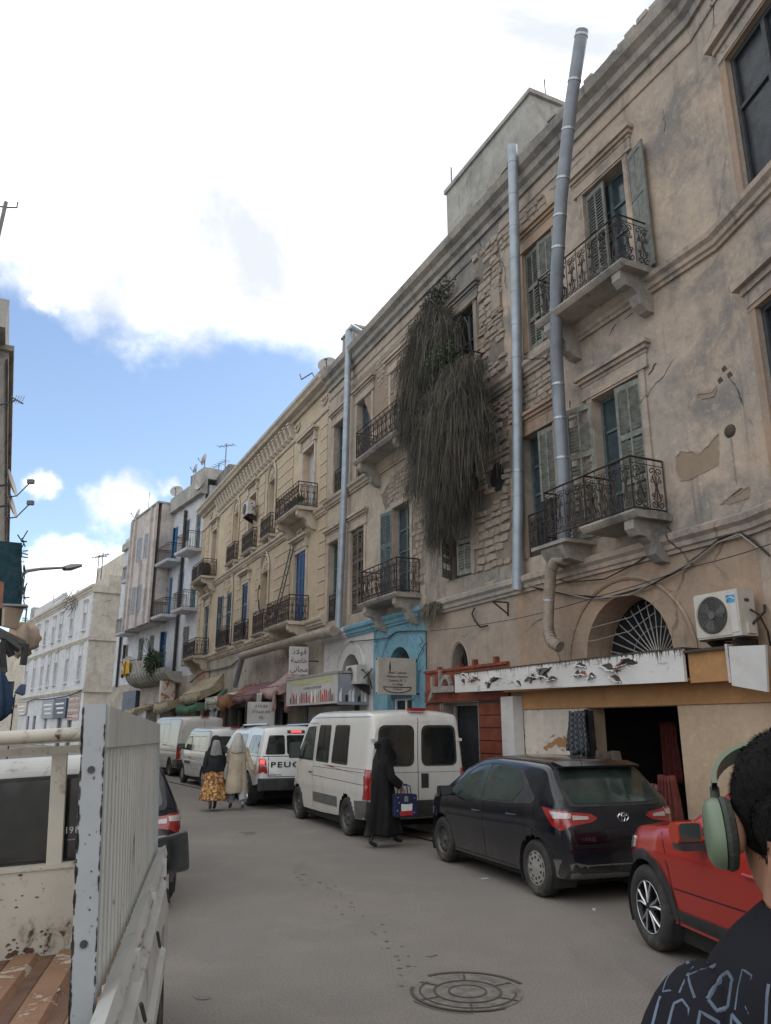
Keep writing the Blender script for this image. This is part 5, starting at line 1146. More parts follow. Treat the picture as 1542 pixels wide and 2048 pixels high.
def mirror(root, bvh_pt, sg=1, size=(0.10, 0.20, 0.15), m='plastic', m2=None):
    x, y, z = bvh_pt; a, w, h = size; mb = MB()
    pr = rounded([(x - a / 2, z), (x + a / 2, z + 0.02), (x + a / 2, z + h * 0.85), (x - a / 2, z + h)], 0.04)
    mb.prism(pr, y + sg * 0.05, y + sg * (0.05 + w), 'y'); mb.tube([(x, y - sg * 0.03, z + 0.02), (x, y + sg * 0.08, z + 0.04)], 0.025, 6)
    q = mb.build('door_mirror', M[m], root); MB().prism(rounded([(y + sg * 0.065, z + 0.02), (y + sg * (0.035 + w), z + 0.02), (y + sg * (0.035 + w), z + h * 0.92), (y + sg * 0.065, z + h * 0.92)], 0.03), x - a / 2 - 0.004, x - a / 2 + 0.001, 'x').build('mirror_glass', M['car_glass_lt'], q)
    return q
def handle(root, bvh, x, z, th=0, m='plastic', w=0.17):
    p = hit(bvh, th, x, z); 
    if p is None: return
    s = 1 if th == 0 else -1
    return MB().tube([(p.x - w / 2, p.y - s * 0.01, z), (p.x - w / 2 + 0.02, p.y + s * 0.028, z + 0.004), (p.x + w / 2 - 0.02, p.y + s * 0.028, z + 0.004), (p.x + w / 2, p.y - s * 0.01, z)], 0.014, 6).build('door_handle', M[m], root)
def place_car(root, wheel_pt, wx, wy, vx=None, yaw=None):
    a = yaw if yaw is not None else math.atan2(vx - 771.0, FPX / math.cos(PITCH)); rz = math.pi / 2 - a
    off = Matrix.Rotation(rz, 3, 'Z') @ Vector((wx, wy, 0)); root.location = Vector((wheel_pt.x, wheel_pt.y, 0)) - off; root.rotation_euler = (0, 0, rz)
def underside(root, S):
    MB().box(S['rear'] - 0.3, S['front'] + 0.3, -S['hw'] + 0.10, S['hw'] - 0.10, 0.16, 0.35).build('underbody', M['seam'], root)

# --- dark blue hatchback
def hatchback(name, label, pm, lamp_side=True):
    S = dict(top=[(-1.975, 0.60), (-1.955, 0.80), (-1.90, 0.97), (-1.84, 1.04), (-1.62, 1.24), (-1.44, 1.41), (-1.33, 1.455), (-0.9, 1.475), (-0.2, 1.485), (0.25, 1.45), (0.62, 1.33), (1.15, 1.03), (1.28, 0.98), (1.65, 0.89), (1.87, 0.76), (1.95, 0.62), (1.975, 0.50)],
             belt=[(-1.975, 0.98), (-1.0, 0.97), (0, 0.92), (1.0, 0.88), (2, 0.80)], w=[(-1.975, 0.66), (-1.93, 0.76), (-1.8, 0.815), (-1.4, 0.842), (0, 0.848), (1.2, 0.842), (1.6, 0.80), (1.85, 0.70), (1.975, 0.55)],
             bot=[(-1.975, 0.34), (-1.9, 0.24), (-1.5, 0.20), (0, 0.19), (1.5, 0.19), (1.975, 0.24)], rear=-1.345, front=1.165, wr=0.305, hw=0.845, lean=0.42, crown=0.035, bow_rear=0.10)
    r = thing(name, label, 'car'); body_, bv = car_shell(r, S, M[pm]); underside(r, S)
    G = M['car_glass']
    wnd = [[(0.98, 0.945), (0.55, 1.22), (0.30, 1.335), (0.02, 1.385), (-0.06, 1.385), (-0.06, 0.955)], [(-0.14, 0.96), (-0.13, 1.385), (-0.55, 1.375), (-0.86, 1.33), (-1.05, 1.16), (-0.86, 0.99)]]
    for th, s in ((0, 1), (180, -1)):
        patch(r, bv, 'window_surround', [(s * x, z) for x, z in [(1.06, 0.925), (0.55, 1.26), (0.28, 1.37), (-0.1, 1.41), (-0.6, 1.40), (-0.92, 1.35), (-1.36, 1.06), (-1.30, 1.0), (-0.8, 0.965), (0, 0.935)]], th, M['plastic'], 0.003, rnd_=0.03)
        for w_ in wnd: patch(r, bv, 'window', [(s * x, z) for x, z in w_], th, M['car_glass_lt'], 0.007, rnd_=0.03)
        sb = MB()
        for ln in ([(1.02, 0.93), (0.93, 0.72), (0.90, 0.35), (0.86, 0.26)], [(-0.10, 0.94), (-0.12, 0.6), (-0.13, 0.25)], [(-0.98, 1.0), (-0.94, 0.82), (-0.86, 0.66)], [(0.86, 0.255), (-0.9, 0.255)], [(-1.9, 0.60), (-1.62, 0.66)]): seam(sb, bv, [(s * x, z) for x, z in ln], th)
        sb.build('panel_gap', M['seam'], r, kind='stuff')
        handle(r, bv, s * 0.06, 0.80, th, pm); handle(r, bv, s * -0.86, 0.84, th, pm)
        patch(r, bv, 'sill_trim', [(s * x, z) for x, z in [(0.80, 0.215), (-0.92, 0.215), (-0.94, 0.25), (0.82, 0.25)]], th, M['plastic'], 0.004)
        p = hit(bv, th, s * 0.80, 0.93); mirror(r, (0.78, p.y, 0.93), s, m=pm)
    for s in (1, -1):
        th = 90 - 38 * s
        c = Vector((math.cos(R(th)), math.sin(R(th)))); U = lambda x, y: x * c.x + y * c.y
        a = hit(bv, 0 if s > 0 else 180, s * -1.55, 0.93)
        u0 = U(-1.52, s * 0.80); u1 = U(-1.90, s * 0.50); mid = U(-1.86, s * 0.66)
        patch(r, bv, 'tail_lamp', [(u0, 0.985), (mid, 0.955), (mid, 0.80), (mid - (mid - u0) * 0.3, 0.755), (mid - (mid - u0) * 0.62, 0.80)], th, M['lamp_red'], 0.012, 0.04, rnd_=0.02)
        patch(r, bv, 'tail_lamp_insert', [(u0 + (mid - u0) * 0.30, 0.955), (mid - 0.005, 0.935), (mid - 0.005, 0.885), (u0 + (mid - u0) * 0.45, 0.88)], th, M['lamp_clear'], 0.018, 0.03)
        patch(r, bv, 'tail_lamp', rounded([(s * 0.685, 0.95), (s * 0.40, 0.925), (s * 0.33, 0.88), (s * 0.42, 0.84), (s * 0.685, 0.80)], 0.03), 90, M['lamp_red'], 0.012, 0.04)
        patch(r, bv, 'tail_lamp_insert', [(s * 0.64, 0.915), (s * 0.45, 0.90), (s * 0.45, 0.87), (s * 0.64, 0.865)], 90, M['lamp_clear'], 0.018, 0.04)
    patch(r, bv, 'window_surround', rounded([(-0.66, 1.0), (0.66, 1.0), (0.60, 1.40), (-0.60, 1.40)], 0.08), 90, M['plastic'], 0.004)
    patch(r, bv, 'rear_window', rounded([(-0.61, 1.03), (0.61, 1.03), (0.55, 1.385), (-0.55, 1.385)], 0.08), 90, M['car_glass_lt'], 0.008)
    patch(r, bv, 'lower_bumper', rounded([(-0.78, 0.26), (0.78, 0.26), (0.80, 0.46), (0.5, 0.40), (-0.5, 0.40), (-0.80, 0.46)], 0.03), 90, M['plastic_grey'], 0.006)
    patch(r, bv, 'plate', [(-0.26, 0.64), (0.26, 0.64), (0.26, 0.76), (-0.26, 0.76)], 90, M['plate'], 0.006)
    sb = MB()
    for ln in ([(-0.70, 0.80), (-0.62, 0.58), (0.62, 0.58), (0.70, 0.80)], [(-0.78, 0.60), (0.78, 0.60)]): seam(sb, bv, ln, 90)
    sb.build('panel_gap', M['seam'], r, kind='stuff')
    p = hit(bv, 90, 0.0, 0.885); em = MB(); ov = lambda a, b_, c, d, t: [(p.x - 0.014, c + a * math.cos(q), p.z + d + b_ * math.sin(q)) for q in [k * math.pi / 12 for k in range(25)]]
    for a, b_, c, d in ((0.072, 0.048, 0, 0), (0.024, 0.046, 0, 0), (0.048, 0.016, 0, 0.022)): em.tube(ov(a, b_, c, d, 0), 0.0055, 4, False)
    em.build('badge', M['chrome'], r)
    MB().prism([(-1.44, 1.40), (-1.60, 1.405), (-1.62, 1.43), (-1.38, 1.475)], -0.55, 0.55, 'y').build('spoiler', M[pm], r)
    MB().tube([(-1.15, 0, 1.50), (-1.30, 0, 1.66)], 0.006, 4).build('aerial', M['plastic'], r)
    return r, bv, S
def wheels4(r, S, sr, sf, w=0.19, inset=0.015):
    for sg in (1, -1):
        y = sg * (S['hw'] - w / 2 - inset); wheel(r, S['rear'], y, S['wr'], w, sr, sg > 0); wheel(r, S['front'], y, S['wr'], w, sf, sg > 0)
r, bv, S = hatchback('parked_hatchback', 'dusty dark blue hatchback parked in front of the open cloth shop', 'car_navy')
wheels4(r, S, 'cap', 'steel'); place_car(r, ground(1078, 1793), S['rear'], S['hw'] - 0.05, yaw=R(-21.3))
p = hit(bv, 90, 0.44, 0.69); text_mesh('lettering', 'YARIS', 0.065, M['chrome'], r, (p.x - 0.012, 0.50, 0.665), (math.pi / 2, 0, -math.pi / 2), sx=1.2)
r, bv, S = hatchback('parked_hatchback', 'dark hatchback with red tail lamp mostly hidden beyond the mirror of the white truck', 'car_navy')
wheels4(r, S, 'cap', 'cap'); q = ground(334, 1800); place_car(r, q, S['rear'], -(S['hw'] - 0.05), yaw=R(-24.0))

# --- white minibus and panel vans
def van(name, label, L=4.75, H=2.14, hw=0.99, wb=2.85, ro=1.0, wr=0.325, glazed=True, pm='car_white', belt=1.20, grp=None, lamps='tall', rearwin=True, noseh=1.0):
    x0 = -L / 2; x1 = L / 2
    S = dict(top=[(x0, H - 0.26), (x0 + 0.03, H - 0.13), (x0 + 0.10, H - 0.06), (x0 + 0.35, H - 0.02), (x1 - 1.75, H), (x1 - 1.45, H - 0.06), (x1 - 1.22, H - 0.2), (x1 - 0.72, belt + 0.06), (x1 - 0.60, belt - 0.02), (x1 - 0.18, noseh - 0.12), (x1 - 0.05, noseh - 0.30), (x1, noseh - 0.45)],
             belt=[(x0, belt), (x1 - 0.8, belt), (x1, noseh - 0.2)], w=[(x0, hw - 0.10), (x0 + 0.04, hw - 0.04), (x0 + 0.15, hw - 0.005), (x1 - 0.9, hw), (x1 - 0.45, hw - 0.07), (x1 - 0.12, hw - 0.22), (x1, hw - 0.38)],
             bot=[(x0, 0.36), (x0 + 0.3, 0.30), (0, 0.24), (x1 - 0.3, 0.24), (x1, 0.30)], rear=x0 + ro, front=x0 + ro + wb, wr=wr, hw=hw, lean=0.115, crown=0.05, bow_rear=0.035, crease=0.55, sill=0.6)
    r = thing(name, label, 'van', group=grp); _, bv = car_shell(r, S, M[pm]); underside(r, S); A_ = x1 - 1.05; zt = H - 0.26
    for th, s in ((0, 1), (180, -1)):
        F = lambda P: [(s * x, z) for x, z in P]
        patch(r, bv, 'window_surround', F([(A_ + 0.20, belt + 0.01), (A_ - 0.28, zt - 0.02), (A_ - 0.78, zt), (A_ - 0.80, belt - 0.0)]), th, M['plastic'], 0.003, rnd_=0.06)
        patch(r, bv, 'window', F([(A_ + 0.13, belt + 0.04), (A_ - 0.30, zt - 0.05), (A_ - 0.74, zt - 0.03), (A_ - 0.76, belt + 0.04)]), th, M['car_glass_lt'], 0.007, rnd_=0.05)
        if glazed:
            for a, c in ((A_ - 0.95, A_ - 1.72), (A_ - 1.86, A_ - 2.72)):
                patch(r, bv, 'window_surround', F([(a, belt), (c, belt - 0.01), (c + 0.05, zt + 0.02), (a - 0.04, zt + 0.02)]), th, M['plastic'], 0.003, rnd_=0.07)
                q = patch(r, bv, 'window', F([(a - 0.04, belt + 0.04), (c + 0.05, belt + 0.03), (c + 0.09, zt - 0.02), (a - 0.08, zt - 0.02)]), th, M['car_glass'], 0.007, rnd_=0.05)
            sb = MB(); seam(sb, bv, F([(A_ - 1.34, belt + 0.03), (A_ - 1.32, zt - 0.02)]), th, 0.03, 0.012); sb.build('window_bar', M['plastic'], r)
        else:
            for a, c in ((A_ - 0.95, A_ - 1.62), (A_ - 1.75, A_ - 2.5)):
                sb = MB(); seam(sb, bv, F(rounded([(a, belt), (c, belt), (c, zt), (a, zt)], 0.08) + [(a, belt + 0.1)]), th, 0.012); sb.build('panel_gap', M['plastic_grey'], r, kind='stuff')
        sb = MB()
        for ln in ([(A_ - 0.86, zt + 0.06), (A_ - 0.86, 0.32)], [(A_ + 0.16, belt - 0.02), (A_ + 0.10, 0.9), (A_ + 0.04, 0.75)], [(A_ - 0.86, zt + 0.06), (A_ - 0.32, zt + 0.05), (A_ + 0.22, belt)], [(A_ - 0.86, belt - 0.10), (x0 + 0.1, belt - 0.10)], [(A_ - 0.86, belt - 0.27), (x0 + 0.12, belt - 0.30)], [(A_ - 0.95, 0.52), (x0 + ro + wr + 0.2, 0.52)], [(x0 + 0.1, H - 0.10), (A_ - 0.5, H - 0.10)]): seam(sb, bv, F(ln), th, 0.008)
        sb.build('panel_gap', M['seam'], r, kind='stuff')
        handle(r, bv, s * (A_ - 0.75), belt - 0.22, th, 'plastic', 0.14)
        patch(r, bv, 'rubbing_strip', F([(A_ - 0.90, 0.44), (x0 + ro + wr + 0.14, 0.44), (x0 + ro + wr + 0.14, 0.62), (A_ - 0.90, 0.62)] if glazed else [(A_ - 0.1, 0.66), (A_ - 0.82, 0.66), (A_ - 0.82, 0.75), (A_ - 0.1, 0.75)]), th, M['plastic_grey'], 0.012, rnd_=0.03)
        p = hit(bv, th, s * (A_ - 0.02), belt + 0.12); mirror(r, (A_ - 0.02, p.y, belt + 0.02), s, (0.12, 0.22, 0.34 if hw > 0.9 else 0.2))
        patch(r, bv, 'rear_bumper_end', F([(x0 + 0.02, 0.34), (x0 + ro - wr - 0.10, 0.34), (x0 + ro - wr - 0.08, 0.62), (x0 + 0.02, 0.66)]), th, M['plastic_grey'], 0.010)
    for s in (1, -1):
        if rearwin:
            patch(r, bv, 'window_surround', rounded([(s * 0.07, belt + 0.0), (s * (hw - 0.20), belt + 0.0), (s * (hw - 0.235), zt + 0.02), (s * 0.07, zt + 0.02)], 0.13), 90, M['plastic'], 0.004)
            patch(r, bv, 'rear_window', rounded([(s * 0.11, belt + 0.035), (s * (hw - 0.24), belt + 0.035), (s * (hw - 0.275), zt - 0.02), (s * 0.11, zt - 0.02)], 0.11), 90, M['car_glass'], 0.008)
        patch(r, bv, 'tail_lamp', rounded([(s * (hw - 0.115), 0.66), (s * (hw - 0.02), 0.66), (s * (hw - 0.02), belt - 0.04), (s * (hw - 0.10), belt - 0.04)], 0.015), 90 - 45 * s if False else 90, M['lamp_red'], 0.012)
        th = 90 - 60 * s; c, sn = math.cos(R(th)), math.sin(R(th)); U = lambda x, y: x * c + y * sn
        a, d = U(x0 + 0.12, s * hw), U(x0 + 0.01, s * (hw - 0.09)); patch(r, bv, 'tail_lamp', [(a, 0.66), (d, 0.66), (d, belt - 0.04), (a, belt - 0.04)], th, M['lamp_red'], 0.010, 0.05)
        for z in (0.9, H - 0.5):
            p = hit(bv, 90, s * (hw - 0.15), z)
            if p: MB().box(p.x - 0.03, p.x + 0.02, p.y - 0.05, p.y + 0.05, z - 0.02, z + 0.03).build('door_hinge', M[pm], r)
    sb = MB(); seam(sb, bv, [(0, 0.5), (0, H - 0.12)], 90, 0.012); seam(sb, bv, [(-hw + 0.13, 0.62), (hw - 0.13, 0.62)], 90); seam(sb, bv, [(-hw + 0.13, belt - 0.1), (hw - 0.13, belt - 0.1)], 90, 0.006); sb.build('panel_gap', M['seam'], r, kind='stuff')
    p = hit(bv, 90, -0.1, belt - 0.22); MB().box(p.x - 0.014, p.x + 0.01, -0.20, -0.06, belt - 0.36, belt - 0.12).build('door_handle', M['plastic'], r)
    patch(r, bv, 'lower_bumper', [(-hw + 0.06, 0.37), (hw - 0.06, 0.37), (hw - 0.06, 0.64), (-hw + 0.06, 0.64)], 90, M['plastic'], 0.03)
    MB().box(x0 + 0.02, x0 + 0.12, -0.16, 0.16, H + 0.0, H + 0.055).build('brake_lamp', M['lamp_red'], r)
    patch(r, bv, 'plate', [(0.2, 0.75), (0.7, 0.75), (0.7, 0.86), (0.2, 0.86)], 90, M['sign_cream'], 0.006)
    return r, bv, S
r, bv, S = van('minibus', 'white minibus with dark square rear windows and dirty grey lower side', pm='car_white')
wheels4(r, S, 'steel', 'steel', 0.21); place_car(r, ground(694, 1671), S['rear'], S['hw'] - 0.05, yaw=R(-24.0))
r, bv, S = van('small_van', 'small white delivery van with blank sides behind the two walking women', 4.03, 1.80, 0.84, 2.62, 0.62, 0.30, False, 'car_white2', 1.08, noseh=0.98)
wheels4(r, S, 'cap', 'cap', 0.18); place_car(r, ground(364, 1565), S['front'], S['hw'] - 0.05, yaw=R(-28.0))
r, bv, S = van('large_van', 'large white panel van farthest up the row of parked vehicles', 5.0, 2.20, 1.0, 3.0, 1.05, 0.33, False, 'car_white', 1.22, rearwin=False)
wheels4(r, S, 'steel', 'steel', 0.21); place_car(r, ground(338, 1552), S['rear'], S['hw'] - 0.05, yaw=R(-31.0))
p = None

# --- white pickup with a glazed canopy
S = dict(top=[(-2.65, 1.02), (-2.62, 1.16), (-2.52, 1.60), (-2.42, 1.80), (-2.3, 1.83), (-1.1, 1.86), (-0.2, 1.80), (0.7, 1.80), (1.0, 1.70), (1.62, 1.16), (1.75, 1.12), (2.4, 1.02), (2.58, 0.9), (2.65, 0.7)],
         belt=[(-2.65, 1.16), (2.0, 1.10), (2.65, 0.95)], w=[(-2.65, 0.86), (-2.6, 0.91), (-2.4, 0.945), (1.9, 0.95), (2.4, 0.86), (2.65, 0.66)], bot=[(-2.65, 0.60), (-2.4, 0.52), (-1.8, 0.45), (2.3, 0.42), (2.65, 0.5)],
         rear=-1.50, front=1.65, wr=0.38, hw=0.945, lean=0.26, crown=0.04, bow_rear=0.04, bow_front=0.25, gap=0.07, crease=0.7)
r = thing('pickup_truck', 'white pickup with glazed rear canopy, lit brake lamp and black bumper', 'pickup'); _, bv = car_shell(r, S, M['car_white2']); underside(r, S)
wheels4(r, S, 'alloy8', 'alloy8', 0.26, 0.0); place_car(r, ground(494, 1611), S['rear'], S['hw'] - 0.05, yaw=R(-23.5))
for a, c in ((-0.78, -0.30), (-0.25, 0.25), (0.30, 0.78)): patch(r, bv, 'rear_window', rounded([(a, 1.22), (c, 1.22), (c * (0.86 if a > 0 else 1), 1.66), (a * (0.86 if c < 0 else 1), 1.66)], 0.05), 90, M['car_glass'], 0.008)
for th, s in ((0, 1), (180, -1)):
    for P in ([(-2.35, 1.24), (-1.35, 1.24), (-1.35, 1.66), (-2.25, 1.66)], [(-1.0, 1.22), (-0.22, 1.20), (-0.22, 1.68), (-0.9, 1.68)], [(-0.12, 1.20), (0.95, 1.18), (0.55, 1.58), (0.3, 1.68), (-0.12, 1.68)]): patch(r, bv, 'window', [(s * x, z) for x, z in P], th, M['car_glass'], 0.006, rnd_=0.05)
    sb = MB(); [seam(sb, bv, [(s * x, z) for x, z in ln], th) for ln in ([(-1.12, 1.8), (-1.12, 0.6)], [(-0.17, 1.2), (-0.17, 0.5)], [(0.98, 1.15), (0.95, 0.5)], [(-2.6, 1.18), (-1.12, 1.18)])]; sb.build('panel_gap', M['seam'], r, kind='stuff')
    p = hit(bv, th, s * 0.75, 1.16); mirror(r, (0.75, p.y, 1.14), s, (0.12, 0.22, 0.2), 'plastic')
for s in (1, -1): 
    patch(r, bv, 'tail_lamp', rounded([(s * 0.72, 0.80), (s * 0.90, 0.80), (s * 0.90, 1.13), (s * 0.78, 1.13), (s * 0.75, 0.95)], 0.02), 90, M['lamp_red'], 0.02)
    patch(r, bv, 'brake_lamp', [(s * 0.80, 1.02), (s * 0.88, 1.02), (s * 0.88, 1.10), (s * 0.80, 1.10)], 90, M['lamp_lit'], 0.026)
patch(r, bv, 'brake_lamp', [(-0.13, 1.715), (0.13, 1.715), (0.13, 1.755), (-0.13, 1.755)], 90, M['lamp_lit'], 0.02); patch(r, bv, 'brake_lamp_housing', [(-0.22, 1.70), (0.22, 1.70), (0.22, 1.77), (-0.22, 1.77)], 90, M['plastic'], 0.010)
sb = MB(); seam(sb, bv, [(-0.70, 1.17), (-0.70, 0.72), (0.70, 0.72), (0.70, 1.17)], 90, 0.014); seam(sb, bv, [(-0.85, 1.18), (0.85, 1.18)], 90, 0.016); sb.build('panel_gap', M['seam'], r, kind='stuff')
MB().prism(rounded([(-2.78, 0.42), (-2.45, 0.40), (-2.42, 0.68), (-2.78, 0.70)], 0.04), -0.90, 0.90, 'y').build('rear_bumper', M['plastic'], r)
MB().box(-2.80, -2.782, -0.02, 0.26, 0.50, 0.64).build('plate', M['plate'], r)
p = hit(bv, 90, 0, 0.97); text_mesh('lettering', 'PEUGEOT', 0.175, M['print'], r, (p.x - 0.012, 0, 0.985), (math.pi / 2, 0, -math.pi / 2), bold=0.004, width=1.30, space=1.25); text_mesh('lettering', 'LANDTREK', 0.05, M['print'], r, (p.x - 0.012, 0.52, 0.76), (math.pi / 2, 0, -math.pi / 2), sx=1.6)
mb = MB(); [mb.tube([(-2.2, y, 1.86), (-2.1, y, 1.93), (0.4, y, 1.90), (0.5, y, 1.84)], 0.018, 6) for y in (-0.62, 0.62)]; mb.build('roof_rail', M['chrome'], r)

# --- red crossover, front half in view
S = dict(top=[(-2.15, 0.70), (-2.10, 1.05), (-1.85, 1.35), (-1.5, 1.55), (-0.9, 1.60), (-0.35, 1.60), (0.0, 1.54), (0.72, 1.09), (0.85, 1.06), (1.60, 0.99), (1.92, 0.88), (2.08, 0.72), (2.15, 0.55)],
         belt=[(-2.15, 1.05), (0, 0.98), (1.1, 0.95), (1.7, 0.88), (2.15, 0.75)], w=[(-2.15, 0.72), (-2.0, 0.85), (-1.4, 0.90), (1.1, 0.90), (1.5, 0.875), (1.85, 0.78), (2.05, 0.66), (2.15, 0.50)],
         bot=[(-2.15, 0.34), (-1.8, 0.28), (1.7, 0.27), (2.15, 0.32)], rear=-1.30, front=1.32, wr=0.345, hw=0.895, lean=0.42, crown=0.04, gap=0.05, crease=0.75, bow_front=0.22)
r = thing('parked_crossover', 'red crossover car with black wheel arch trim and two tone alloy wheels', 'car'); _, bv = car_shell(r, S, M['car_red']); underside(r, S)
wheels4(r, S, 'alloy', 'alloy', 0.22, 0.0); place_car(r, ground(1312, 1900), S['front'], S['hw'] - 0.05, yaw=R(-10.5))
for th, s in ((0, 1), (180, -1)):
    for P in ([(0.55, 1.02), (-0.08, 1.43), (-0.38, 1.47), (-0.40, 1.03)], [(-0.48, 1.03), (-0.46, 1.47), (-0.95, 1.45), (-1.2, 1.28), (-1.05, 1.06)]): patch(r, bv, 'window', [(s * x, z) for x, z in P], th, M['car_glass'], 0.006, rnd_=0.03)
    for wx in (S['rear'], S['front']):
        a0 = [(-0.06 + 1.12 * k / 16) * math.pi for k in range(17)]; ri, ro_ = 0.398, 0.475
        patch(r, bv, 'arch_trim', [(s * (wx + ri * math.cos(a)), 0.345 + ri * math.sin(a)) for a in a0] + [(s * (wx + ro_ * math.cos(a)), 0.345 + ro_ * math.sin(a)) for a in a0[::-1]], th, M['plastic'], 0.014, 0.05)
    patch(r, bv, 'sill_trim', [(s * x, z) for x, z in [(0.88, 0.29), (-0.85, 0.29), (-0.85, 0.44), (0.85, 0.42)]], th, M['plastic'], 0.014)
    sb = MB(); [seam(sb, bv, [(s * x, z) for x, z in ln], th) for ln in ([(1.02, 1.0), (0.93, 0.85), (0.86, 0.45)], [(-0.44, 1.0), (-0.45, 0.45)], [(-0.9, 0.62), (0.86, 0.58)])]; sb.build('panel_gap', M['seam'], r, kind='stuff')
    p = hit(bv, th, s * 0.34, 1.0); mirror(r, (0.36, p.y, 1.0), s, (0.13, 0.21, 0.17), 'car_orange'); MB().box(0.28, 0.42, min(p.y, p.y + s * 0.24), max(p.y, p.y + s * 0.24), 0.955, 1.01).build('mirror_base', M['plastic'], r)
    handle(r, bv, s * -0.26, 0.86, th, 'car_red')
    th2 = -50 if s > 0 else 230; c, sn = math.cos(R(th2)), math.sin(R(th2)); U = lambda x, y: x * c + y * sn
    a, d = sorted((U(1.62, s * 0.86), U(2.02, s * 0.62))); patch(r, bv, 'headlamp', [(a, 0.80), (d, 0.72), (d, 0.84), (a, 0.90)], th2, M['lamp_clear'], 0.012, 0.05, rnd_=0.02)
patch(r, bv, 'windscreen', rounded([(-0.66, 1.14), (0.66, 1.14), (0.52, 1.52), (-0.52, 1.52)], 0.05), -90, M['car_glass'], 0.006)

# --- flatbed truck beside the camera: its own frame, right rear corner post at the origin
TR = thing('flatbed_truck', 'chipped white flatbed truck with ribbed side panel, rusty bed floor and headboard rails', 'truck')
TR.rotation_euler = (-0.056, 0.016, math.pi / 2 + 0.225); TR.location = (-0.585, 1.965, 0.0)
# x forward, y left (bed spans y 0..1.75), z up
FZ, TZ, BL = 0.854, 1.954, 2.54
T = MB()
RX = -1.35      # rear end of the bed
fl = MB().box(RX, BL, 0.03, 1.75, FZ - 0.05, FZ).build('bed_floor', M['rust_floor'], TR)
for k in range(8): y = 0.12 + k * 0.21; MB().prism([(y, FZ + 0.001), (y + 0.02, FZ + 0.022), (y + 0.12, FZ + 0.022), (y + 0.14, FZ + 0.001)], RX + 0.02, BL - 0.02).build('floor_rib', M['rust_floor'], TR)
for k in range(8): MB().box(RX + 0.02, BL - 0.02, 0.055 + k * 0.21, 0.115 + k * 0.21, FZ + 0.0005, FZ + 0.004).build('floor_groove', M['rust_groove'], TR)
MB().box(BL, BL + 0.04, 0.0, 1.78, FZ - 0.02, FZ + 0.40).build('headboard', M['truck_white'], TR); MB().box(BL - 0.01, BL + 0.05, 0.0, 1.78, FZ + 0.40, FZ + 0.425).build('headboard_lip', M['truck_white'], TR)
for y in (0.47, 1.35): MB().box(BL, BL + 0.04, y, y + 0.075, FZ + 0.425, FZ + 0.97).build('headboard_upright', M['truck_white'], TR)
MB().box(BL - 0.005, BL + 0.045, 0.02, 1.78, FZ + 0.97, FZ + 1.01).build('headboard_rail', M['truck_white'], TR)
MB().tube([(BL - 0.20, 0.05, TZ - 0.035), (BL - 0.20, 1.9, TZ - 0.035)], 0.034, 12).build('headboard_rail', M['truck_white'], TR, smooth=True)
MB().box(BL - 0.10, BL - 0.05, 0.05, 1.85, FZ + 1.025, FZ + 1.06).build('headboard_rail', M['truck_white'], TR)
MB().box(0, 0.035, -0.004, 0.050, 0.45, TZ).build('corner_post', M['truck_grey'], TR)
for z in (1.05, 1.42, 1.80): MB().tube([(-0.004, 0.024, z), (0.0, 0.024, z)], 0.009, 8).build('bolt', M['plastic'], TR)
pn = MB(); N = 26; prof = []
for k in range(N):
    x = 0.04 + (BL - 0.1) * k / N; w = (BL - 0.1) / N; prof += [(x, 0.0), (x + w * 0.42, 0.0), (x + w * 0.55, 0.018), (x + w * 0.87, 0.018)]
for p, q in zip(prof, prof[1:]): pn.face([(p[0], p[1], FZ + 0.42), (q[0], q[1], FZ + 0.42), (q[0], q[1], TZ - 0.10), (p[0], p[1], TZ - 0.10)])
pn.build('corrugated_panel', M['truck_panel'], TR)
MB().box(0.035, BL - 0.04, -0.010, 0.024, TZ - 0.105, TZ - 0.005).build('top_rail', M['truck_panel'], TR); MB().box(BL - 0.06, BL - 0.02, -0.012, 0.03, FZ + 0.3, TZ - 0.005).build('front_post', M['truck_grey'], TR)
# drop side seen from outside: stepped pressing with a heavy top rail
dp = [(-0.012, FZ - 0.10), (-0.012, FZ + 0.445), (-0.05, FZ + 0.465), (-0.060, FZ + 0.42), (-0.035, FZ + 0.40), (-0.035, FZ + 0.30), (-0.060, FZ + 0.28), (-0.060, FZ + 0.15), (-0.035, FZ + 0.13), (-0.035, FZ - 0.02), (-0.06, FZ - 0.04), (-0.06, FZ - 0.11)]
MB().prism(dp, RX, BL + 0.02).build('drop_side', M['truck_clean'], TR)
MB().prism([(1.79 - a, z) for a, z in dp], RX, BL + 0.02).build('drop_side', M['truck_white'], TR)
for x in (-0.3, 0.45, 1.3, 2.2): MB().box(x, x + 0.03, -0.070, -0.05, FZ + 0.36, FZ + 0.44).build('latch', M['truck_clean'], TR); MB().tube([(x + 0.02, -0.075, FZ + 0.30), (x + 0.14, -0.08, FZ + 0.22)], 0.006, 4).build('latch_pin', M['plastic'], TR)
for P in ([(-0.15, 0.30), (-0.08, 0.14), (-0.02, 0.28)], [(-0.0, 0.06), (0.06, 0.22), (0.12, 0.08), (0.18, 0.24)]):
    gr = MB()
    for a, c in zip(P, P[1:]): d = Vector((c[0] - a[0], c[1] - a[1])); n_ = Vector((-d.y, d.x)).normalized() * 0.02; gr.face([(a[0] - n_.x, -0.0625, FZ - 0.06 + a[1] - n_.y), (c[0] - n_.x, -0.0625, FZ - 0.06 + c[1] - n_.y), (c[0] + n_.x, -0.0625, FZ - 0.06 + c[1] + n_.y), (a[0] + n_.x, -0.0625, FZ - 0.06 + a[1] + n_.y)])
    gr.build('red_graffiti', M['print_red'], TR)
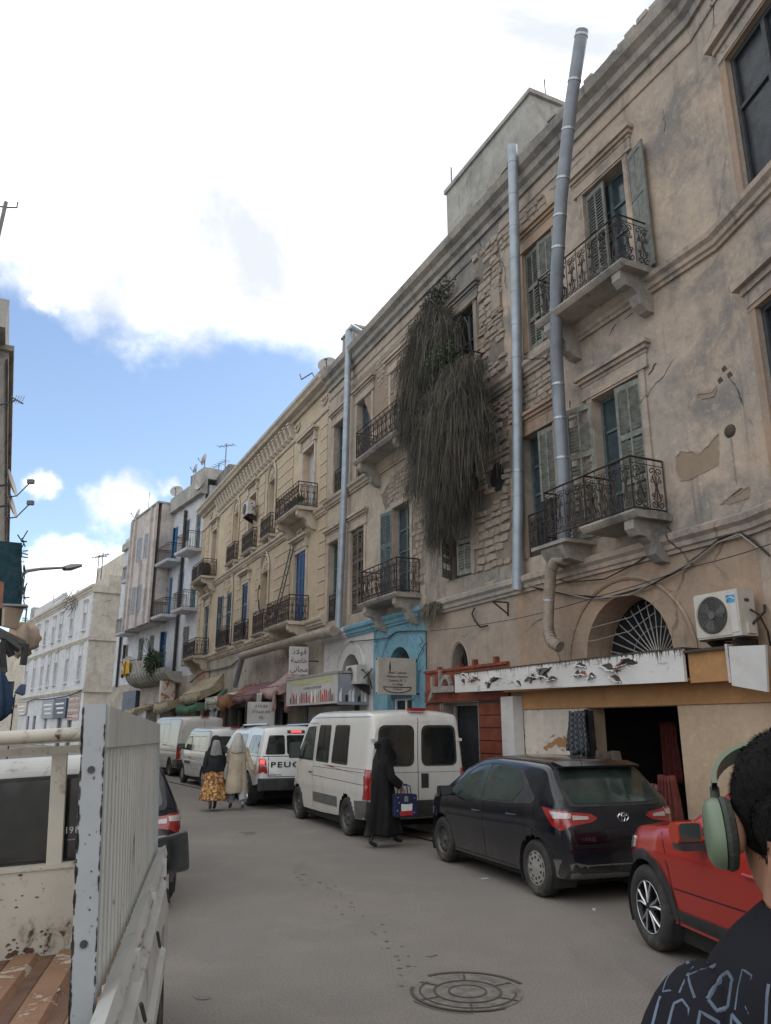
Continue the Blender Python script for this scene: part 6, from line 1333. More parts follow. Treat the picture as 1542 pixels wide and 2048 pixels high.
# cab over the front wheels
cab = MB(); cp = [(BL + 0.12, 0.62), (BL + 0.12, 1.25), (BL + 0.16, 1.72), (BL + 0.28, 1.81), (BL + 1.05, 1.80), (BL + 1.22, 1.70), (BL + 1.62, 1.20), (BL + 1.82, 1.08), (BL + 1.88, 0.62)]
cab.prism(rounded(cp, 0.06), 0.07, 1.73, 'y'); cab.build('cab', M['truck_clean'], TR)
for y0, y1 in ((-0.004, 0.075), (1.72, 1.80)): MB().prism(rounded([(BL + 0.14, 0.45), (BL + 0.14, 1.22), (BL + 1.6, 1.20), (BL + 1.84, 1.05), (BL + 1.86, 0.45), (BL + 1.24, 0.45), (BL + 1.14, 0.70), (BL + 0.84, 0.78), (BL + 0.54, 0.70), (BL + 0.44, 0.45)], 0.04), y0, y1, 'y').build('cab_side', M['truck_clean'], TR)
MB().box(BL + 0.105, BL + 0.125, 0.20, 1.60, 1.27, 1.71).build('rear_window_surround', M['plastic'], TR); rw = MB().box(BL + 0.095, BL + 0.11, 0.23, 1.57, 1.29, 1.69).build('rear_window', M['car_glass'], TR)
text_mesh('lettering', '191', 0.047, M['print_white'], TR, (BL + 0.092, 0.442, 1.425), (math.pi / 2, 0, -math.pi / 2), sx=1.0)
MB().box(BL + 0.089, BL + 0.094, 0.24, 0.46, 1.375, 1.383).build('window_strip', M['print_grey'], TR)
MB().prism([(BL + 1.15, 1.22), (BL + 0.30, 1.22), (BL + 0.34, 1.66), (BL + 1.0, 1.66)], 0.060, 0.072, 'y').build('side_window', M['car_glass'], TR)
MB().prism([(BL + 0.24, 0.80), (BL + 1.15, 0.80), (BL + 1.25, 1.0), (BL + 1.25, 1.18), (BL + 0.24, 1.18)], -0.016, -0.002, 'y').build('cab_door', M['truck_clean'], TR); MB().box(BL + 0.35, BL + 0.50, -0.03, -0.016, 1.03, 1.07).build('door_handle', M['plastic'], TR)
MB().tube([(BL + 0.75, -0.018, 1.10), (BL + 0.75, -0.018, 1.05), (BL + 0.72, -0.018, 1.03), (BL + 0.70, -0.018, 1.075), (BL + 0.72, -0.018, 1.11), (BL + 0.75, -0.018, 1.10)], 0.006, 4).build('badge', M['drip'], TR)
mm = MB(); mm.prism(rounded([(-0.165, 1.06), (0.06, 1.04), (0.06, 1.25), (-0.150, 1.29)], 0.03), BL + 0.85, BL + 0.95, 'x'); mm.tube([(BL + 0.9, 0.0, 1.12), (BL + 1.1, 0.05, 1.12)], 0.015, 6); mi = mm.build('door_mirror', M['plastic'], TR)
MB().prism(rounded([(-0.150, 1.08), (0.045, 1.06), (0.045, 1.235), (-0.137, 1.27)], 0.03), BL + 0.843, BL + 0.85, 'x').build('mirror_glass', M['car_glass'], mi)
for (x, y, l) in ((BL + 0.84, 0.09, False), (BL + 0.84, 1.70, True), (0.0, 0.16, False), (0.0, 1.62, True)): wheel(TR, x, y, 0.31, 0.20, 'steel', l)
for y in (0.35, 1.30): MB().prism([(RX, 0.62), (BL + 0.2, 0.62), (BL + 0.2, FZ - 0.05), (RX, FZ - 0.05)], y, y + 0.15, 'y').build('chassis_rail', M['plastic'], TR)

def wear(name, n, fn, m, parent, s0=0.003, s1=0.012, elong=1.6, seed=1):
    r = random.Random(seed); mb = MB()
    for _ in range(n):
        u, v = r.random(), r.random(); sc = s0 + (s1 - s0) * r.random() ** 2.5; k = r.randint(5, 8); off = r.uniform(0, 6)
        mb.face([fn(u, v, sc * r.uniform(.5, 1.2) * math.cos(6.2832 * j / k + off), sc * elong * r.uniform(.5, 1.2) * math.sin(6.2832 * j / k + off)) for j in range(k)])
    return mb.build(name, m, parent, kind='stuff')
edge = lambda y0: (lambda u, v, a, b_: (-0.0008, y0 + a * .55, 0.9 + 1.05 * v + b_))
wear('edge_rust', 130, edge(0.0485), M['plastic'], TR, .003, .010, 2.4, 1); wear('edge_rust', 110, edge(-0.003), M['plastic'], TR, .002, .007, 2.6, 2)
wear('rust_spots', 22, lambda u, v, a, b_: (-0.0009, .004 + u * .04 + a, 0.9 + 1.0 * v + b_), M['rust_groove'], TR, .001, .004, 1.2, 3)
wear('rust_spots', 150, lambda u, v, a, b_: (BL - 0.0015, .5 + u * 1.1 + a, FZ + 0.01 + 0.39 * v ** 1.6 + b_), M['rust_groove'], TR, .002, .013, .7, 4)
wear('rust_spots', 60, lambda u, v, a, b_: (BL - 0.002, .5 + u * 1.1 + a, FZ + 0.005 + 0.05 * v + b_), M['rust_groove'], TR, .006, .03, .5, 5)
wear('rust_spots', 40, lambda u, v, a, b_: (BL - 0.0115, .5 + u * 1.1 + a, FZ + 0.402 + 0.018 * v + b_ * .3), M['rust_groove'], TR, .003, .014, .5, 6)
wear('rust_spots', 90, lambda u, v, a, b_: (.05 + u * 2.4 + a, -0.0008, FZ + .45 + (TZ - FZ - .56) * (.5 + .5 * v if u > .5 else v) + b_), M['rust_groove'], TR, .0015, .006, 1.8, 7)
wear('edge_rust', 120, lambda u, v, a, b_: (-.3 + u * 2.8 + a * 2, -0.0615 - .0005, FZ + .425 + b_ * .5), M['rust_groove'], TR, .003, .012, .8, 8)
wear('floor_scratches', 140, lambda u, v, a, b_: (.2 + u * 2.3 + a * 3, (.13 + .21 * int(v * 8)) + .09 * ((v * 8) % 1) + b_ * .4, FZ + .0228), M['truck_white'], TR, .003, .012, 1.0, 9)
def pleated(name, prof, c, m, parent, folds=9, amp=.10, n=54):
    mb = MB(); mb.smooth = True
    for r0, z in prof: mb.v += [(c.x + r0 * (1 + amp * math.sin(folds * a) + .05 * math.sin(3 * a + z * 9)) * math.cos(a), c.y + r0 * (1 + amp * math.sin(folds * a)) * math.sin(a), c.z + z + .02 * math.sin(4 * a)) for a in [6.2832 * k / n for k in range(n)]]
    for i in range(len(prof) - 1): mb.idx([(i * n + k, i * n + (k + 1) % n, (i + 1) * n + (k + 1) % n, (i + 1) * n + k) for k in range(n)], 0)
    return mb.build(name, m, parent)

# ------------------------------------------------------------------ smoke ducts on the houses
def duct(name, label, pts, r, m, bands=(), fr=FA, seams=1.0, cap=True):
    t = fr.thing(name, label, 'duct'); mb = MB(); mb.tube(pts, r, 16); mb.build('duct_tube', m, t, smooth=True)
    P = [Vector(p) for p in pts]; L = [(q - p).length for p, q in zip(P, P[1:])]; tot = sum(L)
    def pos(d):
        for p, q, l in zip(P, P[1:], L):
            if d <= l: return p + (q - p) * d / l, (q - p).normalized()
            d -= l
        return P[-1], (P[-1] - P[-2]).normalized()
    sm_ = MB(); d = 0.4
    while seams and d < tot: p, u = pos(d); sm_.tube([p - u * 0.006, p + u * 0.006], (r if not isinstance(r, list) else r[0]) + 0.006, 16); d += seams
    if sm_.v: sm_.build('duct_joint', m, t, smooth=True, kind='stuff')
    for d in bands: p, u = pos(d); MB().tube([p - u * 0.02, p + u * 0.02], (r if not isinstance(r, list) else r[0]) + 0.009, 16).build('clamp_band', M['zinc_band'], t, smooth=True)
    return t
def A3(x, y, o): s, z = FA.at(x, y, o); return (s, o, z)
duct('smoke_duct', 'pale galvanised vertical duct running up the bare stone wall to the roof', [A3(1035, 1180, .18), A3(1036, 1000, .18), A3(1033, 640, .22), A3(1025, 292, .42)], 0.105, M['zinc'], (2.35,), seams=0.72)
t = duct('smoke_duct', 'tallest grey duct leaning past the upper iron balcony and above the roof', [A3(1128, 1085, .42), A3(1127, 960, .42), A3(1119, 830, .42), A3(1112, 690, .46), A3(1113, 560, .80), A3(1122, 400, .80), A3(1143, 200, .80), A3(1164, 62, .80)], 0.115, M['zinc_dark'], (1.5, 2.25, 2.9, 4.3, 5.4, 6.0, 6.7, 7.6, 8.5, 9.3), seams=0)
duct('smoke_duct', 'sagging beige duct elbow hanging below the balcony stub', [A3(1132, 1118, .42), A3(1112, 1118, .45), A3(1102, 1140, .45), A3(1097, 1200, .45), A3(1096, 1260, .45), A3(1103, 1283, .45), A3(1120, 1294, .42)], 0.10, M['duct_beige'], (1.0,), seams=0.05)
duct('smoke_duct', 'thin galvanised duct hooked over the roof edge of the beige house', [A3(741, 676, -.55), A3(702, 653, .22), A3(697, 662, .25), A3(697, 690, .25), A3(690, 950, .22), A3(676, 1266, .20)], 0.105, M['zinc'], (2.6, 3.4, 4.6, 5.6, 6.8, 7.9, 9.0), seams=0)
duct('smoke_duct', 'long sloping grey duct between the yellow house and its shopfronts', [A3(668, 1262, .42), A3(640, 1268, .42), A3(560, 1290, .42), A3(484, 1312, .42)], 0.15, M['duct_beige'], (), seams=1.3)
duct('smoke_duct', 'short duct leg dropping from the long sloping duct to the awnings', [A3(485, 1314, .42), A3(478, 1340, .40), A3(470, 1372, .35)], 0.11, M['zinc_dark'], (), seams=0.5)

# ------------------------------------------------------------------ air conditioners
def ac_unit(name, label, s, o, z, fr=FA, w=0.80, h=0.56, d=0.30, badge=True, wall_gap=0.12):
    t = fr.thing(name, label, 'air conditioner', s=s, o=o, z=z); 
    MB().box(0, w, 0, d, 0, h).build('casing', M['ac_white'], t); cx = w * 0.60; rr = h * 0.41
    MB().box(cx - rr - 0.04, cx + rr + 0.04, d, d + 0.012, h / 2 - rr - 0.03, h / 2 + rr + 0.03).build('fan_panel', M['ac_white'], t)
    MB().lathe([(rr, d + 0.013), (rr, d + 0.014), (0, d + 0.014)], 28, (cx, 0, h / 2)).build('fan_opening', M['ac_dark'], t)
    g = MB(); [g.tube([(cx + rr * q / 12 * math.cos(a), d + 0.03, h / 2 + rr * q / 12 * math.sin(a)) for a in [math.pi * 2 * k / 24 for k in range(25)]], 0.003, 3, False) for q in (3, 5, 7, 9, 11, 12)]
    [g.tube([(cx + rr * 0.1 * math.cos(a), d + 0.028, h / 2 + rr * 0.1 * math.sin(a)), (cx + rr * math.cos(a), d + 0.028, h / 2 + rr * math.sin(a))], 0.003, 3, False) for a in [math.pi * 2 * k / 10 for k in range(10)]]
    g.lathe([(0, d + 0.034), (0.05, d + 0.033), (0.055, d + 0.02)], 14, (cx, 0, h / 2)); g.build('fan_guard', M['plastic_grey'], t, kind='stuff')
    fb = MB()
    for k in range(3): a = k * 2.094 + 0.4; fb.face([(cx, d + 0.018, h / 2), (cx + rr * .85 * math.cos(a), d + 0.016, h / 2 + rr * .85 * math.sin(a)), (cx + rr * .9 * math.cos(a + .5), d + 0.022, h / 2 + rr * .9 * math.sin(a + .5)), (cx + rr * .7 * math.cos(a + .9), d + 0.02, h / 2 + rr * .7 * math.sin(a + .9))])
    fb.build('fan_blades', M['plastic_grey'], t)
    MB().box(0.03, w * 0.27, d, d + 0.008, 0.05, h - 0.05).build('front_panel', M['sign_white'], t)
    if badge: MB().box(0.04, w * 0.25, d + 0.008, d + 0.012, h - 0.17, h - 0.07).build('badge', M['ac_blue'], t); MB().tube([(0.05 + w * 0.18 * (1 - q / 8), d + 0.014, h - 0.13 + 0.03 * math.sin(q / 8 * 3.1)) for q in range(9)], 0.006, 4).build('badge_mark', M['print_white'], t)
    MB().box(-0.035, 0.0, 0.06, 0.20, 0.03, 0.17).build('valve_cover', M['ac_white'], t); MB().box(-0.006, 0.0, 0.10, 0.18, h - 0.16, h - 0.12).build('grip', M['ac_dark'], t)
    b_ = MB(); [b_.prism([(-wall_gap - 0.01, -0.02), (d, -0.02), (d, -0.045), (-wall_gap - 0.01, -0.28)], s_, s_ + 0.03) for s_ in (0.12, w - 0.15)]; b_.box(0, w, 0.02, d - 0.01, -0.022, -0.001); b_.build('bracket', M['iron'], t)
    p = MB(); p.tube([(-0.02, 0.12, 0.14), (-0.10, 0.08, 0.22), (-0.12, -0.02, 0.30), (-0.05, -wall_gap, 0.40)], 0.018, 6); p.tube([(-0.02, 0.12, 0.34), (-0.09, 0.05, 0.26), (-0.12, -0.03, 0.05), (-0.06, -wall_gap, -0.12)], 0.014, 6); p.build('pipes', M['cable'], t)
    return t
ac_unit('air_conditioner', 'big off white air conditioner with blue badge above the shop board', 6.93, 0.15, 3.00, w=0.70, h=0.60)
ac_unit('air_conditioner', 'air conditioner between the white arch and the sky blue bay', 19.1, 0.2, 2.95, w=0.75, h=0.5, badge=False)
ac_unit('air_conditioner', 'small air conditioner on a bracket high on the yellow house', 30.95, 0.2, 10.55, w=0.8, h=0.6, badge=False)

# ------------------------------------------------------------------ cables
def cable(label, pts, r=0.012, m='cable', sag=0.0, n=8, fr=None):
    P = []
    for p, q in zip(pts, pts[1:]):
        p, q = Vector(p), Vector(q)
        for k in range(n): f = k / n; v = p.lerp(q, f); v.z -= sag * 4 * f * (1 - f); P.append(v)
    P.append(Vector(pts[-1])); mb = MB(); mb.tube(P, r, 5)
    if fr: t = mb.build('cable', M[m]); t.location = fr.O; t.rotation_euler = (0, 0, fr.rz)
    else: t = mb.build('cable', M[m])
    return tag(t, label, 'cable', 'cables slung across the house fronts')
A = lambda x, y, o=0.06: A3(x, y, o)
cable('thick bundle of cables climbing over the fanlight arch to the white pier', [A(1045, 1165), A(1080, 1178), A(1140, 1190), A(1215, 1196), A(1290, 1175), A(1350, 1145), A(1400, 1110), A(1440, 1078), A(1475, 1064), A(1500, 1075), A(1541, 1112)], 0.018, fr=FA)
cable('second cable twisted along the bundle above the fanlight arch', [A(1045, 1167, .1), A(1110, 1182, .1), A(1180, 1198, .1), A(1260, 1190, .1), A(1330, 1152, .1), A(1390, 1120, .1), A(1435, 1085, .1), A(1480, 1068, .1), A(1520, 1100, .1)], 0.012, 'cable_grey', fr=FA)
cable('thin wire crossing the apricot wall from the stone house to the pier', [A(860, 1262, .3), A(1030, 1238, .3), A(1200, 1192, .3), A(1380, 1134, .3), A(1541, 1088, .3)], 0.007, sag=0.02, fr=FA)
cable('thin wire dipping across the lower part of the fanlight', [A(1105, 1258, .3), A(1180, 1257, .3), A(1260, 1235, .3), A(1330, 1190, .3)], 0.006, 'cable_grey', fr=FA)
cable('lowest thin wire sagging in front of the fanlight bars', [A(1125, 1288, .3), A(1190, 1281, .3), A(1260, 1262, .3), A(1310, 1225, .3)], 0.006, 'cable_grey', fr=FA)
cable('loose cable curling from the balcony bracket to the beige duct', [A(1110, 1155, .08), A(1135, 1165, .08), A(1210, 1158, .08), A(1270, 1128, .08), A(1312, 1098, .08)], 0.012, fr=FA)
cable('black cable looped on the tan wall of the stone house', [A(949, 1216), A(944, 1228), A(950, 1242), A(960, 1254), A(975, 1251)], 0.018, fr=FA)
cable('cable running over the sky blue bay and its arch', [A(700, 1283), A(740, 1280), A(775, 1276), A(792, 1265), A(815, 1262), A(852, 1262), A(853, 1340)], 0.014, fr=FA)
cable('cable hanging down the corner of the sky blue bay', [A(852, 1285), A(843, 1300), A(832, 1325)], 0.010, fr=FA)
cable('tangled cable knot hanging by the blue corner', [A(840, 1272, .1), A(846, 1285, .1), A(838, 1290, .1), A(848, 1300, .1), A(842, 1310, .1)], 0.008, fr=FA)
cable('cable draped along the ledge of the yellow house over the awnings', [A(372, 1372), A(388, 1358), A(405, 1345), A(440, 1338), A(462, 1332), A(480, 1318)], 0.03, fr=FA)
cable('cable dropping beside the pale ornate niche of the yellow house', [A(519, 1170), A(516, 1190), A(518, 1215), A(520, 1222)], 0.03, fr=FA)
cable('long wires tied along the corner block above its shop boards', [(0.2, 0.15, 4.7), (9, 0.15, 4.35), (20, 0.15, 4.5), (28, 0.15, 4.35)], 0.05, sag=0.1, fr=FV)
t = FA.thing('wall_bracket', 'bare triangular iron bracket on the tan wall beside the pale duct', 'bracket'); mb = MB()
mb.tube([A(985, 1203, .7), A(1016, 1205, .0)], 0.016, 5); mb.tube([A(985, 1203, .7), A(1016, 1228, .0)], 0.016, 5); mb.tube([A(1016, 1205, .01), A(1016, 1232, .01)], 0.016, 5); mb.build('arm', M['iron'], t)

# ------------------------------------------------------------------ shop canopy with peeling fascia
b = FA.thing('shop_canopy', 'peeling white shop fascia over the cloth shop with rust drips and orange gaps', 'canopy')
fo = 0.42
def X(x, y, o=fo): return FA.at(x, y, o)
(a0, z0), (a1, z1) = X(1370, 1363), X(1370, 1297); (c0, y0), (c1, y1) = X(910, 1385), X(910, 1348)
MB().hexa([(a0, fo - 0.05, z0), (c0, fo - 0.05, y0), (c0, fo, y0), (a0, fo, z0), (a0, fo - 0.05, z1), (c0, fo - 0.05, y1), (c0, fo, y1), (a0, fo, z1)]).build('fascia', M['peel'], b)
for k in range(26):      # curled flakes of the sheet
    f = rnd.uniform(0.15, 0.95); s = a0 + (c0 - a0) * f; z = z0 + (y0 - z0) * f + rnd.uniform(0.06, 0.33); w = rnd.uniform(0.14, 0.46); h = rnd.uniform(0.035, 0.12); ang = rnd.uniform(-.6, .6)
    rt = lambda p: (s + p[0] * math.cos(ang) - p[1] * math.sin(ang), z + p[0] * math.sin(ang) + p[1] * math.cos(ang))
    n_ = 7; base = [(-w / 2 + w * j / n_, rnd.uniform(-.018, .018)) for j in range(n_ + 1)]; top = [(p[0] * .9, h * math.sin(math.pi * (j + .5) / (n_ + 1)) * rnd.uniform(.7, 1.1)) for j, p in enumerate(base)]
    mb = MB(); mb.face([(rt(p)[0], fo + 0.003, rt(p)[1]) for p in base + top[::-1]]); mb.build('bare_board', M['drip'] if k % 4 else M['red_letter'], b)
    sg = rnd.choice((-1, 1)); mb = MB(); row = base if sg > 0 else top
    for j in range(n_):
        p, q = rt(row[j]), rt(row[j + 1]); c_ = 0.05 * math.sin(math.pi * (j + .5) / n_) + .01
        mb.face([(p[0], fo + .004, p[1]), (q[0], fo + .004, q[1]), (q[0], fo + c_, q[1] + h * .22), (p[0], fo + c_ * .8, p[1] + h * .2)]); mb.face([(p[0], fo + c_ * .8, p[1] + h * .2), (q[0], fo + c_, q[1] + h * .22), (q[0], fo + c_ * 1.5, q[1] + h * .05), (p[0], fo + c_ * 1.4, p[1] + h * .03)])
    mb.build('paint_flake', M['sign_white'], b)
mb = MB()
for k in range(150):
    s = a0 + (c0 - a0) * rnd.random() ** 1.2; zt = z1 + (y1 - z1) * (s - a0) / (c0 - a0); l = rnd.uniform(0.02, 0.07) + 0.14 * rnd.random() ** 3; w = rnd.uniform(0.004, 0.013); mb.face([(s - w, fo + 0.0025, zt), (s + w, fo + 0.0025, zt), (s, fo + 0.0025, zt - l)])
mb.build('rust_drips', M['drip'], b, kind='stuff')
MB().box(a0, c0, fo - 0.46, fo + 0.01, z1 - 0.0, z1 + 0.025).build('top_cap', M['drip'], b)
MB().box(a0, c0 - 1.7, fo - 0.40, fo - 0.06, z0 + 0.02, z0 + 0.05).build('soffit', M['orange_wall'], b)
s0_, _ = X(1457, 1330, 0.40); MB().box(s0_, a0 - 0.02, 0.28, 0.34, z0 - 0.02, z1 - 0.03).build('orange_panel', M['orange_wall'], b); MB().box(s0_ - 0.02, a0, 0.28, 0.40, z1 - 0.06, z1 - 0.02).build('frame_rail', M['drip'], b); MB().box(s0_ - 0.03, s0_ + 0.01, 0.28, 0.42, z0 - 0.05, z1).build('frame_rail', M['pinkish'], b)
q = [X(1457, 1293, .42), X(1530, 1290, .42), X(1535, 1384, .42), X(1464, 1371, .42)]; mb = MB(); mb.face([(p[0], 0.42, p[1]) for p in q]); mb.face([(p[0], 0.38, p[1]) for p in q][::-1])
for p, w in zip(q, q[1:] + q[:1]): mb.face([(p[0], 0.42, p[1]), (w[0], 0.42, w[1]), (w[0], 0.38, w[1]), (p[0], 0.38, p[1])])
mb.build('white_panel', M['sign_white'], b)
MB().box(6.9, 12.35, 0.006, 0.03, 2.18, 2.60).build('orange_band', M['orange_wall'], b)

# cloth stock in the shop doorway
def drape(name, label, cat, s, o, z0, z1, w, m, folds=5, amp=0.05, stripe=None, flare=0.0, seed=1, fr=FA, rz=0.0):
    r = random.Random(seed); mb = MB(); n = 26; m_ = 9; mb.smooth = True; V = []
    for j in range(m_ + 1):
        q = j / m_; ww = w * (1 + flare * q)
        for k in range(n + 1):
            u = k / n - 0.5; f = math.sin(u * folds * 2 * math.pi + r.random() * 0.15 + q) * amp * (0.5 + 0.7 * q)
            V.append((s + u * ww * (1 + 0.04 * math.sin(7 * q + seed)), o + f, z1 - (z1 - z0) * q + 0.03 * math.sin(u * 9 + seed) * (0.3 + q)))
    mb.v = V
    for j in range(m_):
        for k in range(n):
            mb.mi = (k // stripe) % 2 if stripe else 0; mb.idx([(j * (n + 1) + k, j * (n + 1) + k + 1, (j + 1) * (n + 1) + k + 1, (j + 1) * (n + 1) + k)], 0)
    q = mb.build(name, m); q.location = fr.O; q.rotation_euler = (0, 0, fr.rz); so = q.modifiers.new('t', 'SOLIDIFY'); so.thickness = 0.006
    return tag(q, label, cat)
drape('hanging_cloth', 'dark checked cloth hanging at the left jamb of the cloth shop', 'cloth', 10.62, 0.16, 1.45, 2.12, 0.42, [M['check']], 4, 0.07, flare=0.25, seed=3)
drape('hanging_cloth', 'black cloth strip hanging behind the checked cloth at the left jamb', 'cloth', 10.48, 0.08, 1.2, 2.14, 0.3, [M['black_cloth']], 3, 0.05, seed=33)
drape('hanging_cloth', 'brown and white striped cloth draped low behind the blue hatchback', 'cloth', 10.1, 0.02, 0.8, 1.5, 0.55, [M['brown_cloth'], M['brown_cloth'], M['sign_cream']], 3, 0.09, 6, 0.6, seed=4)
drape('hanging_cloth', 'red striped cloth hanging at the right jamb of the cloth shop', 'cloth', 8.80, 0.10, 0.35, 1.2, 0.30, [M['stripe_red'], M['stripe_red'], M['pink']], 5, 0.08, 3, 0.5, seed=5)
drape('hanging_cloth', 'maroon cloth heap next to the red striped one in the cloth shop', 'cloth', 9.15, -0.05, 0.3, 1.05, 0.5, [M['maroon'], M['stripe_red']], 5, 0.07, 3, 0.4, seed=6)
for k, (s, m, l) in enumerate(((9.5, 'jacket', 'dark coat hanging deepest on the left inside the cloth shop'), (9.0, 'brown_cloth', 'brown garment hanging in the middle of the dark cloth shop'), (8.6, 'navy_cloth', 'navy garment hanging inside the cloth shop nearer the right jamb'))):
    drape('hanging_garment', l, 'garment', s + .4, -1.8, 0.9, 1.85, 0.42, [M[m]], 3, 0.05, seed=10 + k)
for k, (s, m, l) in enumerate(((10.3, 'stripe_red', 'dim red garment hanging just inside the left jamb of the cloth shop'), (9.75, 'brown_cloth', 'brown garment hanging behind the striped cloth in the cloth shop'))): drape('hanging_garment', l, 'garment', s, -1.5, 1.0, 1.95, 0.36, [M[m]], 3, 0.05, seed=40 + k)

# ------------------------------------------------------------------ signs
t = thing('hanging_sign', 'beige lightbox sign of a doctor hung at right angles over the blue door', 'sign', FA.W(16.55, 0.12, 2.58), FA.rz)
MB().box(-0.08, 0.08, 0.0, 0.98, 0, 0.84).build('lightbox', M['sign_cream'], t)
for z in (0.03, 0.81): MB().tube([(0, -0.14, z), (0, 1.0, z)], 0.02, 5).build('bracket_rod', M['iron'], t)
SIDE = (math.pi / 2, 0, -math.pi / 2)
for k, (tx, sz, z, w) in enumerate((('Imed Cadouta', 0.085, 0.50, 1.0), ('Médecin Dentiste', 0.075, 0.41, 1.0), ('Centre, N° 1', 0.085, 0.32, 1.0), ('1er Etage', 0.075, 0.235, 1.0))): text_mesh('lettering', tx, sz, M['print'], t, (-0.083, 0.49, z), SIDE, sx=w)
mb = MB(); mb.tube([(-0.085, 0.49 + 0.36 * math.cos(a), 0.17 + 0.13 * math.sin(a)) for a in [math.pi + math.pi * k / 14 for k in range(15)]] + [(-0.085, 0.13, 0.17)], 0.010, 4); mb.build('emblem', M['print'], t); text_mesh('lettering', '73 220 042', 0.05, M['print'], t, (-0.083, 0.49, 0.12), SIDE)
mb = MB(); mb.face([(-0.084, 0.68, 0.80), (-0.084, 0.71, 0.62), (-0.084, 0.68, 0.44), (-0.084, 0.655, 0.62)]); mb.build('tear', M['drip'], t)
t = thing('hanging_sign', 'white square sign with three lines of Arabic lettering below the big duct', 'sign', FA.W(23.35, 0.35, 3.42), FA.rz)
MB().box(-0.04, 0.04, 0, 0.62, 0, 0.86).build('sign_board', M['sign_white'], t); MB().tube([(0, -0.35, 0.43), (0, 0, 0.43)], 0.02, 5).build('bracket_rod', M['iron'], t)
fp = None
import os
for d in (os.path.join(bpy.utils.resource_path('LOCAL'), 'datafiles', 'fonts'),):
    pass
def arab(s):  # visual order, joined forms
    return s[::-1]
for k, tx in enumerate(('\uFED7\uEE00', )): pass
LINES = ('\uFED7\uFEEE\uFEFB\uFEAB', '\uFEA7\uFE8E\uFEBB\uFE94', '\uFEE3\uFEA0\uFE8E\uFEE7\uFEF2')
for k, tx in enumerate(LINES): text_mesh('lettering', arab(tx), 0.24, M['print'], t, (-0.043, 0.31, 0.70 - k * 0.27), SIDE)
t = thing('shop_sign', 'faded pinkish white board just beside the square Arabic sign', 'sign', FA.W(24.3, 0.05, 3.62), FA.rz)
MB().box(0, 1.35, 0, 0.06, 0, 0.60).build('sign_board', M['sign_cream'], t); mb = MB()
for k in range(2): [mb.box(0.15 + j * 0.14, 0.24 + j * 0.14, 0.06, 0.064, 0.36 - k * 0.18, 0.40 - k * 0.18) for j in range(8)]
mb.build('worn_lettering', M['print_white'], t, kind='stuff')
t = thing('shop_sign', 'small white board on a post beside the cab of the pickup', 'sign', FA.W(24.9, 0.9, 1.9), FA.rz)
MB().box(-0.03, 0.03, 0, 0.9, 0, 0.72).build('sign_board', M['sign_white'], t); MB().tube([(0, 0.95, -1.9), (0, 0.95, 0.72)], 0.03, 6).build('post', M['iron'], t)
for k, tx in enumerate(('ATELIER', 'ETTAOUFIK', 'TEL')): text_mesh('lettering', tx, 0.12, M['print'], t, (-0.033, 0.45, 0.58 - k * 0.18), SIDE)
t = FA.thing('sign_box', 'long boxed sign of a cosmetics shop with printed products and yellow heading', 'sign')
MB().box(19.45, 23.75, 0.78, 0.9, 2.46, 3.24).build('front_banner', M['sign_print'], t); MB().box(19.42, 19.47, 0.0, 0.9, 2.42, 3.22).build('end_banner', M['sign_grey'], t); MB().box(19.4, 23.8, 0.0, 0.93, 3.24, 3.30).build('top_frame', M['iron_white'], t); MB().box(19.45, 23.75, 0.05, 0.78, 2.44, 2.47).build('underside', M['drip'], t)
text_mesh('lettering', 'PARFUMERIE ACCESSOIRES', 0.22, M['print_yellow'], t, (21.55, 0.905, 3.10), FRONT, sx=1.35, bold=0.004); text_mesh('lettering', 'COIFFURE & ESTHETIQUE', 0.10, M['print_grey'], t, (21.4, 0.905, 2.93), FRONT, sx=1.3)
mb = MB(); r_ = random.Random(4)
for k in range(26):
    s = 19.7 + k * 0.145; w = r_.uniform(0.03, 0.05); h = r_.uniform(0.14, 0.32); mb.mi = r_.choice((0, 0, 1, 2, 3)); mb.box(s - w, s + w, 0.90, 0.906, 2.52, 2.52 + h); mb.box(s - w * .4, s + w * .4, 0.90, 0.907, 2.52 + h, 2.56 + h)
mb.build('printed_products', [M['print'], M['print_red'], M['tan_cloth'], M['print_white']], t, kind='stuff')
mb = MB()
for k in range(9): y = 0.08 + k * 0.09; mb.mi = k % 4; mb.prism(rounded([(y, 2.5), (y + 0.07, 2.5), (y + 0.07, 2.6 + 0.25 * r_.random()), (y, 2.62 + 0.25 * r_.random())], 0.01), 19.405, 19.418, 'x')
mb.build('printed_products', [M['print_white'], M['sign_white'], M['print'], M['print_grey']], t, kind='stuff')
t = FW.thing('shop_sign', 'navy blue shop board under the ribbed curved balcony', 'sign'); MB().box(9.6, 12.6, 0.05, 0.25, 2.7, 4.0).build('board', M['sign_navy'], t); text_mesh('lettering', 'CARO', 0.6, M['print_grey'], t, (11.1, 0.26, 3.4), FRONT)
t = FA.thing('name_board', 'old red lettered board on the shop wall at the far end of the yellow house', 'sign'); MB().box(38.4, 41.9, 0.02, 0.06, 3.9, 4.6).build('board', M['tan_cloth'], t); text_mesh('lettering', 'TAPISSIER', 0.5, M['print_red'], t, (40.1, 0.065, 4.25), FRONT)

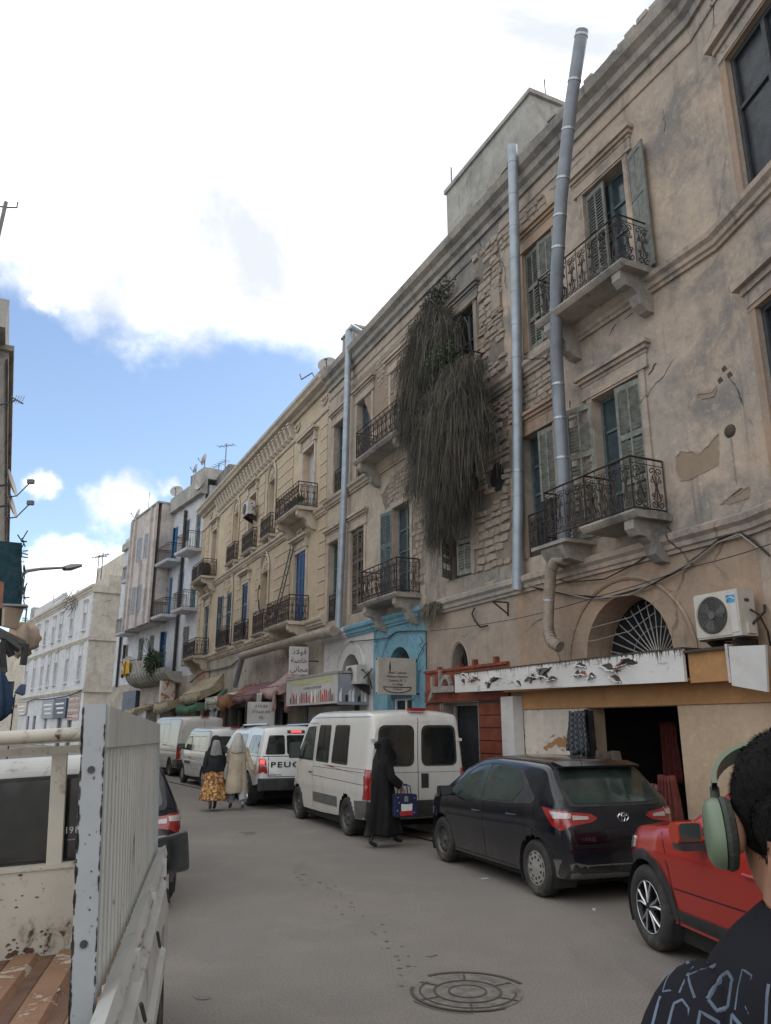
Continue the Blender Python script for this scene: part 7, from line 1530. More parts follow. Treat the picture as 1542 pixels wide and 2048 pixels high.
# ------------------------------------------------------------------ awnings over the shops
def awning(label, s0, s1, zh, zl, out, val, m, m2=None, seed=1, sag=0.05, side=True, fr=FA, o0=0.02, n=10, txt=None):
    r = random.Random(seed); t = fr.thing('awning', label, 'awning', s=0); mb = MB(); mb.smooth = True; k_ = 7; V = []
    for j in range(k_ + 1):
        q = j / k_
        for i in range(n + 1):
            p = i / n; w = 0.035 * math.sin(p * 17 + seed) * math.sin(q * 6 + seed * 2) + r.uniform(-.012, .012)
            V.append((s0 + (s1 - s0) * p, o0 + (out - o0) * q + w * .5, zh + (zl - zh) * q - sag * math.sin(math.pi * p) * q - sag * 1.4 * math.sin(math.pi * q) + w))
    mb.v = V; mb.idx([(j * (n + 1) + i, j * (n + 1) + i + 1, (j + 1) * (n + 1) + i + 1, (j + 1) * (n + 1) + i) for j in range(k_) for i in range(n)], 0)
    q = mb.build('canopy_cloth', m, t); so = q.modifiers.new('t', 'SOLIDIFY'); so.thickness = 0.01
    if val:
        mb = MB(); mb.smooth = True; fr_ = V[-(n + 1):]; mb.v = [(v[0], v[1] + 0.003, v[2]) for v in fr_] + [(v[0], v[1] + 0.03 * math.sin(v[0] * 9), v[2] - val * (1 + 0.12 * math.sin(v[0] * 5 + seed))) for v in fr_]
        mb.idx([(i, i + 1, n + 2 + i, n + 1 + i) for i in range(n)], 0); q = mb.build('valance', m2 or m, t); so = q.modifiers.new('t', 'SOLIDIFY'); so.thickness = 0.008
    if side:
        for s, row in ((s0, [V[j * (n + 1)] for j in range(k_ + 1)]), (s1, [V[j * (n + 1) + n] for j in range(k_ + 1)])):
            mb = MB(); mb.face([row[0]] + [tuple(p) for p in row[1:]] + [(s, row[-1][1], row[-1][2] - val), (s, o0, zl + 0.1)]); mb.build('side_cloth', m2 or m, t)
    fm = MB(); [fm.tube([(s, 0.0, zl - 0.15), (s, out, zl - 0.02)], 0.014, 4) for s in (s0 + 0.05, s1 - 0.05)]; fm.tube([(s0, out, zl - 0.02), (s1, out, zl - 0.02)], 0.014, 4); fm.build('awning_frame', M['iron'], t)
    return t
awning('faded pink awning with ragged drapes next to the cosmetics sign', 24.1, 26.3, 3.72, 3.12, 1.05, 0.28, M['pink'], seed=2, sag=0.1)
drape('hanging_cloth', 'white cloth hanging from the near end of the faded pink awning', 'cloth', 26.0, 1.1, 2.15, 2.95, 0.6, [M['sign_cream']], 2, 0.05, seed=21); drape('hanging_cloth', 'dark maroon drape between the pink awning and the cosmetics sign', 'cloth', 24.0, 0.75, 2.3, 3.35, 0.35, [M['maroon']], 3, 0.08, seed=22)
drape('hanging_cloth', 'pink cloth tail tied at the front of the faded pink awning', 'cloth', 24.5, 1.05, 2.35, 3.0, 0.35, [M['pink']], 2, 0.06, flare=-0.8, seed=23)
awning('dusty maroon awning with a blue cloth beneath it', 26.7, 29.6, 3.45, 2.95, 1.1, 0.22, M['maroon'], seed=3)
drape('hanging_cloth', 'dark blue cloth wall under the dusty maroon awning', 'cloth', 28.0, 0.5, 1.9, 2.75, 2.0, [M['navy_cloth']], 6, 0.05, seed=24); drape('hanging_cloth', 'burnt orange cloth hanging below the dark blue one', 'cloth', 28.2, 0.55, 1.1, 1.95, 2.0, [M['orange_cloth']], 6, 0.05, seed=25)
awning('tilted orange and beige awning squeezed beside the Arabic canopy', 29.9, 31.6, 3.45, 3.05, 1.15, 0.5, M['red_cloth'], M['orange_cloth'], seed=4, sag=0.12)
awt = awning('off white canopy with black Arabic lettering on its front', 31.7, 34.5, 3.25, 3.02, 1.0, 0.48, M['white_cloth'], seed=5, sag=0.03)
text_mesh('lettering', '\uFEFB\uFEEE\uFEAC\uFEE8\uFE92 \uFEEE\uFEB7\uFEAE\uFED3', 0.42, M['print'], awt, (33.1, 1.06, 2.84), FRONT, sx=1.2)
drape('hanging_cloth', 'grey cloth panel hanging below the Arabic canopy', 'cloth', 33.3, 0.9, 1.7, 2.5, 1.5, [M['sign_grey']], 2, 0.05, flare=-0.4, seed=26); drape('hanging_cloth', 'patterned cloth slanting down beside the Arabic canopy', 'cloth', 31.2, 1.0, 1.5, 2.8, 0.9, [M['brown_cloth'], M['pink'], M['khaki']], 4, 0.07, 3, seed=27)
awning('crumpled green tarpaulin awning between the red and white ones', 34.8, 39.6, 3.45, 2.85, 1.3, 0.35, M['green_cloth'], seed=6, sag=0.16)
awning('khaki canvas awning rising behind the green tarpaulin', 35.6, 40.4, 4.15, 3.35, 1.0, 0.4, M['khaki'], seed=7, sag=0.10)
awning('dull red canvas awning farthest up the row of shops', 41.2, 45.5, 3.60, 3.10, 1.4, 0.5, M['red_cloth'], M['khaki'], seed=8, sag=0.12)
awning('small yellow awning below the ribbed balcony', 6.2, 8.4, 3.1, 2.8, 1.2, 0.3, M['khaki'], seed=9, fr=FW)
t = FA.thing('pale_pillar', 'pale flaking square pillar standing between the awnings and the ribbed balcony', 'pillar', s=44.6, o=0.9); MB().box(-0.35, 0.35, -0.35, 0.35, 0.1, 4.3).build('shaft', M['paint_white'], t)

# ------------------------------------------------------------------ roof clutter
def dish(label, fr, s, o, z, r, az, el=0.35, arm=True):
    t = fr.thing('satellite_dish', label, 'satellite dish', 'satellite dishes on the roofs', s=s, o=o, z=z); mb = MB(); prof = [(r * k / 6, 0.22 * r * (k / 6) ** 2) for k in range(7)]; mb.lathe(prof, 18, axis='x'); mb.lathe([(p[0], p[1] - 0.015) for p in prof], 18, axis='x')
    q = mb.build('reflector', M['dish'], t, smooth=True); q.location = (0, 0, r * 1.2); q.rotation_euler = (0, -el, az)
    mb = MB(); mb.tube([(0, 0, -0.3), (0, 0, r * 1.2)], 0.03, 6); mb.build('mast', M['aerial'], t)
    if arm: mb = MB(); mb.tube([(0, 0, -r), (r * 1.1, 0, -r * 0.25)], 0.02, 5); mb.box(r * 1.05, r * 1.2, -0.05, 0.05, -r * 0.3, -r * 0.15); a = mb.build('feed_arm', M['aerial'], t); a.location = (0, 0, r * 1.2); a.rotation_euler = (0, -el, az)
dish('grey satellite dish on the roof corner above the yellow house cornice', FA, 23.6, -0.2, 13.85, 0.36, 2.6)
dish('large satellite dish beside the dark roof room of the yellow house', FA, 42.3, 0.2, 14.6, 0.5, 1.9, arm=False)
for k, (s, o, z, r, az, l) in enumerate(((4.6, 0.2, 15.3, 0.40, 2.6, 'satellite dish with a long feed arm on the bay of the white block'), (11.0, 0.7, 15.2, 0.42, 1.2, 'satellite dish at the far edge of the white block roof'), (1.6, 0.1, 16.1, 0.3, 1.1, 'satellite dish on the parapet step of the white block'), (0.2, 0.1, 16.2, 0.34, 1.0, 'satellite dish nearest the yellow house on the white block'), (9.6, 0.9, 5.0, 0.5, 2.2, 'pale satellite dish at the end of the ribbed balcony'))): dish(l, FW, s, o, z, r, az)
t = FW.thing('mesh_dish', 'big black mesh satellite dish on the ribbed balcony', 'satellite dish', s=5.9, o=0.7, z=5.0); mb = MB()
for k in range(12): a = math.pi * 2 * k / 12; mb.tube([(0, 0, 0.9), (0.95 * math.cos(a), 0.25, 0.9 + 0.95 * math.sin(a))], 0.02, 4)
mb.tube([(0.95 * math.cos(a), 0.25, 0.9 + 0.95 * math.sin(a)) for a in [math.pi * 2 * k / 24 for k in range(25)]], 0.02, 4); mb.build('ribs', M['cable'], t)
def aerial(label, fr, s, o, z, h, n=5, w=0.5, az=0.0, r=0.02):
    t = fr.thing('aerial', label, 'aerial', 'aerials on the roofs', s=s, o=o, z=z); MB().tube([(0, 0, 0), (0.02, 0, h)], r, 4).build('mast', M['aerial'], t)
    if n:
        mb = MB(); mb.tube([(-w, 0, h * 0.93), (w, 0, h * 0.93)], r * 0.7, 4)
        for k in range(n): x = -w + 2 * w * k / (n - 1); mb.tube([(x, -0.25, h * 0.93), (x, 0.25, h * 0.93)], r * 0.5, 4)
        q = mb.build('elements', M['aerial'], t); q.rotation_euler = (0, 0, az)
aerial('tall aerial on the dark roof room of the yellow house', FA, 42.0, -1.0, 15.5, 2.2, 5, 0.5, 0.8, 0.03); aerial('comb shaped aerial left of the tall one on the roof room', FA, 43.6, -1.0, 15.5, 1.5, 6, 0.9, 0.2, 0.03)
aerial('short pole on the cornice of the yellow house', FA, 36.0, 0.1, 13.8, 0.5, 0); aerial('thin pole on the projecting bay of the white block', FW, 9.1, 0.6, 15.2, 1.6, 0); aerial('dark post on the parapet of the white block', FW, 2.6, 0.0, 15.4, 0.9, 0, r=0.05)
aerial('triple aerial on the roof of the pale corner block', FV, 6.5, -2.0, 14.5, 3.3, 6, 1.0, 0.3, 0.05); aerial('second aerial on the roof of the pale corner block', FV, 8.0, -2.0, 14.5, 3.4, 6, 1.0, 0.6, 0.05); aerial('pair of thin rods on the far parapet of the corner block', FV, 22.5, -1.0, 14.5, 1.6, 0, r=0.04); aerial('slanted rod on the roof room of the corner block', FV, 1.5, -3.5, 15.0, 2.0, 0, r=0.05)
t = FV.thing('aerial_tangle', 'bristling tangle of rods on the cornice of the corner block', 'aerial tangle', s=7.0, o=0.2, z=12.6); mb = MB(); r_ = random.Random(9)
for k in range(46): a = Vector((r_.uniform(-1.5, 1.5), r_.uniform(-.3, .6), r_.uniform(-.5, 1.3))); mb.tube([a, a + Vector((r_.uniform(-1.2, 1.2), r_.uniform(-.5, .8), r_.uniform(-.8, .8)))], 0.03, 3)
mb.build('rods', M['aerial'], t, kind='stuff')
for (s, z, l) in ((24.4, 13.95, 'bent hook pole at the end of the yellow cornice'),): t = FA.thing('hook_pole', l, 'pole', s=s, o=0.1, z=z); MB().tube([(-0.3, 0, 0), (0, 0, 0.35), (0.9, 0.1, 0.45), (1.1, 0.1, 0.75)], 0.03, 4).build('hook', M['aerial'], t)
# ladder against the yellow wall
t = FA.thing('ladder', 'leaning metal ladder on the lower near balcony of the yellow house', 'ladder', s=26.5, o=0.5, z=5.3); mb = MB()
for x in (0.0, 0.38): mb.tube([(x, 0, 0), (x - 0.7, -0.42, 3.0)], 0.025, 5)
for k in range(9): f = 0.1 + k * 0.1; mb.tube([(-0.7 * f, -0.42 * f, 3.0 * f), (0.38 - 0.7 * f, -0.42 * f, 3.0 * f)], 0.018, 5)
mb.build('ladder_frame', M['aerial'], t)
t = FA.thing('balcony_barrel', 'dark round water tank on the far upper balcony of the yellow house', 'tank', s=39.4, o=0.38, z=9.13); MB().lathe([(0, 0), (0.3, 0.0), (0.33, 0.1), (0.33, 0.7), (0.25, 0.85), (0, 0.9)], 16, axis='z').build('tank', M['plastic'], t, smooth=True)
t = FA.thing('balcony_planters', 'planter trough with dark plants on the upper near balcony of the yellow house', 'planter', s=24.0, o=0.4, z=9.03); MB().box(0, 1.9, -0.12, 0.14, 0, 0.22).build('trough', M['sign_cream'], t)

# ------------------------------------------------------------------ plants
def strands(name, label, fr, clumps, m, seed=1, cat='hanging plant', core=None, group=None):
    """clumps: (s, o, z, spread s, spread o, spread z, count, length, outward lean, width)"""
    r = random.Random(seed); t = fr.thing(name, label, cat, group)
    mb = MB()
    for (s, o, z, ds, do, dz, n, L, out, w) in clumps:
        for _ in range(n):
            a = r.uniform(0, 6.283); q = math.sqrt(r.random()); p = Vector((s + ds * q * math.cos(a), max(0.02, o + do * r.uniform(-1, 1)), z + dz * q * math.sin(a)))
            l = L * (0.2 + 1.15 * r.random() ** 1.3) * 0.85; v = Vector((r.gauss(0, .42), r.uniform(0.1, 1.0) * out, r.uniform(0.0, 0.9) * (0.8 if out > .3 else 0.35))); ns = 6; wa, wb = r.uniform(.01, .07), r.uniform(0, 6.28); mb.mi = r.choices((0, 1, 2), (5, 4, 1))[0]
            pr = None; tw = r.uniform(0, 3.14)
            for k in range(ns + 1):
                f = k / ns; c = p + v * (f * l * 0.5) + Vector((wa * math.sin(f * 6 + wb), 0.5 * wa * math.cos(f * 5 + wb), -l * f ** 1.6 * 0.9)); c.y = max(c.y, 0.02)
                ww = w * (1 - 0.75 * f); e = Vector((math.cos(tw), math.sin(tw), 0)) * ww
                cur = (c - e, c + e)
                if pr: mb.face([pr[0], pr[1], cur[1], cur[0]])
                pr = cur
    mb.build('stalks', [M[k] for k in m], t, kind='stuff')
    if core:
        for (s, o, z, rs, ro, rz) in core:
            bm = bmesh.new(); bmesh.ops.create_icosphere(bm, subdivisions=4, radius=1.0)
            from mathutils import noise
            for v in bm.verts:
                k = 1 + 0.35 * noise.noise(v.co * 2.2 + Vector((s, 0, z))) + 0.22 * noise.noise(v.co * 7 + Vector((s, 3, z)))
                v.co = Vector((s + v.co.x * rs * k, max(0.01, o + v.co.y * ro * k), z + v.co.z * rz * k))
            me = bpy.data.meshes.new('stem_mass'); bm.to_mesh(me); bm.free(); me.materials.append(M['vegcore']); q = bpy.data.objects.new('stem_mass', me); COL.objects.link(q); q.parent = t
    return t
C = []
def cl(x, y, o, ds, do, dz, n, L, out, w=0.0055): s, z = FA.at(x, y, o); C.append((s, o, z, ds, do, dz, int(n * 1.6), L, out, w))
cl(862, 640, .4, .75, .3, .25, 1500, 1.0, .6); cl(850, 700, .45, 1.0, .3, .45, 2200, 1.5, .35); cl(835, 790, .4, .8, .3, .5, 1600, 1.5, .25); cl(880, 660, .5, .7, .3, .3, 500, 2.2, .4, .009)
cs = []
def core(x, y, o, rs, ro, rz): s, z = FA.at(x, y, o); cs.append((s, o, z, rs, ro, rz))
core(850, 730, .25, .62, .28, .85); core(832, 800, .25, .55, .25, .7)
strands('hanging_plant', 'upper shaggy mass of dry hanging stalks beside the roof moulding', FA, C, ['straw_a', 'straw_b', 'straw_c'], 3, core=cs)
C = []; cs = []
cl(915, 1010, .45, .5, .25, .3, 300, .9, .15); cl(835, 960, .5, .35, .25, .3, 300, .8, .2); cl(960, 850, .6, .35, .3, .5, 500, 1.0, .3)
cl(925, 745, .7, .75, .3, .22, 1500, 1.0, .6); cl(905, 800, .75, 1.0, .35, .45, 2400, 1.6, .35); cl(880, 880, .7, 1.0, .35, .5, 2400, 1.5, .2); cl(900, 950, .6, .65, .3, .4, 1400, 1.2, .15); cl(905, 830, .8, 1.0, .3, .5, 500, 2.2, .3, .009)
cl(878, 1020, .4, .38, .25, .4, 700, 1.0, .12); cl(872, 1060, .3, .26, .2, .3, 300, .7, .1)
core(905, 850, .45, .70, .38, .85); core(885, 930, .4, .60, .30, .6); core(880, 1010, .25, .28, .18, .6)
strands('hanging_plant', 'lower shaggy mass of dry stalks spilling over the old balcony', FA, C, ['straw_a', 'straw_b', 'straw_c'], 4, core=cs)
C = []; cl(868, 1208, .2, .28, .1, .06, 150, .6, 1.0, .008); cl(850, 1225, .2, .2, .1, .08, 80, .5, .8, .008)
strands('grass_tuft', 'tuft of long dry grass growing on the ledge at the blue corner', FA, C, ['straw_c', 'straw_b', 'straw_c'], 5, cat='grass tuft')
def leafy(name, label, fr, s, o, z, rs, ro, rz, n, m='leafy', sz=0.05, seed=1, cat='plant'):
    r = random.Random(seed); t = fr.thing(name, label, cat, s=s, o=o, z=z); mb = MB()
    for _ in range(n):
        d = Vector((r.gauss(0, 1), r.gauss(0, 1), r.gauss(0, 1))).normalized() * r.random() ** 0.45; c = Vector((d.x * rs, d.y * ro, d.z * rz)) * r.uniform(.8, 1.15); a = Vector((r.gauss(0, 1), r.gauss(0, 1), r.gauss(0, 1))).normalized() * sz; b_ = a.cross(Vector((r.gauss(0, 1), r.gauss(0, 1), r.gauss(0, 1)))).normalized() * sz * 0.5
        mb.face([c - a, c + b_, c + a, c - b_])
    mb.build('leaves', M[m], t, kind='stuff'); mb = MB(); [mb.tube([(0, 0, -rz), (r.uniform(-.7, .7) * rs, r.uniform(-.6, .6) * ro, r.uniform(-.2, .8) * rz)], 0.01, 3) for _ in range(9)]; mb.build('stems', M['vegcore'], t); return t
leafy('balcony_shrub', 'green shrub spilling over the ribbed balcony', FW, 4.0, 1.0, 5.35, 1.2, .4, .65, 1500, sz=.09, seed=2); leafy('balcony_shrub', 'dark pot plants behind the upper near balcony of the yellow house', FA, 24.9, .4, 9.42, .9, .16, .25, 700, sz=.05, seed=3)
leafy('climbing_weed', 'sparse olive leaves scattered through the lower mass of stalks', FA, 14.0, .85, 8.6, .85, .3, 1.2, 1500, 'straw_b', sz=.035, seed=15); leafy('climbing_weed', 'sparse brown leaves scattered through the upper mass of stalks', FA, 15.2, .55, 10.6, .75, .3, 1.2, 1300, 'straw_a', sz=.035, seed=16)
leafy('climbing_weed', 'weeds rooted among the stalks on the old balcony', FA, 13.9, .75, 9.95, .7, .3, .3, 900, sz=.035, seed=5); leafy('climbing_weed', 'weeds rooted in the wall under the roof moulding', FA, 14.9, .25, 12.2, .9, .2, .35, 900, 'straw_b', sz=.04, seed=6)
drape('laundry', 'yellow and orange cloth hung over the rail of the ribbed balcony', 'laundry', 9.2, 1.15, 4.9, 5.75, 1.4, [M['flag_yellow'], M['orange_cloth']], 3, 0.08, 8, seed=31, fr=FW)

# ------------------------------------------------------------------ left edge: dishes, netting, awnings, lamp
def left(x, y, dist): r = raydir(x, y); k = dist / math.hypot(r.x, r.y); return Vector((r.x * k, r.y * k, EYE + r.z * k))
def poly3(name, label, cat, quad_px, dist, th, m, parent=None, o=None):
    """slab facing the street whose outline is given at known distances"""
    P = [left(x, y, d) for (x, y), d in zip(quad_px, dist if isinstance(dist, (list, tuple)) else [dist] * len(quad_px))]; n = (P[1] - P[0]).cross(P[2] - P[0]).normalized() * th; k = len(P); mb = MB(); mb.v = [tuple(p) for p in P] + [tuple(p + n) for p in P]
    mb.idx([tuple(range(k)), tuple(range(2 * k - 1, k - 1, -1))] + [(i, (i + 1) % k, k + (i + 1) % k, k + i) for i in range(k)], 0); q = mb.build(name, m, parent); 
    return tag(q, label, cat) if label else q
for x, y, l in ((20, 968, 'upper wall dish with a thin arm on the left house'), (19, 1010, 'lower wall dish with a thin arm on the left house')):
    p = left(x, y, 20); t = thing('satellite_dish', l, 'satellite dish', p, 0.0, 'satellite dishes on the roofs'); mb = MB(); mb.lathe([(0.36 * k / 6, 0.07 * (k / 6) ** 2) for k in range(7)], 18, axis='x'); q = mb.build('reflector', M['dish'], t, smooth=True); q.rotation_euler = (0, -0.35, 0.25)
    mb = MB(); mb.tube([(0.0, -0.05, -0.35), (0.25, -0.1, -0.33), (0.55, -0.15, -0.02)], 0.018, 4); mb.box(0.5, 0.64, -0.2, -0.1, -0.04, 0.06); mb.tube([(0, 0, 0), (-0.8, 0.1, -0.1)], 0.03, 5); mb.build('feed_arm', M['aerial'], t)
t = thing('roof_mast', 'perforated steel mast with two insulators at the top left', 'mast'); mb = MB(); a, c = left(-10, 500, 17.2), left(12, 404, 17.2); mb.tube([a + (a - c) * 1.5, a, c], 0.05, 4); e = left(34, 415, 17.2); mb.tube([left(9, 415, 17.2), e, e + Vector((0, 0, .14))], 0.02, 4); mb.tube([left(9, 414, 17.2), left(-8, 412, 17.2)], 0.02, 4); mb.build('mast', M['aerial'], t)
for x, y, l in ((35, 800, 'small aerial on the eave of the left house'),): p = left(22, y, 20); t = thing('aerial', l, 'aerial', p, 0.3, 'aerials on the roofs'); mb = MB(); mb.tube([(-0.3, 0, -0.2), (0.1, 0, 0)], .02, 4); mb.tube([(0.0, 0, 0.08), (0.3, -.1, -0.1)], .02, 4); [mb.tube([(0.05 + k * .06, 0, -0.08), (0.12 + k * .06, 0, 0.14)], .008, 3) for k in range(4)]; mb.build('elements', M['aerial'], t)
# netted balcony, boards and awnings that hang out over the left pavement
def boxpx(name, m, parent, x0, x1, y0, y1, d0, d1, jit=0.0):
    P = [left(x0, y1, d0), left(x1, y1, d0), left(x1, y1, d1), left(x0, y1, d1), left(x0, y0, d0), left(x1, y0, d0), left(x1, y0, d1), left(x0, y0, d1)]
    for k in (2, 3, 6, 7): P[k] = P[{2: 1, 3: 0, 6: 5, 7: 4}[k]] + Vector((-0.43, 0.90, 0)) * (d1 - d0)
    for k in (0, 1, 2, 3): P[k].z = P[0].z
    for k in (4, 5, 6, 7): P[k].z = P[4].z
    return MB().hexa(P).build(name, m, parent)
t = thing('netted_balcony', 'balcony wrapped in dark teal netting on the left house', 'netted balcony')
boxpx('netting', M['net_green'], t, -60, 44, 1076, 1208, 14, 17); mb = MB(); r_ = random.Random(3)
for k in range(30): p = left(40 + r_.uniform(0, 8), r_.uniform(1076, 1200), 13.9); mb.tube([p, p + Vector((r_.uniform(-.1, .12), 0, r_.uniform(-.25, .2)))], 0.012, 3)
mb.build('torn_edge', M['net_green'], t, kind='stuff')
poly3('wall_board', 'dull red board at the left edge under the netted balcony', 'board', [(-30, 1150), (8, 1165), (5, 1215), (-30, 1230)], 13, 0.05, M['red_cloth'])
poly3('tan_screen', 'tan canvas screen on a frame below the netted balcony', 'screen', [(10, 1213), (50, 1212), (34, 1258), (8, 1252)], [12, 12.4, 12.2, 12], 0.04, M['tan_cloth'])
t = thing('screen_frame', 'thin steel frame with a small aerial holding the tan screen', 'frame'); mb = MB(); mb.tube([left(6, 1211, 12), left(54, 1213, 12.4)], .03, 4); mb.tube([left(54, 1213, 12.4), left(49, 1258, 12.4)], .012, 4); [mb.tube([left(45, y, 12.3), left(56, y + 2, 12.4)], .008, 3) for y in (1236, 1240)]; mb.build('frame_tubes', M['aerial'], t)
t = thing('cloth_bundle', 'rolled beige cloth bundle bulging from the left stall roof', 'cloth bundle'); pleated('bundle', [(.02, .20), (.10, .18), (.17, .10), (.18, .04), (.22, -.03), (.19, -.10), (.20, -.15), (.11, -.18), (.13, -.25), (.05, -.29)], left(46, 1274, 12.3), M['tan_cloth'], t, 4, .13)
poly3('stall_roof', 'dark sloping stall roof edge on the left side of the street', 'stall roof', [(-40, 1235), (52, 1282), (54, 1292), (-40, 1262)], [11.5, 12, 12, 11.5], 0.06, M['plastic_grey'])
t = thing('stall_bracket', 'black iron stall brackets hanging on the left side', 'bracket'); mb = MB(); [mb.tube([left(*p, 11.8), left(*q, 11.8)], .05, 4) for p, q in (((14, 1281), (40, 1300)), ((52, 1288), (46, 1330)), ((3, 1285), (8, 1345)), ((8, 1280), (0, 1340)), ((10, 1284), (24, 1312)))]; mb.build('bars', M['plastic'], t)
poly3('stall_board', 'small dark board above the navy umbrella at the left edge', 'board', [(-20, 1330), (15, 1337), (8, 1357), (-20, 1352)], 11.5, 0.05, M['plastic'])
t = thing('market_umbrella', 'dark navy market umbrella folded over goods at the left edge', 'umbrella'); p = left(-6, 1400, 11); pleated('canopy', [(.01, .34), (.06, .28), (.12, .14), (.13, .08), (.18, -.03), (.16, -.10), (.18, -.17), (.10, -.23), (.02, -.25)], p, M['navy_cloth'], t, 6, .14)
MB().tube([(p.x, p.y, 0), (p.x, p.y, p.z + 0.3)], 0.025, 6).build('pole', M['iron'], t)
t = thing('street_lamp', 'slim street lamp arm reaching out from the left over the street', 'street lamp'); P = [left(40, 1172, 22), left(44, 1150, 22), left(54, 1142, 22.2), left(80, 1138, 22.6), left(130, 1135, 23.4)]; MB().tube(P, [.05, .05, .045, .04, .035], 8).build('arm', M['aerial'], t, smooth=True)
a, c = left(128, 1137, 23.4), left(162, 1131, 24.0); MB().tube([a, a.lerp(c, .4), c], [.07, .10, .05], 8).build('lamp_head', M['aerial'], t, smooth=True); MB().box(P[0].x - .07, P[0].x + .07, P[0].y - .07, P[0].y + .07, P[0].z - 1.3, P[0].z + .2).build('mount', M['aerial'], t)
# awning of a far stall and small parked car tops beyond the truck
t = thing('far_stall', 'dark awning of a far stall against the end house on the left', 'awning'); q = [left(38, 1371, 50), left(47, 1372, 50), left(45, 1392, 48), left(28, 1386, 48)]; MB().hexa(q + [v + Vector((0, .3, .1)) for v in q]).build('canopy', M['navy_cloth'], t); MB().tube([left(30, 1388, 48.5), Vector((left(30, 1388, 48.5).x, left(30, 1388, 48.5).y, 0))], .04, 4).build('post', M['iron'], t)

# ------------------------------------------------------------------ road details
c = ground(935, 1984); t = thing('manhole_cover', 'round cast iron manhole cover with segmented rings set in the road', 'manhole cover', (c.x, c.y, 0.0), 0.3)
def ring(r0, r1, a0, a1, z, m, nm, n=40):
    mb = MB(); [mb.face([(r0 * math.cos(a), r0 * math.sin(a), z), (r1 * math.cos(a), r1 * math.sin(a), z), (r1 * math.cos(b_), r1 * math.sin(b_), z), (r0 * math.cos(b_), r0 * math.sin(b_), z)]) for a, b_ in [(a0 + (a1 - a0) * k / n, a0 + (a1 - a0) * (k + 1) / n) for k in range(n)]]; return mb.build(nm, m, t)
ring(0.0, 0.405, 0, 6.2832, 0.004, M['cast'], 'cover'); ring(0.13, 0.145, 0, 6.2832, 0.008, M['cast_gap'], 'groove'); ring(0.235, 0.255, 0, 6.2832, 0.008, M['cast_gap'], 'groove'); ring(0.345, 0.36, 2.2, 5.9, 0.008, M['cast_gap'], 'groove'); ring(0.40, 0.425, 2.6, 5.0, 0.008, M['cast_gap'], 'groove'); ring(0.44, 0.475, 0.1, 1.9, 0.006, M['cast_gap'], 'groove'); ring(0.445, 0.455, 3.3, 4.4, 0.006, M['cast_gap'], 'groove')
mb = MB()
for k in range(6): a = k * math.pi / 3 + 0.2; u = Vector((math.cos(a), math.sin(a), 0)); n_ = Vector((-u.y, u.x, 0)) * 0.008; mb.face([u * .255 - n_ + Vector((0, 0, .0085)), u * .40 - n_ + Vector((0, 0, .0085)), u * .40 + n_ + Vector((0, 0, .0085)), u * .255 + n_ + Vector((0, 0, .0085))])
mb.build('spokes', M['cast_gap'], t)
def blob(name, x, y, r, m, z=0.004, kind='structure', k=1.0, lab=None):
    c = ground(x, y); r_ = random.Random(int(x * 7 + y)); n = 11; mb = MB(); mb.face([(c.x + r * k * r_.uniform(.6, 1.2) * math.cos(6.2832 * j / n), c.y + r * r_.uniform(.6, 1.2) * math.sin(6.2832 * j / n), z) for j in range(n)]); return mb
mb = MB(); r_ = random.Random(12)
trail = [(400, 1640), (470, 1662), (505, 1690), (560, 1735), (640, 1760), (690, 1800), (740, 1840), (780, 1885), (830, 1930), (800, 1960)]
for p, q in zip(trail, trail[1:]):
    for k in range(9):
        f = r_.random(); x = p[0] + (q[0] - p[0]) * f + r_.gauss(0, 16); y = p[1] + (q[1] - p[1]) * f + r_.gauss(0, 9); b2 = blob('s', x, y, abs(r_.gauss(0.006, 0.013)) + .004, None); i = len(mb.v); mb.v += b2.v; mb.f.append(tuple(range(i, i + len(b2.v)))); mb.k.append(0); mb.sm.append(False)
for x, y, r in ((405, 1997, .05), (860, 1913, .03), (870, 1911, .02), (495, 1665, .12), (500, 1668, .08)): b2 = blob('s', x, y, r, None, k=1.4); i = len(mb.v); mb.v += b2.v; mb.f.append(tuple(range(i, i + len(b2.v)))); mb.k.append(0); mb.sm.append(False)
tag(mb.build('road_stains', M['tar']), kind='stuff')
for k, (x, y, l) in enumerate(((970, 1758, 'scrap of white paper lying beside the hatchback'), (1188, 1820, 'white litter strip on the road near the hatchback rear wheel'))): c = ground(x, y); q = MB().box(-.05, .05, -.015, .015, 0.002, .010).build('paper_scrap', M['debris']); q.location = c; q.rotation_euler = (0, 0, .4 + k); tag(q, l, 'litter')

# ------------------------------------------------------------------ people
def body_mesh(root, name, V, E, RR, mats, assign, base=0):
    me = bpy.data.meshes.new(name); me.from_pydata([tuple(v) for v in V], E, []); o = bpy.data.objects.new(name, me); COL.objects.link(o)
    sk = o.modifiers.new('skin', 'SKIN'); sk.use_smooth_shade = True; ss = o.modifiers.new('sub', 'SUBSURF'); ss.levels = 2; ss.render_levels = 2
    lay = me.skin_vertices[0].data if me.skin_vertices else None
    if lay is None: bpy.context.view_layer.update()
    for i, r in enumerate(RR): me.skin_vertices[0].data[i].radius = r if isinstance(r, tuple) else (r, r)
    me.skin_vertices[0].data[base].use_root = True
    dg = bpy.context.evaluated_depsgraph_get(); m2 = bpy.data.meshes.new_from_object(o.evaluated_get(dg)); bpy.data.objects.remove(o)
    m2.name = name; m2.materials.clear(); [m2.materials.append(m) for m in mats]
    for p in m2.polygons: p.material_index = assign(p.center); p.use_smooth = True
    q = bpy.data.objects.new(name, m2); COL.objects.link(q); q.parent = root; return q
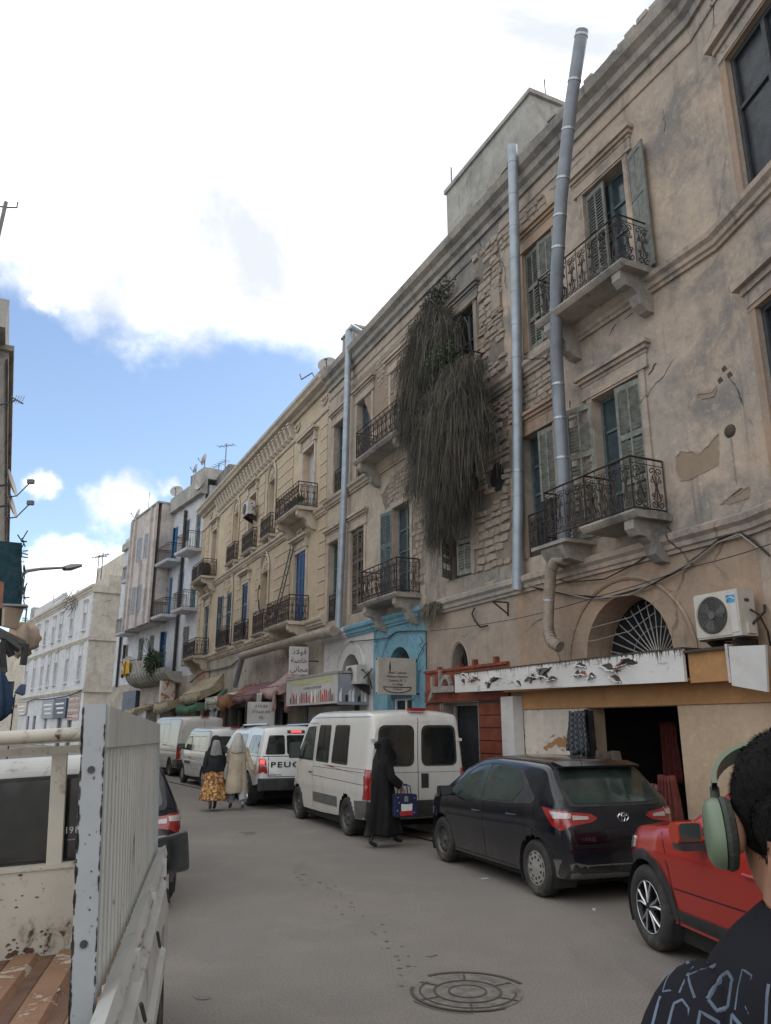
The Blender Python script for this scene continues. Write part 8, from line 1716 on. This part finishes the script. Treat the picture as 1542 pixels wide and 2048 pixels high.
def figure(root, h, pose, mats, assign, head=True, rr={}):
    """x right, y forward, z up; pose gives joints; returns one continuous body"""
    k = h / 1.75; J = dict(pel=(0, 0, .93), sp=(0, -.01, 1.10), ch=(0, 0, 1.28), nk=(0, .0, 1.46), nk2=(0, .015, 1.53), hd=(0, .03, 1.62), hd2=(0, .025, 1.70),
        hl=(-.10, 0, .90), kl=(-.11, .02, .50), al=(-.11, -.03, .09), tl=(-.12, .12, .035), hr=(.10, 0, .90), kr=(.11, .02, .50), ar=(.11, -.03, .09), tr=(.12, .12, .035),
        sl=(-.17, 0, 1.41), el=(-.22, -.03, 1.13), wl=(-.23, .05, .88), fl=(-.23, .07, .80), sr=(.17, 0, 1.41), er=(.22, -.03, 1.13), wr=(.23, .05, .88), fr=(.23, .07, .80)); J.update(pose)
    names = list(J); V = [Vector(J[n]) * k for n in names]; ix = {n: i for i, n in enumerate(names)}
    E = [(ix[a], ix[b_]) for a, b_ in (('pel', 'sp'), ('sp', 'ch'), ('ch', 'nk'), ('nk', 'nk2'), ('nk2', 'hd'), ('hd', 'hd2'), ('pel', 'hl'), ('hl', 'kl'), ('kl', 'al'), ('al', 'tl'), ('pel', 'hr'), ('hr', 'kr'), ('kr', 'ar'), ('ar', 'tr'), ('ch', 'sl'), ('sl', 'el'), ('el', 'wl'), ('wl', 'fl'), ('ch', 'sr'), ('sr', 'er'), ('er', 'wr'), ('wr', 'fr'))]
    Rd = dict(pel=(.155, .12), sp=(.14, .11), ch=(.16, .125), nk=(.065, .065), nk2=.055, hd=(.088, .10), hd2=(.072, .085), hl=.09, kl=.058, al=.040, tl=.034, hr=.09, kr=.058, ar=.04, tr=.034, sl=.062, el=.043, wl=.03, fl=.028, sr=.062, er=.043, wr=.03, fr=.028); Rd.update(rr)
    RR = [tuple(v * k for v in Rd[n]) if isinstance(Rd[n], tuple) else Rd[n] * k for n in names]
    return body_mesh(root, 'body', V, E, RR, mats, assign), {n: Vector(J[n]) * k for n in names}
def fingers(root, w, d, mat, side=1, sc=1.0):
    """four curled fingers and a thumb at wrist w pointing along d"""
    d = d.normalized(); a = d.cross(Vector((0, 1, 0))).normalized() if abs(d.y) < .9 else Vector((1, 0, 0)); b_ = a.cross(d).normalized(); mb = MB()
    mb.tube([w, w + d * .04 * sc, w + d * .08 * sc], [.026 * sc, .034 * sc, .030 * sc], 8)
    for k, (o, l) in enumerate(((-.026, .062), (-.009, .072), (.009, .068), (.026, .055))): p = w + d * .075 * sc + b_ * o * sc; mb.tube([p, p + d * l * .5 * sc + a * side * .008, p + d * l * .8 * sc + a * side * .028, p + d * l * .8 * sc + a * side * .045], [.0095 * sc, .009 * sc, .008 * sc, .006 * sc], 6)
    p = w + d * .03 * sc - b_ * .03 * sc; mb.tube([p, p + d * .03 * sc - b_ * .02 * sc, p + d * .06 * sc - b_ * .018 * sc + a * side * .02], [.012 * sc, .010 * sc, .007 * sc], 6)
    return mb.build('hand', mat, root, smooth=True)
def garment(root, name, rows, m, folds=7, amp=0.02, n=48, seed=1, yoff=0.0):
    """cloth shell: rows of (z, cx, cy, rx, ry)"""
    r = random.Random(seed); ph = [r.uniform(0, 6.28) for _ in range(4)]; mb = MB(); mb.smooth = True
    for i, (z, cx, cy, rx, ry) in enumerate(rows):
        f = i / (len(rows) - 1)
        for k in range(n):
            a = 2 * math.pi * k / n; w = 1 + amp / max(rx, .05) * f * (math.sin(folds * a + ph[0] + f) + .5 * math.sin((folds * 2 + 1) * a + ph[1] + 2 * f)) + 0.02 * math.sin(3 * a + ph[2] + 5 * f)
            mb.v.append((cx + rx * w * math.cos(a), cy + ry * w * math.sin(a), z + 0.012 * math.sin(4 * a + ph[3]) * f))
    for i in range(len(rows) - 1): mb.idx([(i * n + k, i * n + (k + 1) % n, (i + 1) * n + (k + 1) % n, (i + 1) * n + k) for k in range(n)], 0)
    q = mb.build(name, m, root); so = q.modifiers.new('t', 'SOLIDIFY'); so.thickness = 0.008; so.offset = 1; ss = q.modifiers.new('s', 'SUBSURF'); ss.levels = 1; ss.render_levels = 1; return q
def face(root, c, fw, sc, m):
    """simple features on the front of a head at c, looking along fw"""
    u = Vector((0, 0, 1)); s = fw.cross(u).normalized(); mb = MB(); mb.tube([c + fw * .085 * sc + u * .02 * sc, c + fw * .115 * sc - u * .012 * sc, c + fw * .09 * sc - u * .022 * sc], [.006, .012, .010], 6); mb.build('nose', m, root, smooth=True)
    mb = MB(); [mb.tube([c + fw * .088 * sc + s * (e - .012) + u * .022 * sc, c + fw * .090 * sc + s * (e + .012) + u * .022 * sc], .005, 5) for e in (-.03, .03)]; mb.build('eyes', M['hair'], root); MB().tube([c + fw * .088 * sc - s * .02 - u * .05 * sc, c + fw * .092 * sc - u * .05 * sc, c + fw * .088 * sc + s * .02 - u * .05 * sc], .004, 5).build('mouth', M['red_cloth'], root)
def person(label, foot_px, yaw, z=0.0):
    g = ground(*foot_px); return thing('person', label, 'person', (g.x, g.y, z), -yaw)
# woman in a gold patterned skirt, walking away
YW = R(-24)
t = person('person in dark headscarf and jacket with gold patterned long skirt walking away', (424, 1621), YW)
bd, J = figure(t, 1.63, dict(kl=(-.10, -.05, .50), al=(-.12, -.33, .17), tl=(-.12, -.30, .06), kr=(.09, .12, .50), ar=(.09, .12, .09), tr=(.09, .26, .035), el=(-.24, -.06, 1.14), er=(.24, .02, 1.14), wr=(.22, .12, .92), fr=(.22, .14, .85)), [M['jacket'], M['shoe'], M['skin']], lambda c: 1 if c.z < .30 else 0)
garment(t, 'skirt', [(.98, 0, 0, .16, .13), (.85, 0, 0, .20, .17), (.6, 0, 0, .24, .23), (.40, 0, -.01, .28, .28), (.22, 0, -.02, .31, .32)], M['skirt'], 8, .022, seed=2)
garment(t, 'jacket', [(1.42, 0, 0, .10, .08), (1.36, 0, 0, .19, .12), (1.2, 0, 0, .21, .14), (1.0, 0, 0, .20, .15), (.84, 0, 0, .22, .17)], M['jacket'], 5, .01, seed=3)
garment(t, 'headscarf', [(1.665, 0, .02, .012, .012), (1.65, 0, .02, .06, .065), (1.60, 0, .02, .10, .11), (1.52, 0, .02, .108, .12), (1.43, 0, .0, .12, .12), (1.36, 0, 0, .17, .13)], M['jacket'], 5, .012, seed=4)
garment(t, 'headscarf_back', [(1.56, 0, -.06, .06, .05), (1.5, 0, -.08, .085, .06), (1.38, 0, -.07, .12, .09), (1.2, 0, -.08, .14, .09)], M['scarf_grey'], 4, .012, seed=5)
for s, a in ((-1, J['wl']), (1, J['wr'])): fingers(t, a, Vector((0, .1, -1)), M['skin'], s)
for s, (a, e, w) in ((-1, ('sl', 'el', 'wl')), (1, ('sr', 'er', 'wr'))): MB().tube([J[a] * .98, J[e], J[w]], [.075, .062, .048], 10).build('sleeve', M['jacket'], t, smooth=True)
face(t, Vector((0, .03, 1.55)), Vector((0, 1, 0)), .95, M['skin'])
# woman in a long cream coat
t = person('person in long cream coat and pale headscarf with pale trousers walking away', (470, 1619), YW)
bd, J = figure(t, 1.68, dict(kl=(-.09, .10, .50), al=(-.09, .10, .09), tl=(-.09, .24, .035), kr=(.10, -.04, .50), ar=(.11, -.30, .15), tr=(.11, -.27, .05), er=(.27, -.08, 1.15), wr=(.36, -.16, .92), fr=(.40, -.19, .85), el=(-.22, .05, 1.14), wl=(-.12, .2, 1.08), fl=(-.06, .24, 1.08)), [M['coat'], M['shoe_blue'], M['trouser']], lambda c: 1 if c.z < .14 else (2 if c.z < .6 else 0))
garment(t, 'coat', [(1.50, 0, 0, .09, .075), (1.43, 0, 0, .19, .12), (1.25, 0, 0, .215, .15), (1.0, 0, 0, .205, .16), (.75, 0, 0, .24, .20), (.5, 0, 0, .265, .235), (.36, 0, 0, .285, .25)], M['coat'], 6, .02, seed=6)
garment(t, 'headscarf', [(1.715, 0, .02, .012, .012), (1.70, 0, .02, .06, .065), (1.65, 0, .02, .10, .11), (1.57, 0, .02, .108, .12), (1.47, 0, -.01, .13, .12), (1.38, 0, -.02, .18, .14), (1.26, 0, -.04, .17, .13)], M['scarf_cream'], 5, .012, seed=7)
for s, (a, e, w) in ((-1, ('sl', 'el', 'wl')), (1, ('sr', 'er', 'wr'))): MB().tube([J[a], J[e], J[w]], [.08, .068, .052], 10).build('sleeve', M['coat'], t, smooth=True)
for a, d in ((J['wl'], Vector((1, .5, 0))), (J['wr'], Vector((.4, -.3, -1)))): fingers(t, a, d, M['skin'], 1)
face(t, Vector((0, .03, 1.60)), Vector((0, 1, 0)), .95, M['skin'])
for x in (-.09, .11): 
    y0 = .10 if x < 0 else -.04; y1 = .10 if x < 0 else -.28; MB().tube([(x, y0, .55), (x, (y0 + y1) / 2, .33), (x, y1, .16 if x < 0 else .20)], [.10, .095, .085], 12).build('trouser_leg', M['trouser'], t, smooth=True)
# woman in a black robe with a bag, crossing to the right
t = person('person in full black robe carrying a navy bag, crossing towards the shops', (764, 1694), R(62))
bd, J = figure(t, 1.66, dict(kl=(-.07, .19, .50), al=(-.07, .30, .09), tl=(-.07, .44, .06), kr=(.07, -.10, .50), ar=(.07, -.27, .10), tr=(.07, -.13, .035), er=(.22, .05, 1.14), wr=(.20, .24, 1.0), fr=(.19, .29, .97), el=(-.22, .0, 1.14), hd=(0, .06, 1.61), hd2=(0, .06, 1.69)), [M['black_cloth'], M['shoe'], M['skin']], lambda c: 1 if c.z < .16 else 0)
garment(t, 'robe', [(1.47, 0, .01, .09, .08), (1.40, 0, 0, .17, .12), (1.2, 0, 0, .19, .15), (.95, 0, 0, .18, .17), (.65, 0, .01, .18, .20), (.38, 0, .01, .18, .26), (.17, 0, .01, .19, .31)], M['black_cloth'], 5, .030, seed=8)
garment(t, 'headscarf', [(1.70, 0, .05, .012, .012), (1.69, 0, .05, .06, .07), (1.63, 0, .05, .10, .115), (1.54, 0, .05, .105, .12), (1.45, 0, .02, .12, .12), (1.34, 0, .0, .165, .14), (1.20, 0, .02, .165, .15)], M['black_cloth'], 6, .016, seed=9)
MB().tube([(0, -.06, 1.60), (0, -.10, 1.58), (0, -.09, 1.52)], [.05, .055, .04], 10).build('hair_bun', M['black_cloth'], t, smooth=True)
for s, (a, e, w) in ((-1, ('sl', 'el', 'wl')), (1, ('sr', 'er', 'wr'))): MB().tube([J[a], J[e], J[w]], [.085, .085, .075], 10).build('sleeve', M['black_cloth'], t, smooth=True)
fingers(t, J['wr'], Vector((0, .6, -1)), M['skin'], 1); fingers(t, J['wl'], Vector((0, .2, -1)), M['skin'], -1); face(t, Vector((0, .07, 1.57)), Vector((0, 1, 0)), .95, M['skin'])
# her bag
T4 = t.rotation_euler.to_matrix(); bp = t.location + T4 @ (J['wr'] + Vector((.03, .06, -.12)))
g = thing('tote_bag', 'navy bag with a white and red patch carried by the person in black', 'bag', (bp.x, bp.y, bp.z - .36), t.rotation_euler.z)
MB().prism(rounded([(-.20, 0), (.20, 0), (.21, .34), (-.19, .36)], .04), -.05, .07, 'x').build('bag_body', M['bag'], g)
for x in (-.045, .065): MB().tube([(x, -.10, .34), (x, -.08, .46), (x, 0, .50), (x, .08, .46), (x, .10, .34)], .010, 6).build('handle', M['bag'], g)
MB().prism(rounded([(-.09, .09), (.11, .09), (.12, .20), (.06, .19), (-.02, .19), (-.09, .20)], .02), .070, .074, 'x').build('patch', M['print_white'], g); MB().prism(rounded([(-.11, .02), (.12, .02), (.12, .09), (-.11, .09)], .02), .070, .075, 'x').build('patch', M['print_red'], g)
for y, z in ((-.15, .30), (-.16, .10), (.16, .28), (.0, .31), (.15, .06), (-.13, .22)): MB().lathe([(.008, .072), (0, .073)], 6, (0, y, z), axis='x').build('dot', M['print_white'], g)
MB().prism([(-.03, .23), (.04, .23), (.04, .31), (-.03, .31)], .0705, .073, 'x').build('outline_mark', M['print_grey'], g)

# man with headphones right beside the camera, seen from behind
HC = Vector((0.545, 1.07, 0.0)); t = thing('person', 'person in black printed T-shirt wearing green headphones, seen from behind at the right edge', 'person', HC, R(-15))
h = 1.97
bd, J = figure(t, h, dict(sl=(-.115, -.01, 1.36), el=(-.185, -.03, 1.10), wl=(-.20, .05, .88), fl=(-.2, .07, .8), sr=(.125, -.01, 1.36), er=(.205, -.03, 1.10), nk=(0, -.01, 1.46), nk2=(0, .01, 1.51), hd=(0, .052, 1.57), hd2=(0, .075, 1.60)), [M['skin'], M['tshirt'], M['jacket'], M['shoe']],
              lambda c: 3 if c.z < .12 else (2 if c.z < 1.02 and abs(c.x) < .22 and c.z < 1.0 else 0), rr=dict(sl=.045, sr=.045, ch=(.13, .10), hd=(.058, .065), hd2=(.05, .055)))
k = h / 1.75
def ell(name, c, r_, m, sub=4, f=None):
    bm = bmesh.new(); bmesh.ops.create_icosphere(bm, subdivisions=sub, radius=1.0)
    for v in bm.verts:
        v.co = Vector((v.co.x * r_[0], v.co.y * r_[1], v.co.z * r_[2]))
        if f: v.co = f(v.co)
        v.co += Vector(c)
    for q in bm.faces: q.smooth = True
    me = bpy.data.meshes.new(name); bm.to_mesh(me); bm.free(); me.materials.append(m); q = bpy.data.objects.new(name, me); COL.objects.link(q); q.parent = t; return q
HZ = 1.828
before = set(t.children)
def hairf(co):
    if co.z < -.02: co.y *= 1.0; co.x *= 0.93 + .07 * max(0, 1 + co.z / .12)
    return co
ell('hair', (0, -.012, HZ - .012), (.080, .104, .100), M['hair'], 5, hairf)
def nape(co): co.x *= 1 - .35 * max(0, -co.z / .09); return co
ell('hair', (0, -.050, HZ - .078), (.068, .055, .075), M['hair'], 4, nape)
ell('face', (0, .036, HZ - .050), (.068, .068, .098), M['skin'], 4); face(t, Vector((0, .03, HZ - .03)), Vector((0, 1, 0)), 1.0, M['skin'])
for s in (-1, 1):
    ell('ear', (s * .080, .0, HZ - .045), (.012, .02, .032), M['skin'], 3)
MB().tube([(x * .052 * 1.0, -.052 - .0 * z, z) for x, z in ((0, 1.60), (0, 1.66), (0, 1.76))], [.070, .064, .058], 20).build('nape', M['skin'], t, smooth=True)
# headphones
hp = thing('headphones', 'sage green over ear headphones worn by the person at the right edge', 'headphones', HC, R(-15))
def cup(s):
    c = Vector((s * .098, .006, HZ - .045)); mb = MB(); mb.lathe([(0, .017), (.030, .016), (.038, .011), (.041, .003), (.041, -.003), (.036, -.005)], 28, axis='x')
    mb.v = [(v[0] * s, v[1], v[2] * 1.18) for v in mb.v]; q = mb.build('ear_cup', M['phones'], hp, smooth=True); q.location = c + Vector((s * .004, 0, 0))
    mb = MB(); mb.lathe([(.034, -.003), (.041, -.005), (.043, -.010), (.040, -.018), (.028, -.021), (.0, -.018)], 28, axis='x'); mb.v = [(v[0] * s, v[1], v[2] * 1.18) for v in mb.v]; q = mb.build('ear_cushion', M['phones_dark'], hp, smooth=True); q.location = c + Vector((s * .004, 0, 0))
    mb = MB(); mb.tube([c + Vector((s * .0, 0, .045)), c + Vector((-s * .003, 0, .075))], .0065, 8); mb.build('stem', M['phones_dark'], hp)
cup(-1); cup(1)
mb = MB(); arc = []
for i in range(25):
    a = math.pi * (i / 24); arc.append((.100 * math.cos(a) * (1 + .02 * math.sin(a)), HZ + .022 + .082 * math.sin(a)))
inner = [(p[0] * .93, HZ + .026 + (p[1] - HZ - .026) * .93) for p in arc]
w = .0145; mb.smooth = True
for (p, q), (p2, q2) in zip(zip(arc, arc[1:]), zip(inner, inner[1:])):
    mb.face([(p[0], -w, p[1]), (q[0], -w, q[1]), (q[0], w, q[1]), (p[0], w, p[1])]); mb.face([(p2[0], -w, p2[1]), (q2[0], -w, q2[1]), (q2[0], w, q2[1]), (p2[0], w, p2[1])]); mb.face([(p[0], -w, p[1]), (q[0], -w, q[1]), (q2[0], -w, q2[1]), (p2[0], -w, p2[1])]); mb.face([(p[0], w, p[1]), (q[0], w, q[1]), (q2[0], w, q2[1]), (p2[0], w, p2[1])])
bnd = mb.build('headband', M['phones'], hp); bv_ = bnd.modifiers.new('b', 'BEVEL'); bv_.width = 0.003; bv_.segments = 2
hr = MB(); r_ = random.Random(8)
for c_, rd_ in (((0, -.012, HZ - .012), (.080, .104, .100)), ((0, -.050, HZ - .078), (.068, .055, .075))):
    for _ in range(5200):
        d = Vector((r_.gauss(0, 1), r_.gauss(0, 1), r_.gauss(0, 1))).normalized()
        if d.y > .7: continue
        p = Vector((c_[0] + d.x * rd_[0], c_[1] + d.y * rd_[1], c_[2] + d.z * rd_[2])); n_ = Vector((d.x / rd_[0], d.y / rd_[1], d.z / rd_[2])).normalized(); g_ = Vector((r_.gauss(0, .35), -.35 + r_.gauss(0, .3), -1)); tg = (g_ - n_ * g_.dot(n_)).normalized(); L_ = r_.uniform(.006, .014); s_ = tg.cross(n_).normalized() * .0006
        e_ = p + tg * L_ + n_ * r_.uniform(.001, .006); hr.face([p - s_, p + s_, e_])
hr.build('hair_strands', M['hair'], t, kind='stuff')
for q in [c for c in t.children if c not in before and c.name.split('.')[0] != 'nape'] + list(hp.children):
    pv = Matrix.Translation((0, -.01, HZ - .10)); loc, rot, sc = q.location.copy(), q.rotation_euler.to_matrix().to_4x4(), q.scale.copy()
    m4 = pv @ Matrix.Rotation(-0.75, 4, 'X') @ pv.inverted() @ Matrix.Translation(loc) @ rot @ Matrix.Diagonal((*sc, 1)); l_, r_, s_ = m4.decompose(); q.location = l_; q.rotation_euler = r_.to_euler(); q.scale = s_ if q.scale[0] > 0 else (-abs(s_[0]), s_[1], s_[2])
# T-shirt
ts = garment(t, 't_shirt', [(1.680, 0.01, -.025, .070, .078), (1.660, 0.01, -.027, .088, .09), (1.630, 0.01, -.025, .125, .112), (1.58, 0.015, -.02, .165, .128), (1.49, 0.015, -.015, .190, .140), (1.33, 0.015, -.01, .185, .142), (1.14, 0.01, -.01, .180, .140), (.98, 0, 0, .19, .145)], M['tshirt'], 4, .010, 56, seed=11)
for s in (-1, 1):
    mb = MB(); mb.tube([(.012 + s * .115, -.015, 1.595), (.012 + s * .160, -.022, 1.55), (.012 + s * .190, -.03, 1.45), (.012 + s * .212, -.035, 1.33), (.012 + s * .222, -.036, 1.25)], [.050, .072, .078, .082, .084], 24); slv = mb.build('sleeve', M['tshirt'], t, smooth=True); ss_ = slv.modifiers.new('s', 'SUBSURF'); ss_.levels = 2; ss_.render_levels = 2
    if s < 0: sleeve_src = slv
    a = Vector((J['wl'] if s < 0 else J['wr'])); fingers(t, a, Vector((0, .15, -1)), M['skin'], -s, 1.15)
# faded lettering printed on the left sleeve and shoulder
bpy.context.view_layer.update(); bmx = bmesh.new()
for so_ in (sleeve_src, ts):
    m_ = bpy.data.meshes.new_from_object(so_.evaluated_get(bpy.context.evaluated_depsgraph_get())); bmx.from_mesh(m_); bpy.data.meshes.remove(m_)
bvx = BVHTree.FromBMesh(bmx); bmx.free(); wd = Vector((-.62, -.70, .35)).normalized(); ux = wd.cross(Vector((0, 0, 1))).normalized() * -1; uz = ux.cross(wd).normalized(); uz = uz if uz.z > 0 else -uz
def onsleeve(u, v):
    o_ = Vector((-.165, -.06, 1.50)) + ux * u + uz * v; h_ = bvx.ray_cast(o_ + wd * 1.0, -wd); return h_[0] - h_[1] * (.0020 if h_[1].dot(wd) > 0 else -.0020) if h_[0] is not None else None
GL = {'D': [[(0, 0), (0, 1)], [(0, 1), (.6, .8), (.7, .5), (.6, .2), (0, 0)]], 'O': [[(0, .2), (.05, .85), (.35, 1), (.7, .85), (.7, .2), (.35, 0), (0, .2)]], 'K': [[(0, 0), (0, 1)], [(.65, 1), (.05, .5), (.7, 0)]], 'R': [[(0, 0), (0, 1), (.6, .9), (.6, .6), (0, .5), (.7, 0)]], 'I': [[(.3, 0), (.3, 1)]], 'C': [[(.7, .9), (.2, 1), (0, .5), (.2, 0), (.7, .1)]]}
mb = MB()
for row, word in enumerate(('DOCKORI', 'ORIORDC', 'CDORIKO', 'KRIDCOR')):
    for ci, ch in enumerate(word):
        for st in GL[ch]:
            P = []
            for p, q in zip(st, st[1:]):
                for j in range(4): f = j / 4; P.append((p[0] + (q[0] - p[0]) * f, p[1] + (q[1] - p[1]) * f))
            P.append(st[-1]); pts = [onsleeve(-.11 + (ci + u * .88) * .033 + .004 * math.sin(row * 5), .075 - row * .050 + v * .044 + .006 * math.sin(ci * 3)) for u, v in P]
            if None not in pts: mb.tube(pts, [.0020 + .0016 * abs(math.sin(3.1 * k_ + ci * 2 + row)) for k_ in range(len(pts))], 6)
mb.build('sleeve_print', M['tprint'], t, kind='stuff')
